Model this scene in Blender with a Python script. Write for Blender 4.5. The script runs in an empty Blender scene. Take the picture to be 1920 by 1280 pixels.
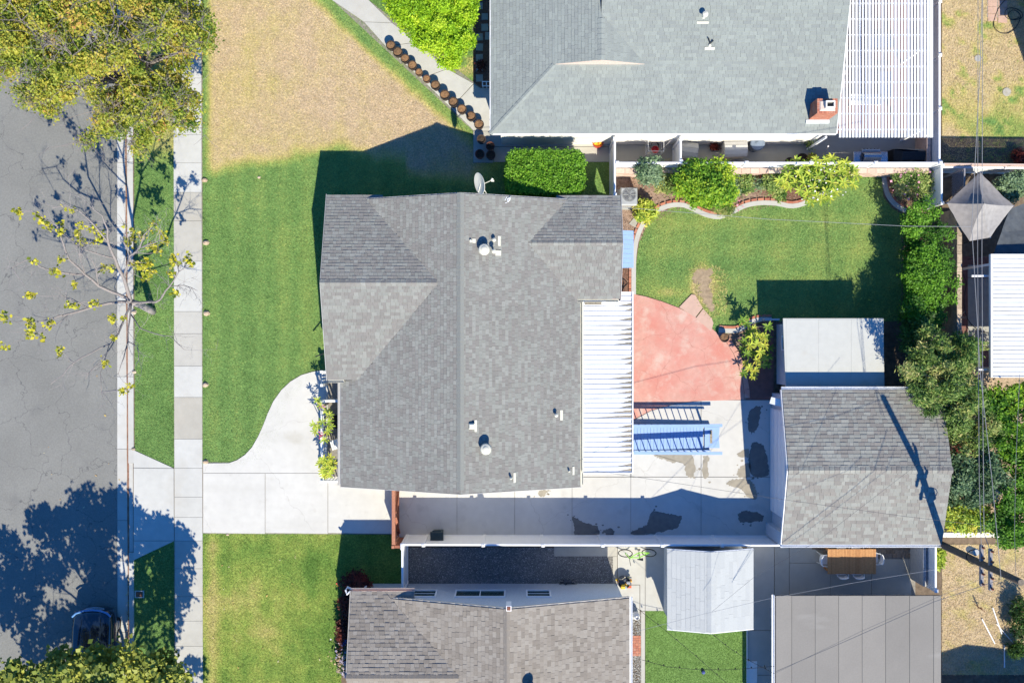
import bpy, math, random
import numpy as np
from mathutils import Vector, Matrix, Euler

random.seed(7); RNG = np.random.default_rng(7)
H = 38.0; S = 40.0
KX, KY = -0.34, 1.0            # shadow offset per metre of height

# ------------------------------------------------------------------ camera, sky, sun, exposure
scene = bpy.context.scene
C = scene.collection
cam_d = bpy.data.cameras.new('camera'); cam = bpy.data.objects.new('camera', cam_d); C.objects.link(cam)
cam.location = (0, 0, H); cam.rotation_euler = (0, 0, 0)
cam_d.sensor_width = 36; cam_d.lens = 36*H/48.0; cam_d.clip_end = 2000
scene.camera = cam
world = bpy.data.worlds.new('World'); scene.world = world; world.use_nodes = True
wn = world.node_tree.nodes; wl = world.node_tree.links; wn.clear()
sky = wn.new('ShaderNodeTexSky'); sky.sky_type = 'NISHITA'; sky.sun_disc = False
SUNV = Vector((-KX, -KY, 1.0)).normalized()
sky.sun_elevation = math.asin(SUNV.z); sky.sun_rotation = math.atan2(SUNV.x, SUNV.y)
sky.air_density = 1.5; sky.dust_density = 0.2; sky.ozone_density = 6.0
bg = wn.new('ShaderNodeBackground'); bg.inputs['Strength'].default_value = 0.060
tint = wn.new('ShaderNodeVectorMath'); tint.operation = 'MULTIPLY'; tint.inputs[1].default_value = (.34, 1.0, 1.80)   # deep blue sky of the photograph
wo = wn.new('ShaderNodeOutputWorld'); wl.new(sky.outputs[0], tint.inputs[0]); wl.new(tint.outputs[0], bg.inputs[0]); wl.new(bg.outputs[0], wo.inputs[0])
sd = bpy.data.lights.new('sun', 'SUN'); sd.energy = 5.0; sd.angle = math.radians(0.5); sd.color = (1.0, 0.925, 0.755)
so = bpy.data.objects.new('sun', sd); C.objects.link(so); so.rotation_euler = (-SUNV).to_track_quat('-Z', 'Y').to_euler()
so.location = SUNV*60
vs = scene.view_settings; vs.view_transform = 'Standard'; vs.look = 'None'; vs.gamma = 1.0; vs.exposure = 0.63
vs.use_curve_mapping = False
scene.render.engine = 'CYCLES'
scene.cycles.max_bounces = 6; scene.cycles.transparent_max_bounces = 8

# ------------------------------------------------------------------ helpers
def W(px, py, z=0.0):
    f = 1 - z/H
    return ((px-960)/S*f, (640-py)/S*f, z)
def W2(px, py, z=0.0):
    return W(px, py, z)[:2]
def P2(pts, z=0.0):
    return [W2(a, b, z) for a, b in pts]

def hashn(seed):
    return np.random.default_rng(seed).random((64, 64))
_tabs = {}
def vnoise(x, y, scale, seed=0):
    if seed not in _tabs: _tabs[seed] = hashn(seed+100)
    t = _tabs[seed]
    x = np.asarray(x, float)*scale+31.7; y = np.asarray(y, float)*scale+17.3
    xi = np.floor(x).astype(int); yi = np.floor(y).astype(int); fx = x-xi; fy = y-yi
    fx = fx*fx*(3-2*fx); fy = fy*fy*(3-2*fy)
    g = lambda a, b: t[a % 64, b % 64]
    return (g(xi, yi)*(1-fx)+g(xi+1, yi)*fx)*(1-fy)+(g(xi, yi+1)*(1-fx)+g(xi+1, yi+1)*fx)*fy
def fbm(x, y, scale, seed=0):
    return 0.55*vnoise(x, y, scale, seed)+0.3*vnoise(x, y, scale*2.1, seed+1)+0.15*vnoise(x, y, scale*4.7, seed+2)
def inpoly(x, y, poly):
    x = np.asarray(x, float); y = np.asarray(y, float); r = np.zeros(x.shape, bool); n = len(poly)
    for i in range(n):
        x1, y1 = poly[i]; x2, y2 = poly[(i+1) % n]
        if y1 == y2: continue
        c = ((y1 > y) != (y2 > y)) & (x < (x2-x1)*(y-y1)/(y2-y1)+x1)
        r ^= c
    return r

# ---- materials
MATS = {}
def mat(name, cols, rough=0.8, ns=6.0, na=0.18, bump=0.0, bs=60.0, spec=0.3, metal=0.0, trans=0.0, ns2=None, na2=0.0, coat=0.0, detail=5.0, extra=None):
    """base colour = ramp over the 'tone' of the piece (face attribute + object colour), varied by world-space noise"""
    m = bpy.data.materials.new(name); m.use_nodes = True; nt = m.node_tree; N = nt.nodes; L = nt.links; N.clear()
    out = N.new('ShaderNodeOutputMaterial'); b = N.new('ShaderNodeBsdfPrincipled'); L.new(b.outputs[0], out.inputs[0])
    geo = N.new('ShaderNodeNewGeometry')
    at = N.new('ShaderNodeAttribute'); at.attribute_name = 'tone'
    oi = N.new('ShaderNodeObjectInfo'); sp = N.new('ShaderNodeSeparateColor'); L.new(oi.outputs['Color'], sp.inputs[0])
    ad = N.new('ShaderNodeMath'); ad.operation = 'ADD'; L.new(at.outputs['Fac'], ad.inputs[0]); L.new(sp.outputs[0], ad.inputs[1])
    src = ad.outputs[0]
    rmp = N.new('ShaderNodeValToRGB'); L.new(src, rmp.inputs[0]); e = rmp.color_ramp.elements
    n = len(cols)
    if n == 1: cols = [cols[0], cols[0]]; n = 2
    stops = [(c if len(c) == 4 else (*c, i/(n-1))) for i, c in enumerate(cols)]
    e[0].position = stops[0][3]; e[0].color = (*stops[0][:3], 1); e[1].position = stops[-1][3]; e[1].color = (*stops[-1][:3], 1)
    for s_ in stops[1:-1]:
        k = e.new(s_[3]); k.color = (*s_[:3], 1)
    col = rmp.outputs[0]
    def vary(col, scale, amt, det):
        no = N.new('ShaderNodeTexNoise'); no.inputs['Scale'].default_value = scale; no.inputs['Detail'].default_value = det
        L.new(geo.outputs['Position'], no.inputs['Vector'])
        mr = N.new('ShaderNodeMapRange'); mr.inputs[1].default_value = 0.28; mr.inputs[2].default_value = 0.72
        mr.inputs[3].default_value = 1-amt; mr.inputs[4].default_value = 1+amt; L.new(no.outputs[0], mr.inputs[0])
        mx = N.new('ShaderNodeVectorMath'); mx.operation = 'SCALE'; L.new(col, mx.inputs[0]); L.new(mr.outputs[0], mx.inputs['Scale'])
        return mx.outputs[0]
    if na: col = vary(col, ns, na, detail)
    if na2: col = vary(col, ns2, na2, 3.0)
    if extra: col = extra(nt, geo, col)
    L.new(col, b.inputs['Base Color'])
    b.inputs['Roughness'].default_value = rough; b.inputs['Metallic'].default_value = metal
    b.inputs['Specular IOR Level'].default_value = spec
    if coat: b.inputs['Coat Weight'].default_value = coat; b.inputs['Coat Roughness'].default_value = 0.05
    if bump:
        no = N.new('ShaderNodeTexNoise'); no.inputs['Scale'].default_value = bs; no.inputs['Detail'].default_value = 4
        L.new(geo.outputs['Position'], no.inputs['Vector'])
        bp = N.new('ShaderNodeBump'); bp.inputs['Strength'].default_value = bump; bp.inputs['Distance'].default_value = 0.03
        L.new(no.outputs[0], bp.inputs['Height']); L.new(bp.outputs[0], b.inputs['Normal'])
    if trans:
        tr = N.new('ShaderNodeBsdfTranslucent'); L.new(col, tr.inputs[0]); ms = N.new('ShaderNodeMixShader'); ms.inputs[0].default_value = trans
        L.new(b.outputs[0], ms.inputs[1]); L.new(tr.outputs[0], ms.inputs[2]); L.new(ms.outputs[0], out.inputs[0])
    MATS[name] = m
    return m

def stain(lo, hi, scale, colr, amt=0.8, seed=0.0, det=3.0, squash=(1, 1, 1)):
    """dirt / stain mask of its own shape, mixed over the base colour"""
    def f(nt, geo, col):
        N, L = nt.nodes, nt.links
        mp = N.new('ShaderNodeMapping'); mp.inputs['Location'].default_value = (seed, seed*1.7, 0); mp.inputs['Scale'].default_value = squash
        L.new(geo.outputs['Position'], mp.inputs[0])
        no = N.new('ShaderNodeTexNoise'); no.inputs['Scale'].default_value = scale; no.inputs['Detail'].default_value = det
        L.new(mp.outputs[0], no.inputs['Vector'])
        mr = N.new('ShaderNodeMapRange'); mr.inputs[1].default_value = lo; mr.inputs[2].default_value = hi
        mr.inputs[3].default_value = 0; mr.inputs[4].default_value = amt; L.new(no.outputs[0], mr.inputs[0])
        mx = N.new('ShaderNodeMix'); mx.data_type = 'RGBA'; L.new(mr.outputs[0], mx.inputs['Factor']); L.new(col, mx.inputs['A'])
        mx.inputs['B'].default_value = (*colr, 1)
        return mx.outputs['Result']
    return f
def chain(*fs):
    def f(nt, geo, col):
        for g in fs: col = g(nt, geo, col)
        return col
    return f
def cracks(scale, width, colr, amt=0.7, seed=0.0, warp=0.6):
    def f(nt, geo, col):
        N, L = nt.nodes, nt.links
        no = N.new('ShaderNodeTexNoise'); no.inputs['Scale'].default_value = 1.3; no.inputs['Detail'].default_value = 4
        L.new(geo.outputs['Position'], no.inputs['Vector'])
        vm = N.new('ShaderNodeVectorMath'); vm.operation = 'SCALE'; vm.inputs['Scale'].default_value = warp*2; L.new(no.outputs[1], vm.inputs[0])
        va = N.new('ShaderNodeVectorMath'); va.operation = 'ADD'; L.new(geo.outputs['Position'], va.inputs[0]); L.new(vm.outputs[0], va.inputs[1])
        vb = N.new('ShaderNodeVectorMath'); vb.operation = 'ADD'; L.new(va.outputs[0], vb.inputs[0]); vb.inputs[1].default_value = (seed, seed, 0)
        vo = N.new('ShaderNodeTexVoronoi'); vo.feature = 'DISTANCE_TO_EDGE'; vo.inputs['Scale'].default_value = scale; vo.voronoi_dimensions = '2D'
        L.new(vb.outputs[0], vo.inputs['Vector'])
        mr = N.new('ShaderNodeMapRange'); mr.inputs[1].default_value = 0; mr.inputs[2].default_value = width
        mr.inputs[3].default_value = amt; mr.inputs[4].default_value = 0; L.new(vo.outputs['Distance'], mr.inputs[0])
        mx = N.new('ShaderNodeMix'); mx.data_type = 'RGBA'; L.new(mr.outputs[0], mx.inputs['Factor']); L.new(col, mx.inputs['A'])
        mx.inputs['B'].default_value = (*colr, 1)
        return mx.outputs['Result']
    return f
def speckle(scale, thr, colr, amt=0.6):
    def f(nt, geo, col):
        N, L = nt.nodes, nt.links
        vo = N.new('ShaderNodeTexVoronoi'); vo.inputs['Scale'].default_value = scale; L.new(geo.outputs['Position'], vo.inputs['Vector'])
        mr = N.new('ShaderNodeMapRange'); mr.inputs[1].default_value = thr*0.6; mr.inputs[2].default_value = thr
        mr.inputs[3].default_value = amt; mr.inputs[4].default_value = 0; L.new(vo.outputs['Distance'], mr.inputs[0])
        mx = N.new('ShaderNodeMix'); mx.data_type = 'RGBA'; L.new(mr.outputs[0], mx.inputs['Factor']); L.new(col, mx.inputs['A'])
        mx.inputs['B'].default_value = (*colr, 1)
        return mx.outputs['Result']
    return f

# ground materials
mat('asphalt', [(.212, .212, .198)], .95, 14, .12, .5, 120, ns2=.35, na2=.10,
    extra=chain(speckle(22, .16, (.26, .26, .25), .5), cracks(.42, .010, (.06, .06, .065), .65, 3.1, .8), stain(.6, .75, .9, (.15, .15, .148), .4, 4)))
CONCMIX = chain(stain(.55, .8, .7, (.40, .36, .29), .35, 2.0), speckle(30, .1, (.34, .32, .28), .35))
mat('concrete', [(.49, .49, .465), (.43, .42, .385), (.385, .365, .315)], .9, 3, .05, .15, 90, ns2=.6, na2=.05, extra=CONCMIX)
mat('driveway_concrete', [(.54, .53, .495), (.42, .39, .33)], .9, 3, .04, .1, 90, ns2=.5, na2=.05,
    extra=chain(stain(.50, .75, .9, (.43, .42, .38), .4, 7.0, 5.0, (.12, 1.3, 1)), stain(.60, .72, .6, (.39, .36, .29), .5, 9.3, 6.0), stain(.62, .75, 2.4, (.38, .36, .32), .3, 3.3, 8.0), cracks(.18, .003, (.32, .30, .27), .5, 1.4, .5)))
mat('yard_concrete', [(.52, .51, .475), (.36, .33, .27)], .9, 3, .04, .1, 90, ns2=.5, na2=.05, extra=chain(stain(.60, .74, 1.0, (.33, .32, .29), .45, 12.0, 8), cracks(.22, .004, (.30, .28, .25), .5, 4.4, .5)))
mat('joint', [(.24, .22, .19)], .95, 8, .2)
mat('wet_stain', [(.30, .27, .215)], .85, 4, .12)
mat('dark_stain', [(.165, .158, .145)], .7, 4, .15)
mat('rust_kerb', [(.27, .15, .10)], .9, 5, .35, .2, 60, ns2=1.5, na2=.2)
mat('soil', [(.16, .12, .085)], 1, 5, .3, .6, 60, ns2=.6, na2=.2)
mat('bare_soil', [(.33, .25, .165)], 1, 7, .22, .6, 60, ns2=1.5, na2=.12)
mat('mulch', [(.19, .10, .07), (.34, .24, .18), (.13, .08, .055)], 1, 12, .3, .8, 60)
mat('lawn', [(.05, .12, .03, 0), (.15, .26, .075, .28), (.27, .33, .09, .5), (.46, .39, .16, .7), (.47, .365, .24, 1)], 1, 13, .26, .8, 60, spec=.1, ns2=2.6, na2=.09)
mat('grass', [(.07, .16, .04, 0), (.215, .36, .115, .28), (.37, .45, .13, .5), (.60, .51, .20, .7), (.64, .50, .33, 1)], .8, 13, .26, spec=.12, trans=.2, ns2=2.6, na2=.08)
mat('grass_lush', [(.08, .18, .03, 0), (.18, .31, .07, .28), (.33, .42, .10, .5), (.50, .48, .15, .72), (.60, .50, .26, 1)], .8, 13, .34, spec=.12, trans=.2, ns2=2.6, na2=.10)
mat('lawn_lush', [(.06, .13, .03, 0), (.14, .24, .05, .28), (.25, .32, .07, .5), (.38, .36, .12, .72), (.46, .38, .17, 1)], 1, 13, .34, .8, 60, spec=.1, ns2=2.6, na2=.10)
mat('turf_blade', [(.12, .23, .05), (.20, .34, .08)], .8, 9, .1, spec=.15, trans=.2)
mat('gravel', [(.12, .115, .105), (.20, .19, .175), (.33, .32, .30), (.6, .6, .57)], .9, 20, .2)
mat('red_patio', [(.53, .29, .235)], .85, 5, .07, .1, 40, ns2=.4, na2=.05,
    extra=chain(stain(.44, .70, .8, (.52, .20, .155), .8, 5.0, 12.0), stain(.50, .66, 2.0, (.53, .21, .17), .5, 25.0, 10.0), stain(.54, .70, 1.6, (.55, .42, .35), .75, 1.0, 10.0), cracks(1.7, .03, (.52, .21, .165), .30, 15.7, 1.4), cracks(.9, .035, (.56, .38, .32), .35, 11.7, 1.6), cracks(.6, .008, (.32, .12, .09), .6, 7.7, .35), cracks(1.0, .012, (.50, .19, .15), .45, 2.7, .9)))
mat('pink_stone', [(.50, .34, .27)], .9, 5, .06, .1, 60)
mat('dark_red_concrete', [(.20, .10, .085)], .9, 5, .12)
mat('paver', [(.16, .12, .09), (.25, .19, .14), (.20, .17, .15)], .9, 12, .2, .3, 50)
mat('stepping_stone', [(.34, .34, .32), (.38, .36, .31)], .9, 5, .1, .2, 60)
mat('brick', [(.42, .16, .10), (.50, .21, .13), (.38, .13, .085), (.46, .24, .17)], .9, 14, .12, .2, 60)
mat('mortar', [(.42, .38, .32)], .95, 10, .1)
mat('bush_stone', [(.40, .30, .20), (.50, .40, .30), (.30, .24, .18)], .95, 10, .25, .5, 20)
# building materials
SH = dict(rough=.92, ns=40, na=.10, bump=.3, bs=160, spec=.2, ns2=.5, na2=.035)
mat('shingle_grey', [(.205, .199, .184), (.230, .219, .204), (.240, .245, .224), (.278, .280, .258)], **SH)
mat('shingle_pale', [(.235, .256, .246), (.252, .274, .258), (.262, .288, .27), (.285, .312, .29)], **SH)
mat('shingle_tan', [(.215, .19, .162), (.252, .224, .192), (.28, .252, .218), (.305, .278, .242)], **SH)
mat('shingle_garage', [(.21, .20, .185), (.242, .228, .208), (.255, .258, .235), (.295, .295, .268)], **SH)
mat('shingle_white', [(.41, .425, .42), (.45, .465, .455)], rough=.9, ns=20, na=.05, bump=.15, bs=90)
mat('roof_edge', [(.10, .10, .10)], .9)
mat('white_paint', [(.78, .78, .78), (.70, .68, .63), (.55, .50, .43)], .5, 5, .03, spec=.4, ns2=1.0, na2=.02)
mat('white_vinyl', [(.80, .81, .82), (.72, .72, .70)], .4, 3, .03, spec=.4)
mat('stucco_white', [(.74, .72, .67)], .95, 20, .06, .4, 40)
mat('stucco_blue', [(.48, .53, .58)], .95, 26, .14, .7, 30)
mat('stucco_pink', [(.56, .42, .35), (.50, .36, .29), (.60, .49, .42)], .95, 12, .08, .3, 40)
mat('stucco_grey', [(.42, .42, .42)], .95, 12, .08, .3, 40)
mat('roll_roof', [(.232, .218, .198), (.247, .233, .212), (.22, .208, .19)], .95, 18, .05, .2, 80, ns2=.5, na2=.05,
    extra=chain(stain(.62, .70, .8, (.33, .32, .30), .45, 3, 4, (.25, 1, 1)), speckle(25, .12, (.3, .29, .27), .3)))
mat('flat_white_roof', [(.46, .465, .435)], .9, 4, .04, .1, 60, extra=chain(stain(.60, .75, .8, (.42, .36, .28), .5, 6.6, 6)))
mat('pan_white', [(.72, .73, .73)], .45, 4, .04, spec=.4,
    extra=chain(stain(.56, .70, 2.2, (.42, .40, .33), .6, 8.0, 6, (.25, 2.5, 1))))
mat('pan_dirt', [(.30, .26, .20), (.17, .155, .12)], .9, 16, .3)
mat('metal_white', [(.62, .60, .50), (.58, .58, .56)], .4, 5, .04, spec=.5)
mat('metal_grey', [(.42, .43, .42), (.26, .27, .27), (.10, .10, .11)], .45, 5, .08, metal=.2)
mat('steel', [(.45, .47, .5)], .25, 5, .05, metal=.9)
mat('light_blue_paint', [(.27, .40, .64), (.31, .44, .67)], .6, 4, .05)
mat('blue_paint', [(.10, .25, .52)], .6, 4, .05)
mat('gate_wood', [(.33, .13, .08), (.26, .10, .06), (.40, .18, .11)], .8, 18, .25)
mat('teak', [(.42, .20, .075), (.47, .24, .095), (.35, .16, .06)], .6, 14, .15)
mat('pole_wood', [(.12, .095, .075), (.18, .15, .12)], .9, 12, .3, .5, 30)
mat('arm_wood', [(.24, .23, .24)], .9, 12, .2)
mat('black_plastic', [(.02, .022, .025)], .5, 5, .1)
mat('bin_green', [(.028, .045, .045)], .5, 5, .1)
mat('bin_blue', [(.16, .20, .26)], .45, 5, .1)
mat('box_plastic', [(.34, .34, .34), (.50, .48, .45), (.22, .21, .23)], .6, 5, .06)
mat('grill_cover', [(.02, .025, .03), (.30, .28, .25)], .8, 10, .2)
mat('pot_clay', [(.035, .028, .025), (.09, .055, .04), (.15, .055, .035)], .7, 10, .2)
mat('pot_soil', [(.30, .17, .085), (.16, .10, .06), (.045, .035, .028)], 1, 30, .35, .6, 60)
mat('red_plastic', [(.45, .03, .03)], .4, 5, .05)
mat('toy', [(.65, .03, .03), (.75, .35, .03), (.75, .6, .05), (.04, .22, .28), (.6, .6, .62), (.02, .03, .05)], .5, 5, .05)
mat('lime_metal', [(.30, .65, .08)], .4, 5, .05)
mat('rubber', [(.02, .02, .02)], .8, 5, .1)
mat('wire', [(.10, .10, .11), (.30, .30, .31)], .6, 5, .05)
mat('canopy_cloth', [(.19, .175, .17), (.27, .25, .235), (.33, .32, .31)], .9, 5, .14, .3, 6)
mat('tarp', [(.075, .085, .095)], .7, 4, .2, .3, 5)
mat('car_paint', [(.008, .015, .03)], .18, 3, .05, spec=.6, coat=1.0)
mat('car_glass', [(.012, .02, .03)], .06, 3, .05, spec=.8, coat=1.0)
mat('window_glass', [(.02, .045, .04)], .05, 3, .05, spec=.8)
mat('headlight', [(.55, .6, .65)], .1, 3, .05, spec=.8)
mat('rust', [(.20, .08, .05)], .9, 12, .3)
mat('netting', [(.33, .29, .24)], .9, 12, .2)
mat('yellow_leaf_litter', [(.55, .42, .12), (.35, .2, .08), (.6, .55, .35)], .8, 8, .1)
# plants
LF = dict(rough=.55, ns=1.5, na=.10, spec=.3, trans=.3)
mat('leaf_autumn', [(.05, .13, .02), (.16, .24, .03), (.33, .38, .05), (.48, .44, .06), (.52, .38, .08), (.50, .20, .10)], **LF)
mat('leaf_yellow', [(.13, .20, .03), (.32, .36, .03), (.58, .54, .04), (.68, .56, .06)], **LF)
mat('leaf_maple', [(.05, .09, .015), (.15, .20, .03), (.32, .36, .07), (.50, .50, .09)], **LF)
mat('leaf_lime', [(.12, .28, .01), (.34, .56, .02), (.55, .68, .04)], **LF)
mat('leaf_hedge', [(.04, .13, .01), (.14, .33, .02), (.30, .52, .05)], **LF)
mat('leaf_bluegreen', [(.06, .12, .05), (.16, .26, .13), (.30, .40, .22)], **LF)
mat('leaf_bright', [(.04, .13, .01), (.15, .33, .02), (.34, .50, .03), (.55, .60, .05)], **LF)
mat('leaf_olive', [(.035, .085, .02), (.13, .24, .045), (.32, .40, .11), (.50, .46, .18)], **LF)
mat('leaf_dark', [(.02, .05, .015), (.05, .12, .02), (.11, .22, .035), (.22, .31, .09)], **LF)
mat('leaf_plumeria', [(.10, .22, .03), (.28, .42, .05), (.50, .57, .07), (.62, .56, .08)], **LF)
mat('leaf_red', [(.05, .02, .015), (.14, .03, .02), (.30, .05, .03)], **LF)
mat('flower_pink', [(.65, .12, .18), (.7, .35, .45)], .6, 5, .1, trans=.2)
mat('flower_mix', [(.04, .08, .30), (.62, .55, .66), (.55, .42, .25), (.45, .30, .22), (.12, .13, .10)], .7, 5, .1, trans=.2)
mat('bark', [(.20, .16, .14), (.30, .27, .26), (.12, .09, .08)], .9, 20, .2, .5, 40)
mat('bark_pale', [(.33, .30, .29), (.16, .13, .13)], .9, 14, .2, .3, 40)

# ---- object creation
WLOC = {}
def link(o, parent=None, tone=0.0):
    o.color = (tone, tone, tone, 1)
    C.objects.link(o)
    if parent: o.parent = parent
    return o
def tag(o, label=None, cat=None, group=None, kind=None):
    if label: o['label'] = label
    if cat: o['category'] = cat
    if group: o['group'] = group
    if kind: o['kind'] = kind
    return o
def thing(name, label, cat, loc, rz=0.0, group=None):
    o = bpy.data.objects.new(name, None); o.empty_display_size = 0.3
    o.location = loc; o.rotation_euler = (0, 0, rz); link(o); tag(o, label, cat, group)
    WLOC[o] = Vector(loc)
    return o
def rawmesh(name, V, F, m=None, tones=None, smooth=False):
    """V (N,3) array, F (M,k) array of equal-length faces"""
    V = np.asarray(V, np.float32); F = np.asarray(F, np.int32)
    me = bpy.data.meshes.new(name); me.vertices.add(len(V)); me.vertices.foreach_set('co', V.ravel())
    k = F.shape[1]; me.loops.add(F.size); me.loops.foreach_set('vertex_index', F.ravel())
    me.polygons.add(len(F)); me.polygons.foreach_set('loop_start', np.arange(0, F.size, k, dtype=np.int32))
    if smooth: me.polygons.foreach_set('use_smooth', np.ones(len(F), bool))
    me.update(calc_edges=True)
    if tones is not None:
        a = me.attributes.new('tone', 'FLOAT', 'FACE'); a.data.foreach_set('value', np.asarray(tones, np.float32))
    if m: me.materials.append(MATS[m])
    return me
def obj(name, me, parent=None, world=True, tone=0.0, loc=None):
    o = bpy.data.objects.new(name, me); link(o, parent, tone)
    if parent is not None and world: 
        o.location = -WLOC[parent] if parent in WLOC else (0, 0, 0)
        WLOC[o] = Vector((0, 0, 0))          # its own frame is the world frame
    elif parent is None:
        WLOC[o] = Vector((0, 0, 0))
        if loc is not None: o.location = loc
    return o

class MB:
    def __init__(s): s.v = []; s.f = []; s.t = []
    def add(s, vs, fs, tone=0.0):
        n = len(s.v); s.v.extend([tuple(v) for v in vs]); s.f.extend([tuple(n+i for i in f) for f in fs]); s.t.extend([tone]*len(fs))
    def box(s, x0, x1, y0, y1, z0, z1, tone=0.0):
        s.add([(x0, y0, z0), (x1, y0, z0), (x1, y1, z0), (x0, y1, z0), (x0, y0, z1), (x1, y0, z1), (x1, y1, z1), (x0, y1, z1)],
              [(0, 3, 2, 1), (4, 5, 6, 7), (0, 1, 5, 4), (1, 2, 6, 5), (2, 3, 7, 6), (3, 0, 4, 7)], tone)
    def bevbox(s, x0, x1, y0, y1, z0, z1, b=0.03, tone=0.0):
        """box with a chamfered top edge"""
        s.add([(x0, y0, z0), (x1, y0, z0), (x1, y1, z0), (x0, y1, z0), (x0, y0, z1-b), (x1, y0, z1-b), (x1, y1, z1-b), (x0, y1, z1-b),
               (x0+b, y0+b, z1), (x1-b, y0+b, z1), (x1-b, y1-b, z1), (x0+b, y1-b, z1)],
              [(0, 3, 2, 1), (8, 9, 10, 11), (0, 1, 5, 4), (1, 2, 6, 5), (2, 3, 7, 6), (3, 0, 4, 7), (4, 5, 9, 8), (5, 6, 10, 9), (6, 7, 11, 10), (7, 4, 8, 11)], tone)
    def beam(s, a, b, w, h, tone=0.0, up=(0, 0, 1)):
        a = Vector(a); b = Vector(b); d = (b-a).normalized(); u = Vector(up)
        if abs(d.dot(u)) > .98: u = Vector((1, 0, 0))
        r = d.cross(u).normalized()*w/2; q = r.cross(d).normalized()*h/2
        vs = [a-r-q, a+r-q, a+r+q, a-r+q, b-r-q, b+r-q, b+r+q, b-r+q]
        s.add(vs, [(0, 3, 2, 1)[::-1], (4, 5, 6, 7)[::-1], (0, 1, 5, 4)[::-1], (1, 2, 6, 5)[::-1], (2, 3, 7, 6)[::-1], (3, 0, 4, 7)[::-1]], tone)
    def tube(s, pts, rad, n=6, tone=0.0, closed=False):
        pts = [Vector(p) for p in pts]
        if not hasattr(rad, '__len__'): rad = [rad]*len(pts)
        vs = []; fs = []; ref = Vector((0.13, 0.27, 1)).normalized()
        m = len(pts)
        for i, p in enumerate(pts):
            d = (pts[(i+1) % m if closed else min(i+1, m-1)]-pts[(i-1) % m if closed else max(i-1, 0)])
            if d.length < 1e-6: d = Vector((0, 0, 1))
            d.normalize(); u = ref if abs(d.dot(ref)) < .95 else Vector((1, 0, 0))
            a = d.cross(u).normalized(); b = d.cross(a)
            for k in range(n):
                t = 2*math.pi*k/n; vs.append(p+a*math.cos(t)*rad[i]+b*math.sin(t)*rad[i])
        for i in range(m if closed else m-1):
            for k in range(n):
                j = (i+1) % m
                fs.append((i*n+k, i*n+(k+1) % n, j*n+(k+1) % n, j*n+k))
        if not closed: fs.append(tuple(range(n))[::-1]); fs.append(tuple((m-1)*n+k for k in range(n)))
        s.add(vs, fs, tone)
    def prism(s, poly, z0, z1, tone=0.0, bottom=False):
        n = len(poly)
        ar = sum(poly[i][0]*poly[(i+1) % n][1]-poly[(i+1) % n][0]*poly[i][1] for i in range(n))
        if ar < 0: poly = poly[::-1]
        vs = [(x, y, z0) for x, y in poly]+[(x, y, z1) for x, y in poly]
        fs = [tuple(range(n, 2*n))]+[(i, (i+1) % n, n+(i+1) % n, n+i) for i in range(n)]
        if bottom: fs.append(tuple(range(n))[::-1])
        s.add(vs, fs, tone)
    def lathe(s, prof, cx=0, cy=0, n=20, tone=0.0, cap=True):
        vs = []; fs = []; m = len(prof)
        for r, z in prof:
            for k in range(n): t = 2*math.pi*k/n; vs.append((cx+r*math.cos(t), cy+r*math.sin(t), z))
        for i in range(m-1):
            for k in range(n): fs.append((i*n+k, i*n+(k+1) % n, (i+1)*n+(k+1) % n, (i+1)*n+k))
        if cap: fs.append(tuple((m-1)*n+k for k in range(n))); fs.append(tuple(range(n))[::-1])
        s.add(vs, fs, tone)
    def mesh(s, name, m, smooth=False):
        me = bpy.data.meshes.new(name); me.from_pydata(s.v, [], s.f)
        a = me.attributes.new('tone', 'FLOAT', 'FACE'); a.data.foreach_set('value', np.asarray(s.t, np.float32))
        me.materials.append(MATS[m])
        if smooth: me.polygons.foreach_set('use_smooth', np.ones(len(me.polygons), bool))
        me.update(); return me
    def build(s, name, m, parent=None, smooth=False, world=True, tone=0.0):
        return obj(name, s.mesh(name, m, smooth), parent, world, tone)

def struct(name, o): o.name = name; o['kind'] = 'structure'; return o

def piece(name, me, parent, loc, rz=0.0, scale=(1, 1, 1), tone=0.0, rot=None):
    """one pickable piece sharing mesh data; loc in world metres"""
    o = bpy.data.objects.new(name, me); link(o, parent, tone)
    o.location = Vector(loc)-WLOC.get(parent, Vector((0, 0, 0))); o.scale = scale
    o.rotation_euler = rot if rot is not None else (0, 0, rz)
    return o
def ubox(name, m, b=0.06):
    q = MB(); q.bevbox(-.5, .5, -.5, .5, 0, 1, b); return q.mesh(name, m)

# sheets with a gridded interior so the ground can carry broad variation
import bmesh
def sheet(name, poly, z, m, cell=.35, tonef=None, kind='structure', parent=None):
    bm = bmesh.new(); vs = [bm.verts.new((x, y, z)) for x, y in poly]; f = bm.faces.new(vs)
    f.normal_update()
    if f.normal.z < 0: f.normal_flip()
    xs = [p[0] for p in poly]; ys = [p[1] for p in poly]
    if tonef is not None:
        for ax, lo, hi in ((0, min(xs), max(xs)), (1, min(ys), max(ys))):
            t = lo+cell
            while t < hi:
                co = (t, 0, 0) if ax == 0 else (0, t, 0); no = (1, 0, 0) if ax == 0 else (0, 1, 0)
                bmesh.ops.bisect_plane(bm, geom=bm.verts[:]+bm.edges[:]+bm.faces[:], plane_co=co, plane_no=no); t += cell
    me = bpy.data.meshes.new(name); bm.to_mesh(me); bm.free(); me.materials.append(MATS[m])
    if tonef is not None:
        n = len(me.vertices); co = np.empty(n*3); me.vertices.foreach_get('co', co); co = co.reshape(-1, 3)
        a = me.attributes.new('tone', 'FLOAT', 'POINT'); a.data.foreach_set('value', np.clip(tonef(co[:, 0], co[:, 1]), 0, 1).astype(np.float32))
    o = obj(name, me, parent)
    if kind: o['kind'] = kind
    return o
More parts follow.
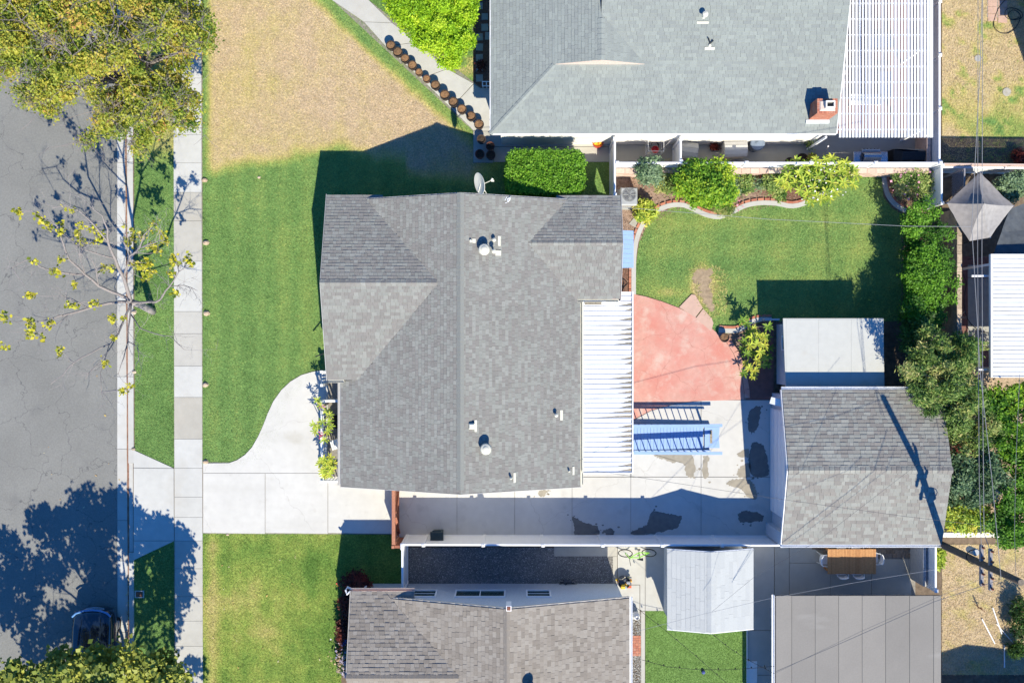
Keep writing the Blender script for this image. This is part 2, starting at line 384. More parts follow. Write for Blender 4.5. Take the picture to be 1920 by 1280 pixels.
def scatter(poly, n):
    xs = [p[0] for p in poly]; ys = [p[1] for p in poly]
    x = RNG.uniform(min(xs), max(xs), n); y = RNG.uniform(min(ys), max(ys), n); k = inpoly(x, y, poly); return x[k], y[k]
def area_bbox(poly):
    xs = [p[0] for p in poly]; ys = [p[1] for p in poly]; return (max(xs)-min(xs))*(max(ys)-min(ys))
def blades(name, poly, dens, z, m, tonef, label, L=.085, w=.018, hgt=.05, holes=()):
    x, y = scatter(poly, int(area_bbox(poly)*dens))
    for h in holes: k = ~inpoly(x, y, h); x, y = x[k], y[k]
    n = len(x); a = RNG.uniform(0, 2*np.pi, n); l = L*RNG.uniform(.5, 1.3, n); h = hgt*RNG.uniform(.4, 1.3, n)
    dx, dy = np.cos(a), np.sin(a)
    V = np.empty((n, 3, 3)); V[:, 0] = np.stack([x-dy*w/2, y+dx*w/2, np.full(n, z)], 1); V[:, 1] = np.stack([x+dy*w/2, y-dx*w/2, np.full(n, z)], 1)
    V[:, 2] = np.stack([x+dx*l*.7, y+dy*l*.7, z+h], 1)
    t = np.clip(tonef(x, y)+RNG.normal(0, .10, n)+.16*(vnoise(x, y, 7.0, 61)-.5), 0, 1)
    o = obj(name, rawmesh(name, V.reshape(-1, 3), np.arange(3*n).reshape(-1, 3), m, t)); tag(o, label, 'grass', kind='stuff'); return o

# ------------------------------------------------------------------ foliage and wood
def leafcloud(cx, cy, cz, nleaf, size, aspect=.55, up=.6, t=None):
    """leaf rhombi at given centres (arrays); returns V,F"""
    n = len(cx)
    nrm = RNG.normal(0, 1, (n, 3)); nrm /= np.linalg.norm(nrm, axis=1)[:, None]; nrm[:, 2] = np.abs(nrm[:, 2])
    nrm = nrm*(1-up)+np.array([0, 0, 1])*up; nrm /= np.linalg.norm(nrm, axis=1)[:, None]
    r = RNG.normal(0, 1, (n, 3)); u = np.cross(nrm, r); u /= np.linalg.norm(u, axis=1)[:, None]; v = np.cross(nrm, u)
    l = (size*RNG.uniform(.5, 1.5, n))[:, None]; c = np.stack([cx, cy, cz], 1)
    V = np.empty((n, 4, 3)); V[:, 0] = c-u*l/2; V[:, 1] = c+v*l*aspect/2-u*l*.05; V[:, 2] = c+u*l/2; V[:, 3] = c-v*l*aspect/2-u*l*.05
    return V.reshape(-1, 3), np.arange(4*n).reshape(-1, 4)
def crown(name, m, parent, lobes, nclump, per, size, clr=.16, aspect=.55, up=.55, tone=(.45, .2), grad=.0, name_part='crown', flat=1.0, tclump=.22, inner=.25):
    """lobes: (x,y,z,rx,ry,rz) world ellipsoids; clumps of leaves spread through their outer volume"""
    L = np.array(lobes, float); vol = L[:, 3]*L[:, 4]*np.maximum(L[:, 5], .2); pr = vol**.75; pr /= pr.sum()
    k = RNG.choice(len(L), nclump, p=pr); d = RNG.normal(0, 1, (nclump, 3)); d /= np.linalg.norm(d, axis=1)[:, None]
    d[:, 2] = np.where(RNG.random(nclump) < .75, np.abs(d[:, 2]), d[:, 2])
    rr = np.where(RNG.random(nclump) < inner, RNG.uniform(.3, .8, nclump), RNG.uniform(.8, 1.08, nclump))[:, None]
    c = L[k, :3]+d*rr*L[k, 3:6]
    c[:, 2] = np.maximum(c[:, 2], .06)
    tl = RNG.normal(tone[0], tclump, len(L)); tc = np.clip(tl[k]+RNG.normal(0, .09, nclump), 0, 1)
    off = RNG.normal(0, clr, (nclump, per, 3)); off[:, :, 2] *= flat
    P = (c[:, None, :]+off).reshape(-1, 3); P[:, 2] = np.maximum(P[:, 2], .04)
    t = np.clip(np.repeat(tc, per)+RNG.normal(0, tone[1]*.4, nclump*per), 0, .999)
    V, F = leafcloud(P[:, 0], P[:, 1], P[:, 2], per, size, aspect, up)
    return obj(name_part, rawmesh(name_part, V, F, m, t), parent)
def limb(mb, pts, r0, r1, n=6, jit=.03, tone=.2, sub=2):
    q = [Vector(pts[0])]
    for a, b in zip(pts, pts[1:]):
        a = Vector(a); b = Vector(b)
        for i in range(1, sub+1):
            p = a.lerp(b, i/sub); 
            if not (i == sub): p += Vector([random.uniform(-jit, jit) for _ in range(3)])
            q.append(p)
    m = len(q); mb.tube(q, [r0+(r1-r0)*i/(m-1) for i in range(m)], n, tone); return q
def twigs(mb, path, count, length, r, depth=1, tone=.3, spread=.9, droop=0.0):
    for _ in range(count):
        i = random.randint(max(1, len(path)//4), len(path)-1); a = path[i]; d = (path[i]-path[i-1]).normalized()
        v = (d*.7+Vector((random.uniform(-1, 1), random.uniform(-1, 1), random.uniform(-.35, .7)))*spread).normalized()
        l = length*random.uniform(.5, 1.2); pts = [a]
        for k in range(1, 5):
            v = (v+Vector((random.uniform(-.3, .3), random.uniform(-.3, .3), random.uniform(-.2, .2)-droop))).normalized(); pts.append(pts[-1]+v*l/4)
        mb.tube(pts, [r*(1-.2*j) for j in range(5)], 4, tone)
        if depth > 0: twigs(mb, pts, 3, length*.5, r*.55, depth-1, tone, spread, droop)

def plobes(L):
    """(px,py,z,rpx,rz) picture-located lobes -> world ellipsoids"""
    out = []
    for px, py, z, r, rz in L:
        x, y, _ = W(px, py, z); rr = r/S*(1-z/H); out.append((x, y, z, rr, rr, rz))
    return out
def bumpy(x, y, z, rx, ry, rz, n=12, k=.45, flatbase=True):
    """a bush as one core lobe with smaller ones around it"""
    L = [(x, y, z, rx*.72, ry*.72, rz*.8)]
    for i in range(n):
        a = 2*math.pi*i/n+random.uniform(-.3, .3); q = random.uniform(.45, .75); s = random.uniform(k*.7, k*1.15)
        L.append((x+math.cos(a)*rx*q, y+math.sin(a)*ry*q, z+rz*random.uniform(-.1, .4), rx*s, ry*s, rz*s))
    return L
def bush(name, label, px, py, rpx, h, m, nclump, per, size, group=None, cat='shrub', ry=None, stem='bark', tone=(.5, .2), clr=.07, up=.5, aspect=.55, nl=10, tclump=.2):
    zc = h*.55; x, y, _ = W(px, py, zc); rx = rpx/S*(1-zc/H); ryy = (ry or rpx)/S*(1-zc/H)
    t = thing(name, label, cat, (x, y, 0), 0, group)
    crown(name, m, t, bumpy(x, y, zc, rx, ryy, h*.5, nl), nclump, per, size, clr=clr, up=up, aspect=aspect, tone=tone, name_part='foliage', tclump=tclump)
    mb = MB()
    for i in range(5):
        a = i*1.26+random.random(); limb(mb, [(x, y, 0.0), (x+math.cos(a)*rx*.25, y+math.sin(a)*ryy*.25, h*.4), (x+math.cos(a)*rx*.55, y+math.sin(a)*ryy*.55, h*.75)], .025, .008, 5)
    mb.build('stem', stem, t)
    return t

# ================================================================== GROUND
def soft(x, a, b): return np.clip((np.asarray(x, float)-a)/(b-a), 0, 1)
struct('ground', sheet('ground', [(-150, -150), (150, -150), (150, 150), (-150, 150)], -0.16, 'soil', kind=None))
yg = MB(); yg.prism([W2(245, -400), (34, 26), (34, -26), W2(252, 1680)], -.155, 0.0); struct('yard_ground', yg.build('yard_ground', 'soil'))
sheet('road', [(-34, -26), W2(219, 1680), W2(218, -400), (-34, 26)], -0.13, 'asphalt')
# gutter panels, rust stained kerb and kerb top
gut = struct('gutter_pan', sheet('gutter_pan', [W2(218, 1680), W2(240, 1680), W2(232, -400), W2(217, -400)], -0.126, 'joint', kind=None))
gme = ubox('gutter_slab', 'concrete', .004)
ys = [-90, 40, 170, 304, 438, 572, 706, 842, 976, 1052, 1186, 1320, 1450]
for i in range(len(ys)-1):
    a, b = ys[i], ys[i+1]; mid = (a+b)/2; xl = 217+1.2*mid/1280; xr = 231+7.5*mid/1280
    x0, y0 = W2(xl, b); x1, y1 = W2(xr, a)
    piece('gutter_slab', gme, gut, ((x0+x1)/2, (y0+y1)/2, -.124), scale=(x1-x0, y1-y0-.02, .012), tone=random.choice([0, .15, .3, .1, .5]))
mb = MB()
N_ = 26; pf = [(-.124, 0), (0.0, 1)]
for i in range(N_):
    ya, yb = -120+i*1560/N_, -120+(i+1)*1560/N_
    q = lambda y: (231+7.5*y/1280, 237.3+6*y/1280, 243.5+6.5*y/1280, 249+3.0*y/1280)
    A, B = q(ya), q(yb)
    def dip(y): return .085 if 868 < y < 1035 else 0.0
    wob = lambda: random.uniform(-.6, .6)
    va = [(*W2(A[0]+wob(), ya), -.109), (*W2(A[1]+1.2, ya), -.085), (*W2(A[3], ya), .045-dip(ya)*.6)]
    vb = [(*W2(B[0], yb), -.109), (*W2(B[1]+1.2, yb), -.085), (*W2(B[3], yb), .045-dip(yb)*.6)]
    mb.add([va[0], va[1], vb[1], vb[0]], [(0, 1, 2, 3)[::-1]], 0)
kerb = struct('kerb', mb.build('kerb', 'rust_kerb'))
ktop = MB()
yk = [-120, 40, 170, 304, 438, 572, 706, 842, 868, 1035, 1052, 1186, 1320, 1450]
for a, b in zip(yk, yk[1:]):
    e = .3
    qa = (237.3+6*a/1280, 249+3.2*a/1280); qb = (237.3+6*b/1280, 249+3.2*b/1280)
    z = lambda y: .02 if not 868 < y < 1035 else -.05
    zz = -.03 if (a, b) == (868, 1035) else .035
    ktop.prism([W2(qa[0], a+e), W2(qa[1], a+e), W2(qb[1], b-e), W2(qb[0], b-e)], -.12, zz, random.choice([0, .2, .4]))
ktop.build('kerb_top', 'concrete', kerb)

# lawns ------------------------------------------------------------
front_poly = P2([(380, -260), (340+240, -60), (640, 0), (900, 240), (925, 250), (925, 300), (1148, 300), (1148, 380), (640, 380), (640, 700), (590, 700), (540, 760), (520, 830), (470, 872), (380, 872)])
WALK = [(380, -260), (340, -260), (622, 0), (725, 95), (890, 247)]
def px_of(x, y): return 960+np.asarray(x)*S, 640-np.asarray(y)*S
def dist_line(px, py, a, b):
    ax, ay = a; bx, by = b; l = math.hypot(bx-ax, by-ay)
    return np.abs((px-ax)*(by-ay)-(py-ay)*(bx-ax))/l
def tone_front(x, y):
    px, py = px_of(x, y)
    edge = 326-.18*np.clip(px-380, 0, 220)+36*(fbm(x, y, .5, 3)-.5)+60*soft(px, 640, 760)      # dry above this line
    dry = soft(edge-py, -8, 26)
    dry = dry*(.86+.5*(fbm(x, y, .8, 5)-.45))
    mw = dist_line(px, py, (622, 0), (890, 247)); dry *= soft(mw, 2+18*vnoise(x, y, .7, 8), 34)  # greener beside the walk
    dry *= soft(px, 376+12*vnoise(x, y, .8, 9), 402)                    # and beside the pavement
    dry *= 1-.8*soft(px, 600, 640)*soft(py, 268, 310)*(px < 760)
    green = .27+.16*(fbm(x, y, .55, 11)-.5)+.035*np.sin(px*.145)+.05*soft(px, 480, 600)
    dry = dry*(1-soft(px, 880, 925))
    dry = dry+.10*(fbm(x*.5, y*3, .9, 62)-.5)*dry
    return green+dry*(.80-green*.3)
def tone_strip(x, y):
    px, py = px_of(x, y); g = .24+.22*(fbm(x, y, .6, 12)-.5); d = soft(305-py, -15, 30); 
    return g+d*.34*(.6+.8*fbm(x, y, .5, 14))
def tone_lower(x, y):
    px, py = px_of(x, y); g = .36+.46*(fbm(x, y, .6, 15)-.47)+.22*(fbm(x, y, 1.9, 71)-.5)+.03*np.sin(px*.16)
    d = (np.exp(-(((px-490)/75)**2+((py-1215)/100)**2))*.30+np.exp(-(((px-450)/60)**2+((py-1110)/50)**2))*.16)*(.3+1.5*fbm(x, y, 1.2, 51))+np.exp(-((px-398)/12)**2)*.30*(.4+fbm(x, y, 1.5, 52))
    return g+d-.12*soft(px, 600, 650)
def tone_back(x, y):
    px, py = px_of(x, y); g = .34+.22*(fbm(x, y, .5, 16)-.5)+.035*np.sin(px*.085+.02*py)+.03*np.sin(py*.11)
    d = np.exp(-(((px-1320)/24)**2+((py-535)/36)**2)**1.5)*.62*(.6+.8*fbm(x, y, 2.0, 41))+np.exp(-(((px-1253)/26)**2+((py-548)/9)**2))*.35
    return g+d
def tone_dry(x, y):
    px, py = px_of(x, y)
    return np.where(py > 900, np.clip(.97-.22*soft(fbm(x, y, 2.2, 21), .56, .74), .2, 1), np.clip(.92-.12*soft(fbm(x, y, .9, 21), .5, .7)-.40*soft(fbm(x, y, 2.2, 18), .64, .72)-.34*soft(py, 140, 235)*soft(fbm(x, y, .5, 19), .42, .6)*(py < 500), .2, 1))
def tone_turf(x, y): return .25+0*x
back_poly = P2([(1187, 560), (1192, 500), (1198, 455), (1214, 420), (1240, 398), (1262, 389), (1282, 389), (1310, 400), (1345, 410), (1370, 402), (1400, 388), (1440, 383), (1480, 388), (1505, 384), (1530, 376), (1560, 330), (1652, 328), (1656, 370), (1672, 390), (1700, 403), (1705, 602), (1445, 602), (1410, 607), (1385, 622), (1365, 624), (1330, 640), (1250, 600)])
lower_poly = P2([(380, 996), (752, 1002), (752, 1105), (640, 1112), (640, 1500), (380, 1500)])
strip_a = P2([(251, -260), (328, -260), (328, 877), (253, 845)]); strip_b = P2([(250, 1049), (331, 1011), (331, 1500), (250, 1500)])
side_poly = P2([(690, 0), (900, 190), (918, 168), (887, 165), (887, -260), (420, -260)])
turf_poly = P2([(1210, 1144), (1400, 1144), (1400, 1500), (1210, 1500)])
yard_ne = P2([(1766, -260), (2150, -260), (2150, 318), (1766, 318)]); yard_se = P2([(1766, 1020), (2150, 1020), (2150, 1264), (1766, 1264)])
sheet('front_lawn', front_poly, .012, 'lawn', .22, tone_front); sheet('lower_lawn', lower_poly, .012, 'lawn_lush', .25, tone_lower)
sheet('parkway_strip', strip_a, .012, 'lawn', .25, tone_strip); sheet('parkway_strip.001', strip_b, .012, 'lawn', .25, tone_strip)
sheet('side_lawn', side_poly, .012, 'lawn', .25, lambda x, y: .18+.5*soft(fbm(x, y, .9, 23), .5, .62)*soft(px_of(x, y)[1], 40, 70))
sheet('back_lawn', back_poly, .012, 'lawn', .2, tone_back); sheet('turf', turf_poly, .03, 'lawn', .5, lambda x, y: .30+0*x)
sheet('dry_yard', yard_ne, .012, 'lawn', .25, tone_dry); sheet('dry_yard.001', yard_se, .012, 'lawn', .25, tone_dry)
bare = [(1300, 512), (1306, 506), (1316, 503), (1326, 505), (1334, 503), (1337, 511), (1331, 518), (1334, 527), (1328, 534), (1331, 543), (1335, 552), (1336, 565), (1342, 574), (1338, 581), (1330, 584), (1322, 572), (1316, 560), (1309, 551), (1312, 540), (1304, 532), (1296, 524)]
random.seed(3); bare_w = []
for i in range(len(bare)):
    a, b = bare[i], bare[(i+1) % len(bare)]
    for t in (0, .33, .66): bare_w.append(W2(a[0]+(b[0]-a[0])*t+random.uniform(-2.2, 2.2), a[1]+(b[1]-a[1])*t+random.uniform(-2.2, 2.2)))
sheet('bare_soil', bare_w, .0165, 'bare_soil')
house_hole = P2([(640, 385), (1150, 385), (1150, 700), (640, 700)])
blades('front_lawn_grass', front_poly, 800, .012, 'grass', tone_front, 'short mown grass of the front lawn, straw dry above and green below', holes=[house_hole])
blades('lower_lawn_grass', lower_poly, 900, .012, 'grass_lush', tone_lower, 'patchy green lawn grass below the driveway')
blades('strip_grass', strip_a, 800, .012, 'grass', tone_strip, 'grass of the long parkway strip under the bare street tree')
blades('shaded_strip_grass', strip_b, 800, .012, 'grass', tone_strip, 'grass of the parkway strip below the driveway apron, in tree shade')
blades('side_lawn_grass', side_poly, 600, .012, 'grass', lambda x, y: .2+0*x, 'green grass beside the lime green shrub')
blades('back_lawn_grass', back_poly, 900, .012, 'grass', lambda x, y: tone_back(x, y), 'fenced back lawn grass inside the curved brick edging', holes=[bare_w])
blades('long_dry_grass', P2([(1292, 498), (1345, 498), (1365, 520), (1362, 590), (1325, 600), (1305, 560)]), 260, .014, 'grass', lambda x, y: .62+0*x, 'longer yellowed grass round the bare patch of the back lawn', L=.28, w=.022, hgt=.10, holes=[bare_w])
blades('turf_grass', turf_poly, 1300, .03, 'turf_blade', lambda x, y: .5+0*x, 'bright even artificial turf beside the pale roofed shed', L=.05, hgt=.03)
blades('dry_yard_grass', yard_ne, 420, .012, 'grass', tone_dry, 'dry straw and weeds in the upper right yard', L=.12, w=.02, hgt=.07)
blades('dry_yard_straw', yard_se, 500, .012, 'grass', lambda x, y: tone_dry(x, y), 'dry straw coloured ground under the leaning utility pole', L=.12, w=.02, hgt=.06)

# paving --------------------------------------------------------------
def slab_piece(name, polypx, parent, m, z0, z1, tone, inset=0.0):
    p = P2(polypx)
    if inset:
        cx = sum(a for a, b in p)/len(p); cy = sum(b for a, b in p)/len(p)
        p = [(a-math.copysign(min(inset, abs(a-cx)*.5), a-cx), b-math.copysign(min(inset, abs(b-cy)*.5), b-cy)) for a, b in p]
    q = MB(); q.prism(p, z0, z1, tone); return q.build(name, m, parent)
pav = struct('pavement', sheet('pavement', [W2(327, 1500), W2(381, 1500), W2(379, -260), W2(326, -260)], .022, 'joint', kind=None))
sy = [-150, -98, -45, 8, 44, 95, 147, 200, 253, 306, 361, 414.5, 490, 584, 625.5, 686, 744.5, 822.5, 877, 931, 969, 1013, 1065, 1117, 1163, 1210, 1267, 1320, 1373]
stn = [0, .1, 0, .1, 0, .1, .05, 0, .1, 0, .85, .7, .05, .5, .6, .1, .95, .05, .1, .15, .1, .5, .5, .55, .5, .4, .5, .5]
for i in range(len(sy)-1):
    a, b = sy[i], sy[i+1]; xa = lambda y: 325.5+3.5*y/1280; xb = lambda y: 377.5+3.5*y/1280
    slab_piece('pavement_slab', [(xa(a), a+.3), (xb(a), a+.3), (xb(b), b-.3), (xa(b), b-.3)], pav, 'concrete', .0, .045, stn[i])
drv = struct('driveway', sheet('driveway', P2([(251, 845), (326, 878), (326, 1012), (251, 1050)]), .016, 'joint', kind=None))
G = .32
for i, pl in enumerate([[(250.5, 843), (326, 877), (251, 876)], [(251, 877), (326.5, 878), (327, 1012.6), (251, 1012.6)], [(251, 1013.4), (327.3, 1013.4), (251, 1049)]]):
    slab_piece('driveway_slab', [(a+(G if a < 300 else -G), b) for a, b in pl], drv, 'concrete', -.02, .040, .05)
sheet('driveway_bed', P2([(381, 866), (1447, 866), (1447, 1003), (381, 1000)]), .024, 'joint', parent=drv)
dj = [381, 497.5, 615, 738, 857, 965, 1072.5, 1182.5, 1314, 1447]
for i in range(3):
    slab_piece('driveway_slab', [(dj[i]+G+.4, 886.8), (dj[i+1]-G, 886.8), (dj[i+1]-G, 999.5), (dj[i]+G+.4, 998)], drv, 'driveway_concrete', 0, .05, .0)
walkc = [(381.5, 886), (381.5, 868), (430, 867.5), (445, 862), (460, 852), (473, 838), (485, 817), (494, 797), (502, 776), (513, 752), (528, 731), (545, 715), (565, 703), (585, 697), (602, 694), (632, 694), (640, 886)]
pw = struct('front_path', slab_piece('front_path', walkc, None, 'driveway_concrete', 0, .05, 0))
yc = struct('back_driveway', sheet('back_driveway', P2([(738, 740), (1450, 740), (1450, 1008), (738, 1008)]), .024, 'joint', kind=None))
yj = [745, 893.5, 1004]
rng0 = [(738, 857), (857, 965), (965, 1072.5), (1072.5, 1182.5), (1182.5, 1314), (1314, 1448)]
for i, (a, b) in enumerate(rng0):
    slab_piece('driveway_slab', [(a+G, 894), (b-G, 894), (b-G, 1006), (a+G, 1006)], yc, 'yard_concrete', 0, .05, 0)
slab_piece('driveway_slab', [(1080, 760), (1182, 770), (1182, 893), (1080, 893)], yc, 'yard_concrete', 0, .05, 0)
slab_piece('driveway_slab', [(1183.4, 790), (1220, 770), (1262, 758), (1300, 752.5), (1313.6, 751.5), (1313.6, 893), (1183.4, 893)], yc, 'yard_concrete', 0, .05, 0)
slab_piece('driveway_slab', [(1314.5, 751.2), (1350, 750), (1448, 750), (1448, 893), (1314.5, 893)], yc, 'yard_concrete', 0, .05, 0)
def blob(pts, rough=.10, n=9):
    out = []
    P_ = [Vector((*W2(a, b), 0)) for a, b in pts]; m = len(P_)
    for i in range(m):
        p0, p1, p2, p3 = P_[i-1], P_[i], P_[(i+1) % m], P_[(i+2) % m]
        for k in range(n):
            t = k/n; q = .5*((2*p1)+(-p0+p2)*t+(2*p0-5*p1+4*p2-p3)*t*t+(-p0+3*p1-3*p2+p3)*t**3)
            out.append((q.x+random.uniform(-rough, rough)*.4, q.y+random.uniform(-rough, rough)*.4))
    return out
def stainpatch(pts, m, z=.0535):
    q = MB(); bl = blob(pts); q.prism(bl, z-.002, z)
    for _ in range(7):
        a, b = random.choice(bl); r = random.uniform(.02, .07); a += random.uniform(-.25, .25); b += random.uniform(-.2, .2)
        if b > -9.05: q.prism([(a+r*math.cos(k*.9), b+r*.8*math.sin(k*.9)*random.uniform(.7, 1.2)) for k in range(7)], z-.0045, z-.001)
    q.build('damp_patch', m, yc)
for pts in [[(1222, 848), (1240, 846), (1262, 845), (1290, 846), (1302, 868), (1300, 893), (1288, 892), (1282, 870), (1270, 865), (1262, 868), (1250, 862), (1234, 858)],
            [(1318, 856), (1330, 857), (1326, 872), (1328, 892), (1317, 892)], [(1382, 850), (1402, 840), (1404, 856), (1388, 856)],
            [(1382, 882), (1392, 872), (1404, 868), (1404, 893), (1384, 893)], [(1362, 905), (1378, 897), (1405, 900), (1418, 918), (1418, 935), (1400, 930), (1388, 915), (1372, 912)],
            [(1010, 920), (1026, 919), (1020, 930), (1012, 928)]]: stainpatch(pts, 'wet_stain')
for pts in [[(1074, 968), (1084, 972), (1100, 980), (1118, 984), (1124, 996), (1118, 1002), (1080, 1002), (1076, 985)], [(1130, 994), (1145, 990), (1152, 998), (1140, 1003)],
            [(1183, 996), (1205, 986), (1215, 978), (1220, 960), (1235, 958), (1262, 964), (1278, 968), (1268, 988), (1240, 996), (1215, 1001), (1190, 1003)],
            [(1384, 962), (1400, 957), (1425, 962), (1430, 975), (1405, 978), (1388, 978)], [(1405, 770), (1425, 762), (1420, 800), (1408, 812), (1402, 795)],
            [(1412, 830), (1430, 835), (1438, 860), (1440, 890), (1410, 890), (1404, 855)]]: stainpatch(pts, 'dark_stain')
# red patio, pink stones
arc = [(1186, 551), (1210, 556), (1240, 565), (1272, 577), (1300, 592), (1325, 608), (1345, 625), (1362, 643), (1374, 662), (1383, 683), (1390, 706), (1394, 730), (1395, 746)]
redp = struct('red_patio', slab_piece('red_patio', [(1085, 551)]+arc+[(1394, 749), (1300, 751.5), (1262, 757), (1220, 769), (1183, 788), (1085, 800)], None, 'red_patio', 0, .056, 0))
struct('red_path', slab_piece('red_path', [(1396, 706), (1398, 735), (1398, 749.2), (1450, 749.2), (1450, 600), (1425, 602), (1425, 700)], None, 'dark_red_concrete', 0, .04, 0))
mb = MB()
for (a, b) in zip(arc[6:], arc[7:]):
    ax, ay = W2(*a); bx, by = W2(*b); d = Vector((bx-ax, by-ay)).normalized(); n = Vector((-d.y, d.x))
    mb.prism([(ax+n.x*.02, ay+n.y*.02), (bx+n.x*.02, by+n.y*.02), (bx+n.x*.26, by+n.y*.26), (ax+n.x*.26, ay+n.y*.26)], 0, .06)
mb.build('patio_border', 'red_patio', redp)
ps = struct('pink_path', slab_piece('pink_path', [(1275, 578), (1337, 608), (1335, 612)], None, 'mortar', 0, .02, 0))
slab_piece('paving_stone', [(1273, 576), (1296, 552), (1303, 553), (1317, 577), (1303, 595)], ps, 'pink_stone', 0, .065, 0)
slab_piece('paving_stone', [(1304, 597), (1318, 579), (1334, 597), (1337, 606), (1333, 621), (1322, 612)], ps, 'pink_stone', 0, .065, 0)
# diagonal front walk
dw = struct('path', sheet('path', P2([(440, -170), (508, -170), (690, 0), (905, 168), (924, 166), (924, 306), (887, 306), (887, 246), (622, 0)]), .024, 'joint', kind=None))
la = [(440, -170), (531, -85), (622, 0), (683, 42), (724, 88), (790, 148), (846, 203), (889, 246)]
lb = [(508, -170), (599, -85), (690, 0), (735, 44), (782, 80), (838, 130), (888, 158), (918, 178)]
for i in range(len(la)-1):
    e = .5
    slab_piece('path_slab', [(la[i][0]+e, la[i][1]+e), (lb[i][0]+e, lb[i][1]+e), (lb[i+1][0]-e, lb[i+1][1]-e), (la[i+1][0]-e, la[i+1][1]-e)], dw, 'concrete', 0, .05, random.choice([.1, .3, .2]))
slab_piece('path_slab', [(888, 166), (924, 166), (924, 246), (890, 246.5), (888, 175)], dw, 'concrete', 0, .045, .3)
slab_piece('path_slab', [(888, 247), (1147, 247), (1147, 275), (925, 275), (925, 305), (888, 305)], dw, 'concrete', 0, .05, .6)
slab_piece('path_slab', [(926, 276), (1147, 276), (1147, 304), (926, 304)], dw, 'concrete', 0, .045, .8)
ms = ubox('stepping_stone', 'stepping_stone', .01)
for x, y, w, h in [(909, 52, 13, 13), (914, 68, 9, 14), (899, 70, 13, 13), (899, 89, 13, 13), (899, 109, 13, 13), (899, 128, 13, 12), (899, 147, 13, 13), (909, 32, 12, 12), (899, 12, 12, 12)]:
    piece('stepping_stone', ms, dw, (*W2(x, y), 0.0), random.uniform(-.06, .06), (w/S, h/S, .04), random.random())
mb = sheet('planting_bed', P2([(887, -260), (945, -260), (945, 164), (887, 164)]), .016, 'mulch', kind='structure')
# beds
mulch1 = sheet('planting_bed.001', P2([(1148, 322), (1640, 322), (1654, 332), (1600, 340), (1530, 380), (1490, 393), (1440, 388), (1400, 391), (1345, 412), (1275, 392), (1240, 402), (1214, 425), (1197, 460), (1190, 552), (1150, 552)]), .009, 'mulch', .3, lambda x, y: soft(fbm(x, y, .9, 31), .35, .6)*.55)
mulch2 = sheet('planting_bed.002', P2([(1654, 322), (1757, 322), (1770, 400), (1770, 720), (1690, 720), (1690, 402), (1670, 390)]), .014, 'mulch', .3, lambda x, y: .9+0*x)
mulch3 = sheet('planting_bed.003', P2([(1340, 640), (1385, 620), (1445, 604), (1450, 604), (1450, 720), (1400, 720), (1385, 668)]), .018, 'mulch', .3, lambda x, y: .75+0*x)
def chips(name, poly, n, m, z, lo, hi, label, tlo=0, thi=1):
    x, y = scatter(P2(poly), n); k = len(x)
    V, F = leafcloud(x, y, z+RNG.uniform(.005, .03, k), k, 1.0, .5, .75)
    s = RNG.uniform(lo, hi, k); Vc = np.repeat(np.stack([x, y, np.full(k, z+.015)], 1), 4, axis=0); V = Vc+(V-np.repeat(np.stack([x, y, np.full(k, z+.015)], 1), 4, axis=0))*np.repeat(s, 4)[:, None]
    V[:, 2] = np.maximum(V[:, 2], z+.003)
    o = obj(name, rawmesh(name, V, F, m, RNG.uniform(tlo, thi, k))); tag(o, label, 'ground cover', kind='stuff'); return o
chips('mulch_chips', [(1150, 322), (1640, 322), (1600, 340), (1530, 378), (1440, 388), (1345, 410), (1275, 390), (1214, 423), (1192, 480), (1190, 552), (1150, 552)], 14000, 'mulch', .01, .03, .09, 'brown wood chips in the curved planting bed')
chips('dark_mulch_chips', [(1660, 325), (1757, 325), (1770, 400), (1690, 402), (1670, 388)], 1500, 'mulch', .015, .03, .08, 'dark wood chips in the corner bed', .5, 1)
# gravel yard of the lower neighbour
gp = [(766, 1026), (1150, 1026), (1150, 1094), (766, 1094)]
sheet('gravel_yard', P2(gp), .012, 'gravel', .3, lambda x, y: .1+.5*soft(fbm(x, y, .8, 33), .4, .7))
def stones(name, poly, n, m, z, lo, hi, label, tones=(0, 1), cat='gravel'):
    x, y = scatter(P2(poly), n); k = len(x); s = RNG.uniform(lo, hi, k); a = RNG.uniform(0, 6.28, k)
    base = np.array([(1, 0, 0), (0, 1, 0), (-1, 0, 0), (0, -1, 0), (0, 0, .8)]); V = np.empty((k, 5, 3))
    for j in range(5):
        bx, by, bz = base[j]; q = RNG.uniform(.7, 1.2, k)*s
        V[:, j, 0] = x+(bx*np.cos(a)-by*np.sin(a))*q; V[:, j, 1] = y+(bx*np.sin(a)+by*np.cos(a))*q*.8; V[:, j, 2] = z+bz*q
    F = np.array([(0, 1, 4), (1, 2, 4), (2, 3, 4), (3, 0, 4)]); F = (F[None]+5*np.arange(k)[:, None, None]).reshape(-1, 3)
    t = np.repeat(RNG.beta(1.3, 2.2, k)*(tones[1]-tones[0])+tones[0], 4)
    o = obj(name, rawmesh(name, V.reshape(-1, 3), F, m, t)); tag(o, label, cat, kind='stuff'); return o
stones('gravel', gp, 16000, 'gravel', .012, .012, .035, 'dark grey gravel behind the white fence')
stones('side_gravel', [(1182, 1148), (1202, 1148), (1202, 1282), (1182, 1282)], 1500, 'gravel', .02, .015, .035, 'pale gravel strip beside the brick path', (.3, 1))
cp = struct('side_path', slab_piece('side_path', [(1038, 1024), (1215, 1024), (1212, 1045), (1200, 1045), (1202, 1500), (1209, 1500), (1209, 1144), (1252, 1144), (1252, 1024)], None, 'joint', 0, .01, 0))
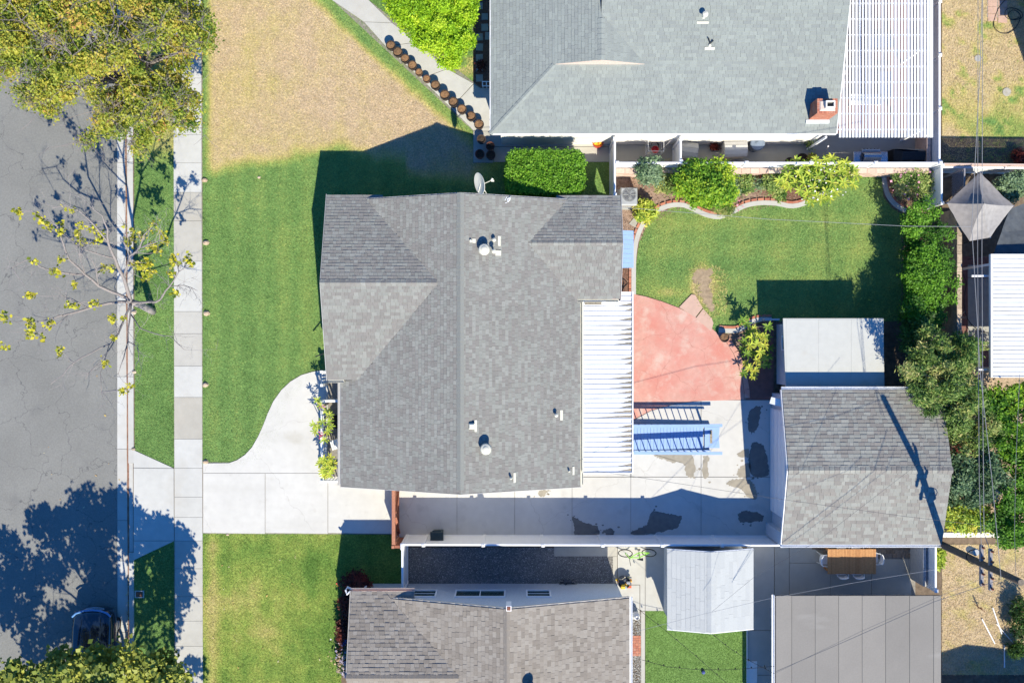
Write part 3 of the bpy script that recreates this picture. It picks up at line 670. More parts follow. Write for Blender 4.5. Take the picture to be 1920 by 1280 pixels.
for pl, t in [([(1039, 1024), (1157, 1024), (1157, 1042), (1039, 1042)], .9), ([(1149, 1042.6), (1157, 1042.6), (1157, 1093), (1149, 1093)], .9), ([(1158, 1024), (1209, 1024), (1209, 1144), (1200, 1144), (1200, 1095), (1158, 1095)], .35),
              ([(1210, 1024), (1255, 1024), (1255, 1144), (1210, 1144)], .3), ([(1202, 1145), (1209, 1145), (1209, 1500), (1202, 1500)], .6), ([(1157, 1096), (1199, 1096), (1199, 1160), (1157, 1160)], .3),
              ([(1400.5, 1024), (1451, 1024), (1451, 1180), (1400.5, 1180)], .55), ([(1400.5, 1181), (1451, 1181), (1451, 1264), (1400.5, 1264)], .55), ([(1400.5, 1265), (1451, 1265), (1451, 1400), (1400.5, 1400)], .55)]:
    slab_piece('path_slab', pl, cp, 'concrete', 0, .035, t)
slab_piece('mow_strip', [(1399, 1177), (1400.2, 1177), (1400.2, 1400), (1399, 1400)], cp, 'white_paint', 0, .12, 0)
slab_piece('path_slab', [(1401, 1238), (1419, 1238), (1419, 1282), (1401, 1282)], cp, 'white_paint', 0, .06, .2)
# dining patio behind garage
dp = struct('dining_patio', slab_piece('dining_patio', [(1452, 1012), (1716, 1012), (1716, 1130), (1452, 1130)], None, 'joint', 0, .012, 0))
for pl in [[(1452, 1012), (1479, 1012), (1479, 1130), (1452, 1130)], [(1480, 1012), (1500, 1012), (1535, 1034), (1556, 1045), (1556, 1054), (1480, 1054)], [(1480, 1055), (1556.5, 1055), (1556.5, 1130), (1480, 1130)],
           [(1557.3, 1047.5), (1633, 1047.5), (1633, 1130), (1557.3, 1130)], [(1634, 1047.5), (1708, 1047.5), (1708, 1130), (1634, 1130)]]:
    slab_piece('patio_slab', pl, dp, 'concrete', 0, .035, .85)
mp = ubox('paver', 'paver', .05)
for j in range(4):
    for i in range(26):
        x = 1505+i*8.4+(j % 2)*4; y = 1018+j*7.6
        if x > 1706 or (x < 1560 and y > 1018+(x-1500)*.42): continue
        if j > 0 and x < 1545 and y > 1014+(x-1500)*.45: continue
        piece('paver', mp, dp, (*W2(x, y), 0), 0, (8/S, 7.1/S, .04), random.random())
# brick path by lower house
bk = ubox('brick', 'brick', .05)
bp_ = struct('brick_path', slab_piece('brick_path', [(1183, 1190), (1201, 1190), (1201, 1229), (1183, 1229)], None, 'mortar', 0, .02, 0))
for j in range(8):
    for i in range(4): piece('brick', bk, bp_, (*W2(1185+i*4.7, 1192.5+j*4.8), 0), 0, (4.3/S, 4.4/S, .04), random.random())
# pavers top right
tr = struct('stone_path', slab_piece('stone_path', [(1850, -30), (1880, -30), (1880, 34), (1850, 34)], None, 'mortar', 0, .02, 0))
for j in range(5):
    for i in range(2): piece('paving_stone', ubox('paving_stone', 'pink_stone', .02) if (i, j) == (0, 0) else tr.children[0].data, tr, (*W2(1860+i*19, -22+j*14+i*3), 0), 0, (17/S, 13/S, .045))
dsc = MB(); dsc.lathe([(.20, 0), (.20, .03), (.19, .035)], 0, 0, 16)
dm = dsc.mesh('stepping_stone', 'stepping_stone')
for px, py, r in [(1833, 110, .8), (1887, 173, 1.0)]: piece('stepping_stone', dm, tr, (*W2(px, py), .012), 0, (r, r, 1), random.random())
struct('canopy_ground', slab_piece('canopy_ground', [(1767, 319), (2150, 319), (2150, 480), (1767, 480)], None, 'soil', 0, .02, 0))
struct('side_yard_paving', slab_piece('side_yard_paving', [(1150, 250), (1750, 250), (1750, 310), (1150, 310)], None, 'concrete', 0, .03, 1.0))
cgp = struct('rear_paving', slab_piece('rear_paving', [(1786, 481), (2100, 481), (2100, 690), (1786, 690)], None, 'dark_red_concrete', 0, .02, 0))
slab_piece('patio_slab', [(1814, 497), (1860, 497), (1860, 520), (1814, 520)], cgp, 'stepping_stone', 0, .04, 0)
slab_piece('patio_slab', [(1814, 521), (1860, 521), (1860, 650), (1814, 650)], cgp, 'stepping_stone', 0, .04, .3)
struct('rear_earth', slab_piece('rear_earth', [(1790, 691), (2100, 691), (2100, 990), (1780, 990)], None, 'bush_stone', 0, .015, 0))
sheet('planting_bed.004', P2([(1766, 259), (2150, 256), (2150, 318), (1766, 318)]), .020, 'soil')
# brick edging around back lawn: concrete ribbon + brick row, each brick a piece
def smooth_path(pts, step):
    P_ = [Vector((*W2(a, b), 0)) for a, b in pts]; P_ = [2*P_[0]-P_[1]]+P_+[2*P_[-1]-P_[-2]]; d = []
    for i in range(1, len(P_)-2):
        p0, p1, p2, p3 = P_[i-1:i+3]
        for k in range(12):
            t = k/12; d.append(.5*((2*p1)+(-p0+p2)*t+(2*p0-5*p1+4*p2-p3)*t*t+(-p0+3*p1-3*p2+p3)*t**3))
    d.append(P_[-2]); out = [d[0]]; acc = 0
    for a, b in zip(d, d[1:]):
        acc += (b-a).length
        if acc >= step: out.append(b); acc = 0
    return out
def edging(pts, side, label, step=.24, groupn=None):
    path = smooth_path(pts, step); o = thing('brick_edging', label, 'garden edging', (path[0].x, path[0].y, 0)); mb = MB(); n = len(path)
    def nrm(i):
        d = path[min(i+1, n-1)]-path[max(i-1, 0)]; d.normalize(); return Vector((-d.y, d.x, 0))*side
    for i in range(n-1):
        a, b = path[i], path[i+1]; na, nb = nrm(i), nrm(i+1)
        mb.prism([(a.x, a.y), (b.x, b.y), (b.x+nb.x*.21, b.y+nb.y*.21), (a.x+na.x*.21, a.y+na.y*.21)], 0, .07, .3)
    mb.build('concrete_ribbon', 'concrete', o)
    for i in range(n-1):
        m_ = (path[i]+path[i+1])/2; nn = (nrm(i)+nrm(i+1)).normalized(); d = path[i+1]-path[i]
        c = m_+nn*.275
        piece('brick', bk, o, (c.x, c.y, 0), math.atan2(d.y, d.x), (d.length*.95-.012, .11, .085), random.random())
    return o
edging([(1192, 552), (1192, 520), (1193, 480), (1199, 445), (1212, 418), (1232, 400), (1255, 390), (1280, 389), (1302, 398), (1325, 408), (1350, 411), (1372, 403), (1398, 390), (1425, 385), (1455, 386), (1482, 391), (1505, 387), (1530, 374), (1560, 360)], 1, 'pale concrete and red brick edging curving between lawn and chip bed')
edging([(1652, 324), (1654, 345), (1659, 364), (1670, 382), (1685, 394), (1700, 401)], 1, 'short curved brick edging in the far right corner of the back lawn', .2)
edging([(1446, 603), (1425, 603), (1408, 608), (1395, 618), (1380, 624), (1360, 624), (1340, 622)], -1, 'brick edging beside the red patio and white flat roofed shed', .2)

# ================================================================== ROOFS AND BUILDINGS
def clip_convex(sub, clip):
    """Sutherland-Hodgman, clip polygon counter-clockwise"""
    out = sub
    for i in range(len(clip)):
        a = clip[i]; b = clip[(i+1) % len(clip)]; inp = out; out = []
        if not inp: return []
        ex, ey = b[0]-a[0], b[1]-a[1]
        sd_ = [ex*(p[1]-a[1])-ey*(p[0]-a[0]) for p in inp]
        for j in range(len(inp)):
            p, q = inp[j], inp[(j+1) % len(inp)]; s1, s2 = sd_[j], sd_[(j+1) % len(inp)]
            if s1 >= 0: out.append(p)
            if (s1 > 0 > s2) or (s1 < 0 < s2):
                t = s1/(s1-s2); out.append((p[0]+(q[0]-p[0])*t, p[1]+(q[1]-p[1])*t))
    return out
def parea(p): return .5*abs(sum(p[i][0]*p[(i+1) % len(p)][1]-p[(i+1) % len(p)][0]*p[i][1] for i in range(len(p))))
def ccw(p):
    return p if sum(p[i][0]*p[(i+1) % len(p)][1]-p[(i+1) % len(p)][0]*p[i][1] for i in range(len(p))) > 0 else p[::-1]
class Roof:
    """facets of real shingles: the tabs that show largest are single objects, the others one joined part"""
    def __init__(s, parent, m, course=.146, wmin=.12, wmax=.27, thick=.012, lift=.014, nind=290, aligned=False):
        s.parent = parent; s.m = m; s.course = course; s.w = (wmin, wmax); s.thick = thick; s.lift = lift; s.deck = MB(); s.tabs = MB(); s.full = []; s.nind = nind; s.al = aligned
    def facet(s, poly, zf, hide=None, deck_t=.09):
        poly = ccw(poly); z = lambda x, y: zf(x, y)
        g = Vector((z(1, 0)-z(0, 0), z(0, 1)-z(0, 0), 0)); up = Vector((g.x, g.y, g.length**2)).normalized()
        n = Vector((-g.x, -g.y, 1)).normalized(); u = up.cross(n).normalized()
        # deck slab
        top = [(x, y, z(x, y)-.004) for x, y in poly]; bot = [(x, y, zz-deck_t) for x, y, zz in top]; k = len(poly)
        s.deck.add(top+bot, [tuple(range(k)), tuple(range(k, 2*k))[::-1]]+[(i, k+i, k+(i+1) % k, (i+1) % k)[::-1] for i in range(k)])
        o = Vector((poly[0][0], poly[0][1], z(*poly[0])))
        loc = [((Vector((x, y, z(x, y)))-o).dot(u), (Vector((x, y, z(x, y)))-o).dot(up)) for x, y in poly]
        loc = ccw(loc); us = [p[0] for p in loc]; vs_ = [p[1] for p in loc]
        v = min(vs_)-.01; row = 0
        while v < max(vs_):
            x = min(us)-random.uniform(0, .3)
            while x < max(us):
                w = random.uniform(*s.w) if not s.al else s.w[1]*random.choice([.5, .5, 1, .75])
                e = s.course; rect = [(x, v), (x+w, v), (x+w, v+e), (x, v+e)]
                c = clip_convex(rect, loc)
                if len(c) > 2 and parea(c) > .0015:
                    full = abs(parea(c)-w*e) < 1e-6
                    mid = o+u*(x+w/2)+up*(v+e/2)
                    if hide is None or not hide(mid.x, mid.y, mid.z):
                        tone = random.random(); th = s.thick*(random.choice([.35, 1.0]))
                        if full and row > 0: s.full.append((mid, u, up, n, w-.006, e, th, tone))
                        else: s.addtab(o, u, up, n, c, v, e, th, tone)
                x += w
            v += s.course; row += 1
    def addtab(s, o, u, up, n, c, v, e, th, tone):
        k = len(c); top = []; bot = []
        for a, b in c:
            t = (b-v)/e; p = o+u*a+up*b; top.append(p+n*(s.lift*(1-t)+th+.002)); bot.append(p-n*.004)
        s.tabs.add(top+bot, [tuple(range(k))]+[(i, k+i, k+(i+1) % k, (i+1) % k)[::-1] for i in range(k)], tone)
    def cap(s, a, b, step=.215, w=.28, name='ridge_cap', pitch=.3, tone=None):
        a = Vector(a); b = Vector(b); d = b-a; n = int(d.length/step); d.normalize(); side = Vector((-d.y, d.x, 0)).normalized(); q = MB()
        h = w/2; vs = [(-.5, -h, -pitch*h+.012), (.53, -h, -pitch*h+.026), (.53, 0, .042), (-.5, 0, .024), (-.5, h, -pitch*h+.012), (.53, h, -pitch*h+.026),
                       (.53, -h, -pitch*h), (.53, 0, .012), (.53, h, -pitch*h)]
        vs = [(x*step, y, z) for x, y, z in vs]
        q.add(vs, [(0, 1, 2, 3), (3, 2, 5, 4), (1, 6, 7, 2), (2, 7, 8, 5)]); me = q.mesh(name, s.m)
        for i in range(n):
            o = piece(name, me, s.obj, a+d*(step*(i+.5)), tone=random.random() if tone is None else tone)
            m3 = Matrix((d, side, d.cross(side))).transposed(); o.rotation_euler = m3.to_euler()
    def finish(s, prefer=None):
        s.obj = s.deck.build('roof', s.m, s.parent, tone=.2)
        f = s.full
        key = (lambda t: prefer(t[0])) if prefer else (lambda t: 0)
        vis = [t for t in f if prefer is None or prefer(t[0])]; rest = [t for t in f if not (prefer is None or prefer(t[0]))]
        vis.sort(key=lambda t: -t[4]*t[5]*(1+.15*t[0].z)); ind = vis[:s.nind]; rest += vis[s.nind:]
        q = MB(); q.add([(-.5, -.5, 1), (.5, -.5, 1), (.5, .5, .2), (-.5, .5, .2), (-.5, -.5, 0), (.5, -.5, 0), (.5, .5, 0), (-.5, .5, 0)],
                        [(0, 1, 2, 3), (4, 5, 1, 0), (5, 6, 2, 1), (6, 7, 3, 2), (7, 4, 0, 3)]); me = q.mesh('shingle', s.m)
        for mid, u, up, n, w, e, th, tone in ind:
            o = bpy.data.objects.new('shingle', me); link(o, s.obj, tone)
            R3 = Matrix((u*w, up*e, n*(s.lift+th+.002))).transposed().to_4x4(); R3.translation = mid; o.matrix_basis = R3
        for mid, u, up, n, w, e, th, tone in rest:
            o_ = mid-u*(w/2)-up*(e/2)
            s.addtab(o_, u, up, n, [(0, 0), (w, 0), (w, e), (0, e)], 0, e, th, tone)
        t = s.tabs.build('shingles', s.m, s.obj); t['kind'] = 'stuff'
        return s.obj
def walls(parent, x0, x1, y0, y1, z, m, name='wall', tone=0):
    q = MB(); q.box(x0, x1, y0, y1, 0, z, tone); return q.build(name, m, parent)
def gable_wall(parent, pts, thick, m, axis):
    """vertical polygon (list of 3D points in one vertical plane) given thickness"""
    q = MB(); off = Vector((thick, 0, 0)) if axis == 'x' else Vector((0, thick, 0)); k = len(pts); P_ = [Vector(p) for p in pts]
    q.add(P_+[p+off for p in P_], [tuple(range(k)), tuple(range(k, 2*k))[::-1]]+[(i, (i+1) % k, k+(i+1) % k, k+i)[::-1] for i in range(k)])
    return q.build('gable', m, parent)
def beamparts(parent, name, m, segs, w, h, tone=0):
    out = []
    for a, b in segs:
        q = MB(); q.beam(a, b, w, h, tone); out.append(q.build(name, m, parent))
    return out

# ---------------- main house
hm = thing('house', 'grey shingled house in the middle with front and rear gabled wings', 'house', (-2.2, 0, 0))
zr, pm = 4.02, .34
mW = lambda x, y: zr-pm*(-2.16-x)
mE = lambda x, y: zr-pm*(x+2.16)
wN = lambda x, y: 3.70-.3*(y-2.48)
wS = lambda x, y: 3.70-.3*(2.48-y)
eN = lambda x, y: 3.05-.3*(y-4.24)
eS = lambda x, y: 3.05-.3*(4.24-y)
R = Roof(hm, 'shingle_grey')
vx = lambda z: -2.16-(zr-z)/pm
R.facet([(-7.57, -6.38), (-2.16, -6.38), (-2.16, 6.2), (-7.57, 6.2)], mW, hide=lambda x, y, z: x < -3.0 and (-1.68 < y < 6.3) and min(wN(x, y), wS(x, y)) > z+.02)
vxe = lambda z: -2.16+(zr-z)/pm
eh = lambda x, y, z: 1.8 < y < 6.4 and x > .6 and min(eN(x, y), eS(x, y)) > z+.02
R.facet([(-2.16, -6.38), (3.01, -6.38), (3.01, 6.2), (-2.16, 6.2)], mE, hide=eh)
R.facet([(-8.1, 2.48), (vx(3.70), 2.48), (vx(wN(0, 6.4)), 6.4), (-8.1, 6.4)], wN)
R.facet([(vx(wN(0, 6.4)), 6.05), (-5.65, 6.05), (-5.65, 6.4), (vx(wN(0, 6.4)), 6.4)], lambda x, y: wN(x, y)-.01)
R.facet([(-8.1, 2.48), (-8.1, -1.68), (vx(wS(0, -1.68)), -1.68), (vx(3.70), 2.48)], wS)
R.facet([(vxe(3.05), 4.24), (vxe(eN(0, 6.4)), 6.4), (4.75, 6.4), (4.75, 4.24)], eN)
R.facet([(1.95, 6.05), (vxe(eN(0, 6.4)), 6.05), (vxe(eN(0, 6.4)), 6.4), (1.95, 6.4)], lambda x, y: eN(x, y)-.01)
R.facet([(vxe(3.05), 4.24), (4.75, 4.24), (4.75, 1.87), (vxe(eS(0, 1.87)), 1.87)], eS)
R.finish()
R.cap((-2.16, 6.24, zr+.005), (-2.16, -6.42, zr+.005), pitch=.30, w=.30, tone=.7)
R.cap((-8.14, 2.48, 3.705), (-3.1, 2.48, 3.705)); R.cap((4.78, 4.24, 3.055), (.75, 4.24, 3.055), step=.23, w=.22)
walls(hm, -6.9, 2.55, -6.1, 5.95, 2.22, 'stucco_white'); walls(hm, -7.75, -6.9, -1.3, 6.05, 2.3, 'stucco_white', 'wing_wall'); walls(hm, 2.55, 4.35, 2.2, 6.05, 2.3, 'stucco_white', 'wing_wall')
gable_wall(hm, [(-7.75, -1.3, 2.3), (-7.75, 6.05, 2.3), (-7.75, 2.48, 3.58)], .15, 'stucco_white', 'x')
gable_wall(hm, [(4.2, 2.2, 2.3), (4.2, 6.05, 2.3), (4.2, 4.24, 2.92)], .15, 'stucco_white', 'x')
for yy in (-6.1, 5.83): gable_wall(hm, [(-6.9, yy, 2.22), (2.55, yy, 2.22), (2.55, yy, 2.3), (-2.16, yy, 3.88), (-6.9, yy, 2.3)], .12, 'stucco_white', 'y')
# fascia boards, gutters, vents
for a, b in [((-8.13, 2.48, 3.62), (-8.13, 6.43, 2.44)), ((-8.13, 2.48, 3.62), (-8.13, -1.70, 2.38)), ((4.79, 4.24, 2.97), (4.79, 6.43, 2.33)), ((4.79, 4.24, 2.97), (4.79, 1.85, 2.27)),
             ((-2.16, 6.235, 3.93), (-7.58, 6.235, 2.10)), ((-2.16, 6.235, 3.93), (3.04, 6.235, 2.17)), ((-2.16, -6.415, 3.93), (-7.58, -6.415, 2.10)), ((-2.16, -6.415, 3.93), (3.04, -6.415, 2.17))]:
    beamparts(hm, 'fascia_board', 'stucco_grey', [(a, b)], .025, .14)
def gutter(parent, a, b, m='metal_white', tone=0):
    q = MB(); a = Vector(a); b = Vector(b); d = (b-a).normalized(); r = Vector((-d.y, d.x, 0))
    prof = [(-.06, .06), (-.06, -.05), (.05, -.05), (.065, .06), (.055, .06), (.042, -.035), (-.05, -.035), (-.05, .06)]; k = len(prof)
    vs = [a+r*x+Vector((0, 0, z)) for x, z in prof]+[b+r*x+Vector((0, 0, z)) for x, z in prof]
    q.add(vs, [(i, (i+1) % k, k+(i+1) % k, k+i) for i in range(k)]+[tuple(range(k)), tuple(range(k, 2*k))[::-1]], tone); return q.build('gutter', m, parent)
gutter(hm, (-7.64, -1.75, 2.14), (-7.64, -6.35, 2.14), 'stucco_grey'); gutter(hm, (-8.08, -1.75, 2.40), (-7.38, -1.75, 2.40)); gutter(hm, (2.82, 1.79, 2.28), (4.7, 1.79, 2.28))
gutter(hm, (3.08, -6.35, 2.2), (3.08, 1.7, 2.2))

def turbine(parent, px, py, zf, m='metal_white'):
    x, y, _ = W(px, py, 3.95); z = zf(x, y)
    q = MB(); q.lathe([(.19, z-.1), (.17, z+.15), (.16, z+.22)], x, y, 18, .4); n = 24; zb, zt = z+.22, z+.48
    base = q.build('roof_vent', m, parent); q = MB()
    for i in range(n):
        a = 2*math.pi*i/n; b = a+.36; c = a+.16
        pr = [(.17, zb), (.235, zb+.07), (.255, zb+.14), (.22, zb+.21), (.10, zt)]
        va = [(x+r*math.cos(a+.05*k), y+r*math.sin(a+.05*k), zz) for k, (r, zz) in enumerate(pr)]
        vb = [(x+r*.93*math.cos(b-.02+.05*k), y+r*.93*math.sin(b-.02+.05*k), zz) for k, (r, zz) in enumerate(pr)]
        q.add(va+vb, [(k, k+1, 5+k+1, 5+k) for k in range(4)], 0)
    q.lathe([(.12, zt-.012), (.11, zt+.01), (.04, zt+.03)], x, y, 16); 
    t = q.build('turbine', m, base); t['label'] = 'round slatted turbine head'
    return base
turbine(hm, 908, 468, mE); turbine(hm, 911, 841, mE)
def flashing(parent, px, py, zf, w, h, post, cap=.0, m='metal_white', r=.045, off=(0, 0), box=None):
    x, y, _ = W(px, py, 3.8); z = zf(x, y); g = (zf(x+.1, y)-z)/.1
    q = MB(); vs = [(x-w/2, y-h/2), (x+w/2, y-h/2), (x+w/2, y+h/2), (x-w/2, y+h/2)]
    q.add([(a, b, zf(a, b)+.045) for a, b in vs]+[(a, b, zf(a, b)+.01) for a, b in vs], [(0, 1, 2, 3), (4, 5, 1, 0), (5, 6, 2, 1), (6, 7, 3, 2), (7, 4, 0, 3)])
    base = q.build('roof_vent', m, parent)
    X, Y = x+off[0], y+off[1]; q = MB()
    if box: q.bevbox(X-box/2, X+box/2, Y-box/2, Y+box/2, z-.1, z+post, .04)
    else:
        q.lathe([(r*2.0, z-.12), (r*1.7, z+.05), (r, z+.12), (r, z+post)], X, Y, 12, 0)
    q.build('vent_pipe', m, base)
    if cap:
        q = MB(); q.lathe([(r, z+post), (cap, z+post+.02), (cap*.9, z+post+.09), (r*.6, z+post+.13)], X, Y, 14); q.build('vent_cap', m, base)
    return base
flashing(hm, 889, 452, mE, .14, .18, .16, off=(-.14, 0)); flashing(hm, 936, 450, mE, .12, .42, .22, .09, off=(-.22, .02)); flashing(hm, 934, 473, mE, .24, .22, .42, .10, off=(-.18, .03))
flashing(hm, 892, 798, mE, .10, .50, .22, box=.24, off=(-.16, 0)); flashing(hm, 1056, 783, mE, .12, .45, .26, .09, off=(-.24, .02)); flashing(hm, 965, 899, mE, .10, .42, .18, .05, off=(-.16, .0)); flashing(hm, 1080, 892, mE, .09, .36, .14, .04, off=(-.2, 0))
# windows of the main house
def window(parent, axis, pos, a0, a1, z0, z1, out, mull=1, tone=0, fr=.07):
    """axis 'y': wall plane at y=pos spanning x a0..a1; out=+1/-1 outward direction"""
    t = .05*out; q = MB()
    def bx(u0, u1, v0, v1, d0, d1):
        lo, hi = sorted((pos+d0, pos+d1))
        if axis == 'y': q.box(u0, u1, lo, hi, v0, v1, tone)
        else: q.box(lo, hi, u0, u1, v0, v1, tone)
    bx(a0-fr, a1+fr, z1, z1+fr, 0, t); bx(a0-fr, a1+fr, z0-fr, z0, 0, t*1.4); bx(a0-fr, a0, z0, z1, 0, t); bx(a1, a1+fr, z0, z1, 0, t)
    for i in range(1, mull): u = a0+(a1-a0)*i/mull; bx(u-.02, u+.02, z0, z1, 0, t*.9)
    w = q.build('window', 'white_vinyl', parent); q = MB(); bx(a0, a1, z0, z1, 0, t*.5)
    q.build('pane', 'window_glass', w); return w
window(hm, 'x', -7.75, 3.4, 5.2, .9, 2.1, -1, 2); window(hm, 'x', -7.75, -.6, 1.2, .9, 2.1, -1, 2)
window(hm, 'x', 4.35, 3.6, 5.0, 1.0, 2.1, 1, 2); window(hm, 'y', -6.1, -5.2, -4.2, 1.1, 2.0, -1, 2); window(hm, 'y', -6.1, -1.2, .4, 1.1, 2.0, -1, 2)

# ---------------- upper right house
hb = thing('house', 'large house with pale blue grey shingles and small white gablet, upper right', 'house', (6, 12.5, 0))
bS = lambda x, y: 2.5+.28*(y-9.1)
bW_ = lambda x, y: 2.5+.28*(x+.93)
bE_ = lambda x, y: 3.816-.28*(x-3.77)
R = Roof(hb, 'shingle_pale', wmin=.15, wmax=.34)
R.facet([(-.93, 9.1), (1.84, 11.87), (1.84, 19), (-.93, 19)], bW_); R.facet([(1.84, 11.87), (3.77, 11.87), (3.77, 19), (1.84, 19)], bW_)
R.facet([(-.93, 9.1), (14.2, 9.1), (14.2, 11.87), (1.84, 11.87)], bS, hide=lambda x, y, z: 12.9 < x < 13.8 and 9.7 < y < 10.3)
R.facet([(5.7, 11.87), (14.2, 11.87), (14.2, 17.4), (3.77, 17.4), (3.77, 13.8)], bS); R.facet([(3.77, 11.87), (5.7, 11.87), (3.77, 13.8)], bE_)
R.facet([(3.77, 17.4), (14.2, 17.4), (14.2, 23), (3.77, 23)], lambda x, y: 2.5+.28*(17.4-9.1)-.28*(y-17.4))
R.finish(prefer=lambda p: p.y < 14.2)
R.cap((-.95, 9.08, 2.505), (1.84, 11.87, 3.28), step=.22, w=.2, pitch=.1); R.cap((3.77, 11.85, 3.82), (3.77, 13.75, 3.82), step=.22, w=.34)
q = MB(); q.add([(1.87, 11.85, 3.29), (5.67, 11.85, 3.29), (3.77, 11.85, 3.80), (1.87, 11.95, 3.29), (5.67, 11.95, 3.29), (3.77, 11.95, 3.80)], [(0, 1, 2), (0, 2, 5, 3), (1, 4, 5, 2)]); q.build('gablet', 'stucco_pink', hb, tone=.9)
q = MB(); q.add([(3.75, 13.8, 3.8), (3.75, 17.4, 4.8), (3.75, 17.4, 3.8)], [(0, 1, 2), (0, 2, 1)]); q.build('gable', 'stucco_white', hb)
walls(hb, -.5, 13.9, 9.22, 22.5, 2.35, 'stucco_white'); 
beamparts(hb, 'fascia_board', 'white_paint', [((-.9, 9.075, 2.44), (14.2, 9.075, 2.44)), ((-.955, 9.1, 2.44), (-.955, 19, 2.44)), ((14.225, 9.1, 2.44), (14.225, 17.4, 4.74))], .04, .13)
beamparts(hb, 'downspout', 'white_vinyl', [((13.8, 8.97, 2.4), (13.8, 8.97, .1))], .09, .07)
flashing(hb, 1318, 42, bS, .50, .08, .34, .13, off=(.03, .22)); flashing(hb, 1334, 86, bS, .42, .10, .12, 0, off=(0, .12)); 
q = MB(); x, y, _ = W(1334, 80, 3.7); q.tube([(x-.12, y+.22, bS(x, y+.2)+.10), (x-.02, y, bS(x, y)+.08), (x+.10, y+.12, bS(x, y)+.14)], .03, 6); q.build('vent_pipe', 'black_plastic', hb)
# chimney of brick courses
cx0, cx1, cy0, cy1 = 12.93, 13.80, 9.66, 10.28
ch = MB(); z = 2.55; row = 0
while z < 3.62:
    for face in range(4):
        L_ = (cx1-cx0) if face % 2 == 0 else (cy1-cy0); n = 4 if face % 2 == 0 else 3
        for i in range(-1, n):
            a0 = (i+(.5 if row % 2 else 0))/n*L_; a1 = a0+L_/n-.012
            a0 = max(a0, 0.0); a1 = min(a1, L_)
            if a1-a0 < .03: continue
            p = random.uniform(0, .006); t = random.random()
            if face == 0: ch.box(cx0+a0, cx0+a1, cy0-p, cy0+.05, z, z+.062, t)
            elif face == 2: ch.box(cx0+a0, cx0+a1, cy1-.05, cy1+p, z, z+.062, t)
            elif face == 1: ch.box(cx1-.05, cx1+p, cy0+a0+.003, cy0+a1-.003, z+.001, z+.061, t)
            else: ch.box(cx0-p, cx0+.05, cy0+a0+.003, cy0+a1-.003, z+.001, z+.061, t)
    z += .073; row += 1
topc = MB()
for i in range(9):
    xx = cx0+i*(cx1-cx0)/9; topc.box(xx+.004, xx+(cx1-cx0)/9-.004, cy0, cy0+.09, 3.60, 3.655, random.random()); topc.box(xx+.004, xx+(cx1-cx0)/9-.004, cy1-.09, cy1, 3.60, 3.655, random.random())
for i in range(5):
    yy = cy0+.09+i*(cy1-cy0-.18)/5; topc.box(cx0, cx0+.10, yy+.004, yy+(cy1-cy0-.18)/5-.004, 3.60, 3.655, random.random()); topc.box(cx1-.10, cx1, yy+.004, yy+(cy1-cy0-.18)/5-.004, 3.60, 3.655, random.random())
chim = MB(); chim.box(cx0+.02, cx1-.02, cy0+.02, cy1-.02, 2.4, 3.62); chim = chim.build('chimney', 'mortar', hb); chim['label'] = 'red brick chimney with concrete crown'
ob = ch.build('bricks', 'brick', chim); ob['kind'] = 'stuff'; ob = topc.build('cap_bricks', 'brick', chim); ob['kind'] = 'stuff'
q = MB(); q.bevbox(cx0+.09, cx1-.09, cy0+.08, cy1-.08, 3.62, 3.69, .05, .2); q.build('chimney_crown', 'stucco_pink', chim, tone=.9)
q = MB(); X0, X1, Y0, Y1 = cx0+.30, cx1-.18, cy0+.18, cy1-.14
for b in [(X0, X1, Y0, Y0+.05), (X0, X1, Y1-.05, Y1), (X0, X0+.05, Y0+.05, Y1-.05), (X1-.05, X1, Y0+.05, Y1-.05)]: q.box(*b, 3.70, 3.86, .3)
q.build('flue', 'stucco_white', chim); q = MB(); q.box(X0+.05, X1-.05, Y0+.05, Y1-.05, 3.70, 3.74); q.build('flue_opening', 'black_plastic', chim)
q = MB(); q.box(cx0-.12, cx1+.02, cy0-.16, cy0-.02, bS(0, cy0-.16)-.02, bS(0, cy0)+.05); q.build('chimney_flashing', 'white_paint', chim)

# ---------------- lower house
hc = thing('house', 'tan grey shingled house with blue grey stucco wall, bottom of the view', 'house', (-1, -16, 0))
cE = lambda x, y: 4.0-.28*(x+.22)
cW = lambda x, y: 4.0-.28*(-.22-x)
cN = lambda x, y: 3.45-.28*(y+14.33)
cS = lambda x, y: 3.45-.28*(-14.33-y)
vc = lambda z: -.22-(4.0-z)/.28
R = Roof(hc, 'shingle_tan', course=.165, wmin=.17, wmax=.26, thick=.017, lift=.010)
R.facet([(-.22, -11.23), (-.22, -20), (5.14, -20), (5.14, -11.23)], cE)
R.facet([(-5.57, -20), (-.22, -20), (-.22, -11.23), (-5.57, -11.23)], cW, hide=lambda x, y, z: x < -2.1 and min(cN(x, y), cS(x, y)) > z+.02)
R.facet([(-7.05, -10.93), (-7.05, -14.33), (vc(3.45), -14.33), (vc(cN(0, -10.93)), -10.93)], cN)
R.facet([(vc(cN(0, -10.93)), -11.38), (-4.27, -11.38), (-4.27, -10.93), (vc(cN(0, -10.93)), -10.93)], lambda x, y: cN(x, y)-.01)
R.facet([(-7.05, -14.33), (-7.05, -17.7), (vc(cS(0, -17.7)), -17.7), (vc(3.45), -14.33)], cS)
R.finish(prefer=lambda p: p.y > -14.6)
R.cap((-.22, -11.2, 4.01), (-.22, -19, 4.01), step=.29, w=.26, tone=.25); R.cap((-7.08, -14.33, 3.46), (-2.2, -14.33, 3.46), step=.24, w=.26, tone=.15)
walls(hc, -6.6, 4.9, -19.6, -11.33, 2.42, 'stucco_blue')
gable_wall(hc, [(-5.5, -11.45, 2.42), (4.9, -11.45, 2.42), (-.22, -11.45, 3.85)], .12, 'stucco_blue', 'y')
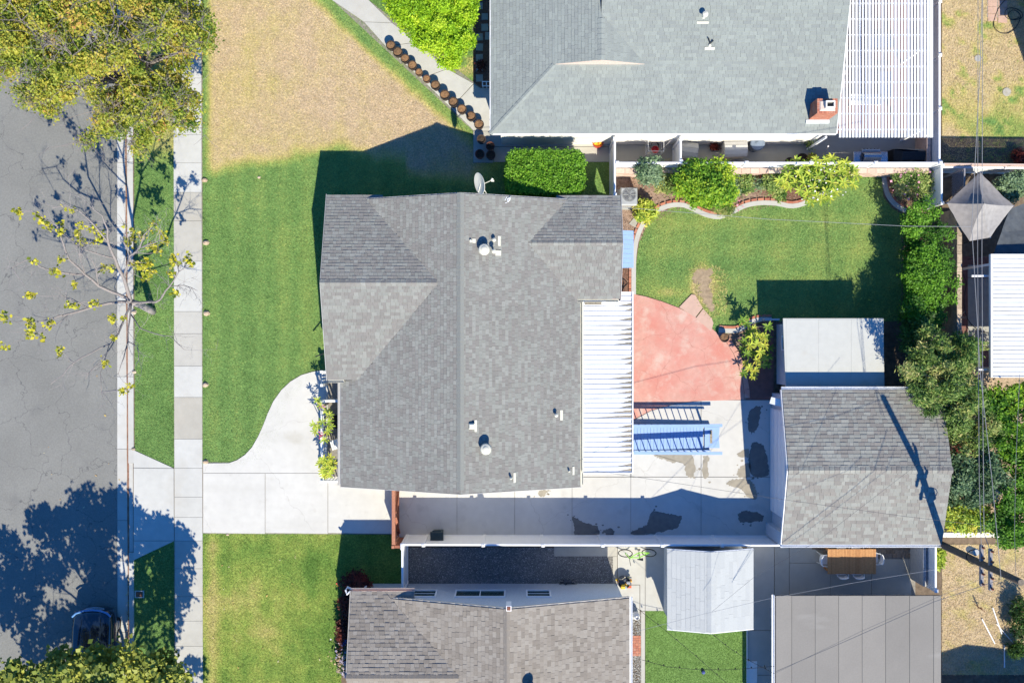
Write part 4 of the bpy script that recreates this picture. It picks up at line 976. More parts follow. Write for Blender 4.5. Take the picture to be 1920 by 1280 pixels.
beamparts(hc, 'fascia_board', 'white_paint', [((-.22, -11.195, 3.92), (-5.57, -11.195, 2.42)), ((-.22, -11.195, 3.92), (5.14, -11.195, 2.42)), ((-7.08, -14.33, 3.36), (-7.08, -10.93, 2.42))], .04, .12, 1)
gutter(hc, (5.22, -20, 2.44), (5.22, -11.2, 2.44), 'white_vinyl'); gutter(hc, (-4.27, -10.86, 2.46), (-7.05, -10.86, 2.46), 'stucco_pink', .9)
q = MB(); q.tube([(-7.1, -10.95, 2.4), (-7.25, -11.1, 2.36), (-7.32, -10.95, 2.3), (-7.28, -10.85, 2.15), (-6.72, -11.2, 1.9), (-6.70, -11.27, .2)], .045, 8); q.build('downspout', 'white_vinyl', hc)
for a, b, m_ in [(-2.5, -.36, 2), (.70, 1.68, 1), (-4.4, -3.45, 1)]:
    w = window(hc, 'y', -11.33, a, b, 1.22, 2.0, 1, m_)
    if m_ == 1:
        q = MB(); q.box(a, b, -11.33, -11.29, 1.59, 1.62); q.build('frame', 'white_vinyl', w)
q = MB(); x, y, _ = W(954, 1137, 3.9); q.box(x-.11, x+.11, y-.11, y+.11, 3.5, 4.12); fl = q.build('roof_vent', 'white_paint', hc); q = MB(); q.box(x-.075, x+.075, y-.075, y+.075, 4.12, 4.14); q.build('vent_opening', 'rust', fl)
turbine(hc, 994, 1290, cE, 'bin_blue'); 

# ---------------- garage
gd = thing('garage', 'grey shingled garage behind the driveway, pole shadow across its roof', 'garage', (15.3, -5.5, 0))
gN = lambda x, y: 3.345-.25*(y+5.5)
gS = lambda x, y: 3.345-.25*(-5.5-y)
R = Roof(gd, 'shingle_garage', course=.165, wmin=.14, wmax=.34)
R.facet([(11.82, -2.12), (18.82, -2.12), (18.82, -5.5), (11.82, -5.5)], gN); R.facet([(11.82, -5.5), (18.82, -5.5), (18.82, -8.87), (11.82, -8.87)], gS); R.finish()
R.cap((18.86, -5.5, 3.35), (11.8, -5.5, 3.35), step=.22, pitch=.25)
walls(gd, 12.17, 18.5, -8.6, -2.4, 2.42, 'stucco_blue', tone=0); walls(gd, 11.88, 12.17, -9.02, -8.45, 2.3, 'stucco_blue', 'sun_block_wall')  # short corner wall added to block sun from a wedge of driveway
gable_wall(gd, [(12.17, -8.6, 2.42), (12.17, -2.4, 2.42), (12.17, -5.5, 3.22)], .12, 'stucco_blue', 'x'); gable_wall(gd, [(18.38, -8.6, 2.42), (18.38, -2.4, 2.42), (18.38, -5.5, 3.22)], .12, 'stucco_blue', 'x')
gutter(gd, (11.82, -8.95, 2.44), (18.82, -8.95, 2.44), 'white_vinyl'); gutter(gd, (18.6, -2.04, 2.44), (11.82, -2.04, 2.44), 'white_vinyl')
beamparts(gd, 'fascia_board', 'white_paint', [((11.795, -5.5, 3.25), (11.795, -2.12, 2.42)), ((11.795, -5.5, 3.25), (11.795, -8.87, 2.42))], .04, .12)
q = MB(); q.box(12.10, 12.17, -7.9, -3.1, .05, 2.15)
dr = q.build('garage_door', 'white_vinyl', gd)
for i in range(4): 
    q = MB(); q.box(12.075, 12.10, -7.85, -3.15, .08+i*.52, .56+i*.52); q.build('panel', 'white_vinyl', dr)
q = MB(); q.beam((11.98, -2.75, 2.35), (11.45, -2.6, 2.1), .3, .12); q.build('bracket', 'white_vinyl', gd)

# ---------------- flat roofed white outbuilding
sg = thing('shed', 'low outbuilding with flat off white roof and blue grey wall, beside garage', 'shed', (14.3, -.5, 0))
q = MB(); vs = [(12.08, 1.03), (16.55, 1.03), (16.60, -2.07), (12.2, -2.07)]; q.prism(vs, 1.80, 1.87, 0, True); q.build('roof', 'flat_white_roof', sg)
for i in range(3): 
    q = MB(); x0 = 12.22+i*1.45; q.prism([(x0, .98), (x0+1.44, .98), (x0+1.44, -2.0), (x0, -2.0)], 1.87, 1.878, i*.4); q.build('roof_sheet', 'flat_white_roof', sg)
walls(sg, 12.40, 16.3, -1.98, .80, 1.8, 'stucco_blue')
window(sg, 'x', 12.40, -.35, .2, .95, 1.45, -1)
q = MB(); q.box(11.7, 12.4, .98, 1.06, 0, .45); q.build('low_wall', 'stucco_blue', sg)

# ---------------- pale roofed shed with wide shingles
se = thing('shed', 'small shed with pale blue white gabled roof beside the turf', 'shed', (8.8, -11, 0))
R = Roof(se, 'shingle_white', course=.205, wmin=.5, wmax=.95, thick=.006, lift=.008, nind=290)
sW = lambda x, y: 2.4-.27*(8.74-x)
sE = lambda x, y: 2.4-.27*(x-8.74)
R.facet([(6.91, -12.8), (8.74, -12.8), (8.74, -9.26), (6.91, -9.26)], sW); R.facet([(8.74, -12.8), (10.76, -12.8), (10.76, -9.26), (8.74, -9.26)], sE); R.finish()
R.cap((8.74, -9.24, 2.405), (8.74, -12.82, 2.405), step=.35, w=.34, pitch=.27)
walls(se, 7.1, 10.55, -12.6, -9.45, 1.85, 'stucco_blue')
for yy in (-12.6, -9.57): gable_wall(se, [(7.1, yy, 1.85), (10.55, yy, 1.85), (8.74, yy, 2.32)], .12, 'stucco_blue', 'y')
beamparts(se, 'fascia_board', 'white_vinyl', [((8.74, -12.82, 2.34), (6.91, -12.82, 1.85)), ((8.74, -12.82, 2.34), (10.76, -12.82, 1.80)), ((8.74, -9.24, 2.34), (6.91, -9.24, 1.85)), ((8.74, -9.24, 2.34), (10.76, -9.24, 1.80))], .03, .1)

# ---------------- flat rolled roof, bottom right
sf = thing('outbuilding', 'outbuilding with flat grey rolled roofing and white gutter, bottom right', 'building', (15, -14, 0))
q = MB(); q.box(11.62, 18.98, -18, -11.25, 2.0, 2.11); rf = q.build('roof', 'roof_edge', sf)
edges = [1456, 1486, 1530, 1574, 1618, 1662, 1707, 1752, 1764.5]
for i, (a, b) in enumerate(zip(edges, edges[1:])):
    xa, xb = W2(a, 0, 2.13)[0], W2(b, 0, 2.13)[0]
    q = MB(); nn = 14; vsl = []
    for k in range(nn+1):
        yy = -11.24-k*(18.0-11.24)/nn
        for x_, zz in ((xa-.03, .032), (xa+.02, .028), ((xa+xb)/2, .014+random.uniform(-.003, .004)), (xb, .010)): vsl.append((x_, yy, 2.11+zz))
    fs = [(k*4+j, k*4+j+1, (k+1)*4+j+1, (k+1)*4+j)[::-1] for k in range(nn) for j in range(3)]+[((k)*4, (k+1)*4, (k+1)*4, (k)*4) for k in []]
    fs += [(0, 1, 2, 3)]
    q.add(vsl, fs, random.random()); q.add([(xa-.03, -11.24, 2.142), (xa-.03, -18, 2.142), (xa-.03, -18, 2.11), (xa-.03, -11.24, 2.11)], [(0, 1, 2, 3)], .5)
    q.build('roofing_strip', 'roll_roof', rf)
walls(sf, 12.5, 18.95, -17.8, -12.0, 2.0, 'stucco_grey'); gutter(sf, (11.56, -18, 2.07), (11.56, -11.22, 2.07), 'white_vinyl')

# ---------------- white metal patio cover on main house
pc = thing('patio_cover', 'white ribbed metal patio cover, dirt streaked, behind the main house', 'patio cover', (4.2, -2, 0))
x0, x1, ya, yb = 3.14, 5.30, -5.78, 1.74; zc = lambda x: 2.20-.04*(x-3.1)
n = 35; step = (yb-ya)/n
for i in range(n):
    y0 = ya+i*step; q = MB(); w = step
    pr = [(0, .032), (.10, .032), (.26, 0), (.76, .0), (.92, .032), (1.0, .032)]
    xx1 = x1; vs = [(x0, y0+w*a, zc(x0)+b) for a, b in pr]+[(xx1, y0+w*a, zc(xx1)+b) for a, b in pr]
    q.add(vs, [(j, 6+j, 7+j, j+1) for j in range(5)], 0)
    q.add([(xx1, y0, zc(xx1)+.032), (xx1, y0+w, zc(xx1)+.032), (xx1, y0+w, zc(xx1)-.06), (xx1, y0, zc(xx1)-.06)], [(0, 1, 2, 3)[::-1]], 0)
    pan = q.build('roof_pan', 'pan_white', pc)
    if random.random() < .85:   # dirt washed to the low end of each pan
        L_ = random.choice([.3, .45, .6, .6, 1.0, 1.5 if y0 < -.5 else .8]); q = MB(); yy = y0+w*.26; k_ = 8
        pts = []
        for j in range(k_+1): t = j/k_; pts.append((xx1-.012-L_*t, yy+w*random.uniform(0, .04), zc(xx1-L_*t)+.006))
        for j in range(k_, -1, -1): t = j/k_; pts.append((xx1-.012-L_*t, yy+w*(.04+.55*(1-t)**1.2)*random.uniform(.8, 1.1), zc(xx1-L_*t)+.006))
        q.add(pts, [tuple(range(len(pts)))[::-1]], random.random()); q.build('dirt_streak', 'pan_dirt', pan)
for i in range(2):
    q = MB(); y0 = 1.76+i*.215; pr = [(0, .032), (.10, .032), (.26, 0), (.76, .0), (.92, .032), (1.0, .032)]
    vs = [(4.80, y0+step*a, zc(5)+b) for a, b in pr]+[(x1, y0+step*a, zc(x1)+b) for a, b in pr]; q.add(vs, [(j, 6+j, 7+j, j+1) for j in range(5)], 0); q.build('roof_pan', 'pan_white', pc)
q = MB(); q.box(x1, x1+.06, ya-.04, 2.2, 2.03, 2.2); q.build('front_gutter', 'white_vinyl', pc)
q = MB(); q.box(x0-.05, x0, ya, yb, 2.12, 2.29); q.build('ledger', 'metal_white', pc)
beamparts(pc, 'edge_trim', 'white_vinyl', [((x0, ya-.03, 2.2), (x1, ya-.03, 2.12)), ((x0, 1.77, 2.22), (4.8, 1.77, 2.17))], .04, .11)
beamparts(pc, 'post', 'white_vinyl', [((5.15, y, 0), (5.15, y, 2.06)) for y in (-5.6, -3.1, -.6, 1.6)], .08, .08)
q = MB(); q.box(3.2, 3.95, 1.62, 1.76, 2.255, 2.275, .5); q.build('loose_flashing', 'pan_dirt', pc)

# ---------------- white lattice cover
lc = thing('pergola', 'white slatted pergola over the patio of the upper right house', 'pergola', (16.3, 12, 0))
me = ubox('slat', 'white_vinyl', .02)
nsl = 29
for i in range(nsl):
    x = 14.36+i*(18.34-14.36)/(nsl-1); w = .088 if i < nsl-1 else .15
    y0, y1 = 8.92, 18.5
    piece('slat', me, lc, (x, (y0+y1)/2, 2.50), 0, (w, y1-y0, .045), tone=random.choice([0, 0, .1, .2]))
yy = 9.28; 
while yy < 18.4:
    q = MB(); q.box(14.28, 18.42, yy-.022, yy+.022, 2.36, 2.497); q.build('rafter', 'white_vinyl', lc); yy += .69
beamparts(lc, 'post', 'white_vinyl', [((18.2, y, 0), (18.2, y, 2.26)) for y in (9.4, 13, 16.6)], .1, .1); beamparts(lc, 'beam', 'white_vinyl', [((18.2, 9.0, 2.31), (18.2, 18.4, 2.31))], .09, .1)
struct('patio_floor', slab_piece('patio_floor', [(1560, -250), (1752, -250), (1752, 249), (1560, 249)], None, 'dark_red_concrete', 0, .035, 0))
for i, (x, y, w, h, t) in enumerate([(17.1, 13.9, 1.1, .6, .2), (15.2, 12.6, .5, .5, 0), (16.4, 11.2, 1.4, .5, .1), (17.3, 11.9, .6, 1.2, .4)]):
    b = thing('patio_bench', ['long pale bench glimpsed through the pergola slats, upper end', 'small square stool under the pergola slats near the house', 'low pale bench under the pergola, nearest the chimney side', 'narrow pale bench along the far fence under the slats'][i], 'bench', (x, y, 0))
    q = MB(); q.bevbox(-w/2, w/2, -h/2, h/2, .42, .47, .01, t); q.build('seat', 'white_vinyl', b, world=False)
    for sx in (-1, 1):
        for sy in (-1, 1): q = MB(); q.box(sx*(w/2-.06)-.025, sx*(w/2-.06)+.025, sy*(h/2-.06)-.025, sy*(h/2-.06)+.025, 0.035, .42); q.build('leg', 'white_vinyl', b, world=False)

# ---------------- white ribbed cover at right edge
rc = thing('patio_cover', 'white ribbed metal cover at the right edge of the view', 'patio cover', (23, 1.1, 0))
x0, x1 = 21.0, 26.5; ya, yb = -1.53, 3.78; n = 28; step = (yb-ya)/n
for i in range(n):
    y0 = ya+i*step; q = MB(); pr = [(0, .012), (.08, -.045), (.16, -.045), (.22, .012), (1, .012)]; x0_ = x0+.07
    vs = [(x0_, y0+step*a, 2.42+b) for a, b in pr]+[(x1, y0+step*a, 2.42+b) for a, b in pr]; q.add(vs, [(j, 5+j, 6+j, j+1) for j in range(4)]); q.build('roof_pan', 'pan_white', rc)
q = MB(); q.box(x0, x0+.07, ya-.05, yb+.05, 2.30, 2.45); q.box(x0+.07, x1, yb, yb+.05, 2.32, 2.45); q.box(x0+.07, x1, ya-.05, ya, 2.32, 2.45); q.build('edge_trim', 'white_vinyl', rc)
beamparts(rc, 'post', 'white_vinyl', [((21.15, 3.4, 0), (21.15, 3.4, 2.3)), ((21.15, -1.2, 0), (21.15, -1.2, 2.3))], .1, .1)
beamparts(rc, 'beam', 'white_vinyl', [((20.4, 2.9, 2.0), (23, 2.9, 2.28)), ((20.7, -1.25, 2.0), (23, -1.25, 2.2))], .08, .1)

# ================================================================== FENCES AND WALLS
def vfence(label, a, b, zb=0.0, zt=1.80, nb=None, spacing=2.7, group=None, m='white_vinyl', off=0.0, toff=.02):
    a = Vector((*a, 0)); b = Vector((*b, 0)); d = b-a; L_ = d.length; rz = math.atan2(d.y, d.x)
    t = thing('fence', label, 'fence', (a.x, a.y, 0), rz, group); n = nb or max(1, round((L_-off)/spacing)); sp_ = (L_-off)/n
    xs = [0]+([off] if off else [])+[off+sp_*(i+1) for i in range(n)]
    for x in xs:
        q = MB(); q.box(x-.06, x+.06, -.06, .06, zb, zt+.03); p = q.build('post', m, t, world=False)
        WLOC[p] = Vector((0, 0, 0)); q = MB(); q.bevbox(x-.08, x+.08, -.08, .08, zt+.03, zt+.09, .035); c = q.build('post_cap', m, p, world=False)
    for x, y in zip(xs, xs[1:]):
        q = MB(); q.bevbox(x+.06, y-.06, -.045, .045, zt-.10, zt, .012); q.build('top_rail', m, t, world=False)
        q = MB(); q.box(x+.06, y-.06, -.04, .04, zb-.03, zb+.14)
        xx = x+.06
        while xx < y-.07:
            w = min(.15, y-.06-xx); q.box(xx+.003, xx+w-.003, -.016, .016, zb+.14, zt-.10, random.uniform(0, .15)); q.box(xx-.003, xx+.003, -.010, .010, zb+.14, zt-.10, .6); xx += w
        q.build('panel', m, t, world=False)
    return t
vfence('long white vinyl privacy fence along the lower side of the driveway', (-4.9, -9.07), (12.05, -9.10), off=.95, nb=6)
vfence('short white vinyl fence running down to the lower house beside the gravel', (-4.9, -9.2), (-4.9, -11.25), nb=1)
vfence('white vinyl fence between pergola patio and the dry yard', (19.15, 20.0), (19.15, 8.02), .0, 1.7, spacing=2.45)
vfence('white vinyl fence atop the low block wall beside the chip bed', (4.70, 7.98), (19.15, 7.98), 0.95, 1.75, spacing=2.7)
vfence('short white vinyl fence between the hedge and the air conditioner', (4.60, 9.05), (4.60, 6.55), 0, 1.75, nb=1)
vfence('narrow grey vinyl fence between the deck boxes and the cart yard', (7.55, 9.05), (7.55, 8.05), 0, 1.75, nb=1)
vfence('white fence beside the dining table next to the dry yard', (18.90, -8.95), (18.90, -11.1), 0, 1.85, nb=1)
vfence('white fence with lattice shadow behind the pink flowering corner bush', (19.3, 7.9), (19.3, 6.2), 0, 1.6, nb=1)
vfence('white topped fence behind the grey canopy', (19.35, 7.93), (25.5, 7.85), 0, 1.2, spacing=3)
# block walls
def blockwall(label, a, b, th, h, m, cap=True, bl=.40, tones=(0, 1)):
    a = Vector((*a, 0)); b = Vector((*b, 0)); d = b-a; L_ = d.length; rz = math.atan2(d.y, d.x)
    t = thing('block_wall', label, 'wall', (a.x, a.y, 0), rz); q = MB(); q.box(0, L_, -th/2, th/2, 0, h-.08, .5); q.build('wall_core', m, t, world=False)
    me = ubox('block', m, .08); n = int(L_/bl)
    for i in range(n):
        o = bpy.data.objects.new('block', me); link(o, t, random.uniform(*tones)); o.location = ((i+.5)*L_/n, random.uniform(-.004, .004), h-.09); o.scale = (L_/n-.012, th+.02, .09)
    q = MB(); 
    for r in range(int((h-.1)/.2)):
        for i in range(n):
            xo = (.5 if r % 2 else 0); x0 = (i+xo)*L_/n; x1 = min(x0+L_/n-.012, L_)
            q.box(x0+.006, x1, -th/2-.006, th/2+.006, r*.2+.012, r*.2+.19, random.uniform(*tones))
    o = q.build('wall_blocks', m, t, world=False); o['kind'] = 'stuff'; return t
blockwall('low pink block wall under the white fence along the chip bed', (4.75, 7.80), (19.1, 7.80), .2, .95, 'stucco_pink')
blockwall('grey block wall beside the dining patio', (18.72, -9.0), (18.72, -11.1), .12, 1.25, 'stucco_grey')
blockwall('tan block wall inside the fence below the pergola', (18.98, 8.1), (18.98, 18), .16, 1.1, 'stucco_pink', tones=(0, .4))
blockwall('weathered tan block wall behind the viny hedge', (20.15, 6.0), (20.15, -2.6), .2, 1.5, 'bush_stone', tones=(.3, 1))
blockwall('low pale wall above the dry yard by the utility pole', (19.1, -8.88), (23.5, -8.88), .2, .75, 'stucco_white', tones=(0, 0))
struct('mow_strip', slab_piece('mow_strip', [(1150, 322.8), (1652, 322.8), (1652, 331), (1150, 331)], None, 'stucco_white', 0, .05, 0))
def lattice(label, a, b, z0, z1, m='arm_wood', s=.13, rz=None):
    a = Vector((*a, 0)); b = Vector((*b, 0)); d = b-a; L_ = d.length; t = thing('lattice_fence', label, 'fence', (a.x, a.y, 0), math.atan2(d.y, d.x)); h = z1-z0
    for sg_ in (1, -1):
        q = MB(); x = -h
        while x < L_+h:
            p0 = (x, z0) if sg_ > 0 else (x, z1); p1 = (x+h, z1) if sg_ > 0 else (x+h, z0)
            lo, hi = max(p0[0], 0), min(p1[0], L_)
            if hi > lo:
                f0 = (lo-p0[0])/h; f1 = (hi-p0[0])/h; q.beam((lo, .012*sg_, p0[1]+(p1[1]-p0[1])*f0), (hi, .012*sg_, p0[1]+(p1[1]-p0[1])*f1), .01, .035, 0, up=(0, 1, 0))
            x += s
        o = q.build('lattice_strips', m, t, world=False); o['kind'] = 'stuff'
    for x in (0, L_/2, L_): q = MB(); q.box(x-.04, x+.04, -.04, .04, 0, z1+.03); q.build('post', m, t, world=False)
    q = MB(); q.box(0, L_, -.03, .03, z1, z1+.04); q.build('top_rail', m, t, world=False); return t
lattice('pale lattice topping the fence between dry yard and canopy', (19.4, 7.96), (25.5, 7.90), 1.22, 1.62, 'stucco_pink', s=.10)
lattice('pale lattice above the fence beside the grey canopy', (20.25, 7.7), (20.25, 5.2), .7, 1.7, 'arm_wood')

# brown wooden driveway gate, opened against fence line
gt = thing('gate', 'reddish brown wooden double gate across the driveway', 'gate', (-5.35, -6.5, 0))
me = ubox('board', 'gate_wood', .03)
for i in range(18): piece('board', me, gt, (-5.33, -6.46-i*.145, .06), 0, (.03, .138, 1.62+.06*math.sin(i*.3)), random.random())
for z_, w_ in ((.25, .09), (1.5, .09)):
    q = MB(); q.box(-5.31, -5.25, -9.05, -6.4, z_, z_+.12, .5); q.build('crossbar', 'gate_wood', gt)
q = MB(); q.box(-5.37, -5.22, -9.08, -6.4, 1.70, 1.78, .9); q.build('top_cap', 'gate_wood', gt)
beamparts(gt, 'brace', 'gate_wood', [((-5.24, -8.9, .3), (-5.24, -7.9, 1.5)), ((-5.24, -7.7, 1.5), (-5.24, -6.6, .3))], .1, .05, .2)
beamparts(gt, 'post', 'gate_wood', [((-5.32, -9.18, 0), (-5.32, -9.18, 1.8)), ((-5.30, -6.3, 0), (-5.30, -6.3, 1.8))], .12, .12, .9)
gs = thing('gate_side_panel', 'short brown wooden panel joining gate to white fence', 'fence', (-5.1, -9.15, 0))
for i in range(3): piece('board', me, gs, (-5.18+i*.12, -9.18, .05), 0, (.11, .03, 1.6), random.random())
q = MB(); q.box(-5.25, -4.98, -9.24, -9.12, 1.66, 1.74, .3); q.build('top_cap', 'gate_wood', gs)

# ================================================================== TREES AND PLANTS
# big autumn street tree, upper left
bt = thing('tree', 'large street tree with dense yellow green autumn crown over road and pavement', 'tree', (*W2(248, 150), 0))
L = []
for px, py, z, r, rz in [(40, 40, 6.6, 85, 1.3), (130, 20, 7.2, 80, 1.4), (215, 30, 7.4, 80, 1.4), (300, 25, 6.8, 75, 1.3), (355, 30, 6.0, 50, 1.0), (380, 78, 5.0, 32, .8), (20, 110, 5.4, 55, 1.0), (75, 130, 5.6, 60, 1.1),
                      (135, 105, 6.6, 65, 1.2), (205, 95, 7.0, 60, 1.2), (55, 178, 4.6, 28, .7), (90, 190, 4.6, 35, .7), (145, 160, 5.2, 40, .9), (75, 70, 6.4, 60, 1.1), (255, 60, 7, 55, 1.2),
                      (335, 100, 5.2, 45, .9), (215, 200, 5.0, 45, 1.0), (265, 195, 5.2, 48, 1.0), (315, 165, 5.2, 48, 1.0), (345, 190, 4.6, 32, .8), (345, 222, 4.2, 26, .6), (215, 232, 4.6, 38, .8), (170, 266, 3.8, 20, .45),
                      (262, 268, 4.0, 26, .6), (290, 232, 4.6, 30, .7), (-40, 60, 6, 90, 1.4), (40, -60, 7, 110, 1.4), (180, -70, 7.5, 110, 1.5), (320, -60, 6.5, 100, 1.3), (-60, -60, 6, 100, 1.3), (250, 150, 6.0, 32, .9), (-10, 145, 4.6, 24, .7)]:
    L.append((px, py, z, r, rz))
LW = []
for px, py, z, r, rz in L:
    LW += plobes([(px, py, z-.7, r*.6, rz*.5)])
    for k in range(10):
        a = random.random()*6.28; d_ = r*random.random()**.5*.8; LW += plobes([(px+math.cos(a)*d_, py+math.sin(a)*d_, z+random.uniform(-.6, .45), r*random.uniform(.18, .36), rz*.35)])
HOL = [(290, 112, 24), (150, 150, 13), (222, 138, 15), (245, 262, 10), (100, 100, 12), (185, 60, 12), (330, 60, 12), (40, 150, 12), (60, 60, 10), (262, 30, 12)]
def inhole(l):
    f_ = 1-l[2]/H; X = 960+l[0]*S/f_; Y = 640-l[1]*S/f_; return any(math.hypot(X-a, Y-b) < r+l[3]*S*.75 for a, b, r in HOL)
LW = [l for l in LW if not (inhole(l) and l[3]*S < 30)]
LW = [l if l[3]*S < 30 else (l[0], l[1], l[2]-.3, l[3]*.8, l[4]*.8, l[5]) for l in LW]
crown('crown', 'leaf_autumn', bt, LW, 7400, 16, .115, clr=.13, up=.4, tone=(.42, .22), tclump=.14, inner=.12)
tr_ = MB(); b0 = Vector((*W2(252, 175), 0)); f0 = Vector((*W2(240, 150), 0))*.93+Vector((0, 0, 2.6))
limb(tr_, [b0, b0.lerp(f0, .5), f0], .26, .2, 10, .03, .0)
twg = MB()
for px, py, z, r, rz in L[:26]:
    e = Vector(W(px, py, z+.2)); mid = f0.lerp(e, .5)+Vector((0, 0, .5)); pth = limb(tr_, [f0, mid, e], .11, .03, 6, .12, .3, 3)
    twigs(twg, pth, 4, 1.7, .022, 1, .6, .9)
    for k in range(3):
        e2 = Vector(W(px+random.uniform(-r, r)*.7, py+random.uniform(-r, r)*.7, z+rz*1.05)); pp = limb(twg, [e, e2], .022, .01, 4, .08, .7, 3); twigs(twg, pp, 5, .8, .011, 1, .7)
tr_.build('trunk', 'bark', bt, True); twg.build('twigs', 'bark_pale', bt)

# bare street tree with few yellow leaf clusters
ba = thing('tree', 'nearly bare leaning street tree with sparse yellow leaf clusters', 'tree', (*W2(287, 583), 0))
q = MB(); F0 = Vector(W(246, 566, 2.1)); tb = Vector((*W2(287, 584), 0))
limb(q, [tb-Vector((0, 0, .02)), tb.lerp(F0, .5)+Vector((.02, .03, 0)), F0], .17, .14, 10, .015, .3)
tw = MB()
limbs_ = [([(246, 566, 2.1), (232, 520, 2.9), (216, 485, 3.7), (203, 455, 4.4), (202, 430, 5.0), (192, 405, 5.5), (160, 378, 5.9)], .085), ([(246, 566, 2.1), (222, 552, 2.6), (185, 536, 3.2), (160, 515, 3.7), (130, 487, 4.2), (118, 455, 4.7), (108, 425, 5.1), (60, 395, 5.4)], .08),
          ([(160, 515, 3.7), (110, 510, 4.0), (75, 500, 4.4), (55, 485, 4.7), (22, 502, 5.0)], .045), ([(246, 566, 2.1), (205, 568, 2.6), (165, 578, 3.1), (130, 588, 3.5), (112, 592, 3.7), (75, 603, 4.0), (50, 600, 4.2)], .075),
          ([(246, 566, 2.1), (268, 567, 2.4), (293, 566, 2.8), (305, 555, 3.2), (318, 537, 3.7), (335, 510, 4.3), (355, 495, 4.7)], .065), ([(318, 537, 3.7), (345, 535, 3.9), (370, 545, 4.1)], .025),
          ([(232, 520, 2.9), (240, 495, 3.8), (243, 480, 4.4), (262, 465, 5.0), (270, 440, 5.6), (285, 425, 6.0)], .055), ([(243, 480, 4.4), (232, 455, 5.2), (236, 430, 5.9), (230, 415, 6.2)], .035),
          ([(262, 465, 5.0), (290, 455, 5.4), (308, 450, 5.7)], .03), ([(203, 455, 4.4), (175, 420, 5.0), (148, 395, 5.5), (120, 385, 5.8), (98, 340+50, 6.0)], .04), ([(216, 485, 3.7), (180, 475, 4.2), (145, 462, 4.7), (115, 438, 5.1)], .04),
          ([(246, 566, 2.1), (236, 590, 2.4), (222, 625, 2.9), (205, 645, 3.3), (170, 662, 3.8), (138, 680, 4.1), (118, 703, 4.3), (95, 720, 4.4)], .05), ([(222, 625, 2.9), (208, 650, 3.3), (196, 675, 3.6), (175, 690, 3.9), (160, 710, 4.1)], .03),
          ([(246, 566, 2.1), (243, 600, 2.3), (240, 640, 2.7), (232, 670, 3.0), (222, 700, 3.3)], .04), ([(240, 640, 2.7), (258, 650, 3.0), (260, 675, 3.3)], .02), ([(246, 590, 2.3), (262, 615, 2.8), (290, 625, 3.2), (320, 630, 3.5), (345, 655, 3.8)], .03),
          ([(205, 645, 3.3), (188, 700, 3.8), (190, 735, 4.0)], .016), ([(165, 578, 3.1), (135, 560, 3.9), (118, 555, 4.2)], .025), ([(130, 588, 3.5), (100, 612, 3.9), (70, 625, 4.2)], .022), ([(160, 515, 3.7), (152, 490, 4.4), (145, 470, 4.9)], .025),
          ([(185, 536, 3.2), (180, 505, 3.9), (170, 482, 4.4)], .022)]
allp = []
for pts, r in limbs_:
    pth = limb(q, [W(*p) for p in pts], r, .012, 7, .035, .4, 2); twigs(tw, pth, 7, 1.15, .010, 2, .2, .8); allp += pth
trunk_mb, twig_mb = q, tw
cl = [(37, 400), (32, 396), (65, 405), (90, 420), (80, 412), (113, 433), (115, 437), (95, 428), (136, 395), (128, 390), (148, 442), (152, 455), (146, 435), (175, 432), (187, 446), (192, 440), (178, 455), (115, 420), (152, 423), (65, 490), (114, 485), (103, 505), (110, 512), (98, 508), (62, 553), (55, 553), (140, 535), (200, 500),
      (55, 602), (62, 610), (95, 605), (90, 612), (58, 622), (52, 628), (78, 632), (4, 590), (12, 600), (10, 650), (112, 655), (110, 663), (207, 598), (214, 596), (232, 597), (213, 632), (199, 680), (235, 730), (243, 724), (229, 733), (172, 568), (182, 570), (290, 420), (283, 430),
      (307, 445), (303, 440), (308, 455), (264, 443), (268, 438), (290, 465), (298, 472), (285, 460), (276, 490), (284, 494), (270, 500), (262, 497), (280, 512), (273, 524), (288, 508), (250, 495), (240, 460), (236, 452), (245, 445), (320, 490), (326, 484), (350, 490), (354, 484), (356, 498), (330, 550), (318, 510), (233, 422), (130, 572), (143, 575), (192, 505), (207, 502), (330, 494), (247, 432), (262, 505)]
xs = []; tn = []
for a, b in cl:
    z_ = 3.0+2.2*min(1, math.hypot(a-250, b-566)/220)+random.uniform(-.2, .2); x, y, _ = W(a, b, z_); k = random.randint(12, 24)
    cc = Vector((x, y, z_)); near = min(allp, key=lambda p: (p-cc).length+.15*abs(p.z-cc.z)); md = near.lerp(cc, .5)+Vector((random.uniform(-.08, .08), random.uniform(-.08, .08), -.03))
    twig_mb.tube([near, md, cc], [.016, .012, .007], 5, .3); twigs(twig_mb, [md, cc], 5, .35, .006, 0, .5, 1.0)
    xs.append(np.stack([x+RNG.normal(0, .085, k), y+RNG.normal(0, .085, k), z_+RNG.normal(0, .10, k)], 1)); tn.append(np.clip(RNG.normal(.55+.2*(random.random()-.5), .2, k), 0, 1))
P_ = np.concatenate(xs); V, F = leafcloud(P_[:, 0], P_[:, 1], P_[:, 2], 1, .145, .75, .35)
obj('foliage', rawmesh('foliage', V, F, 'leaf_yellow', np.concatenate(tn)), ba)
trunk_mb.build('trunk', 'bark', ba, True, tone=.2); twig_mb.build('twigs', 'bark_pale', ba)

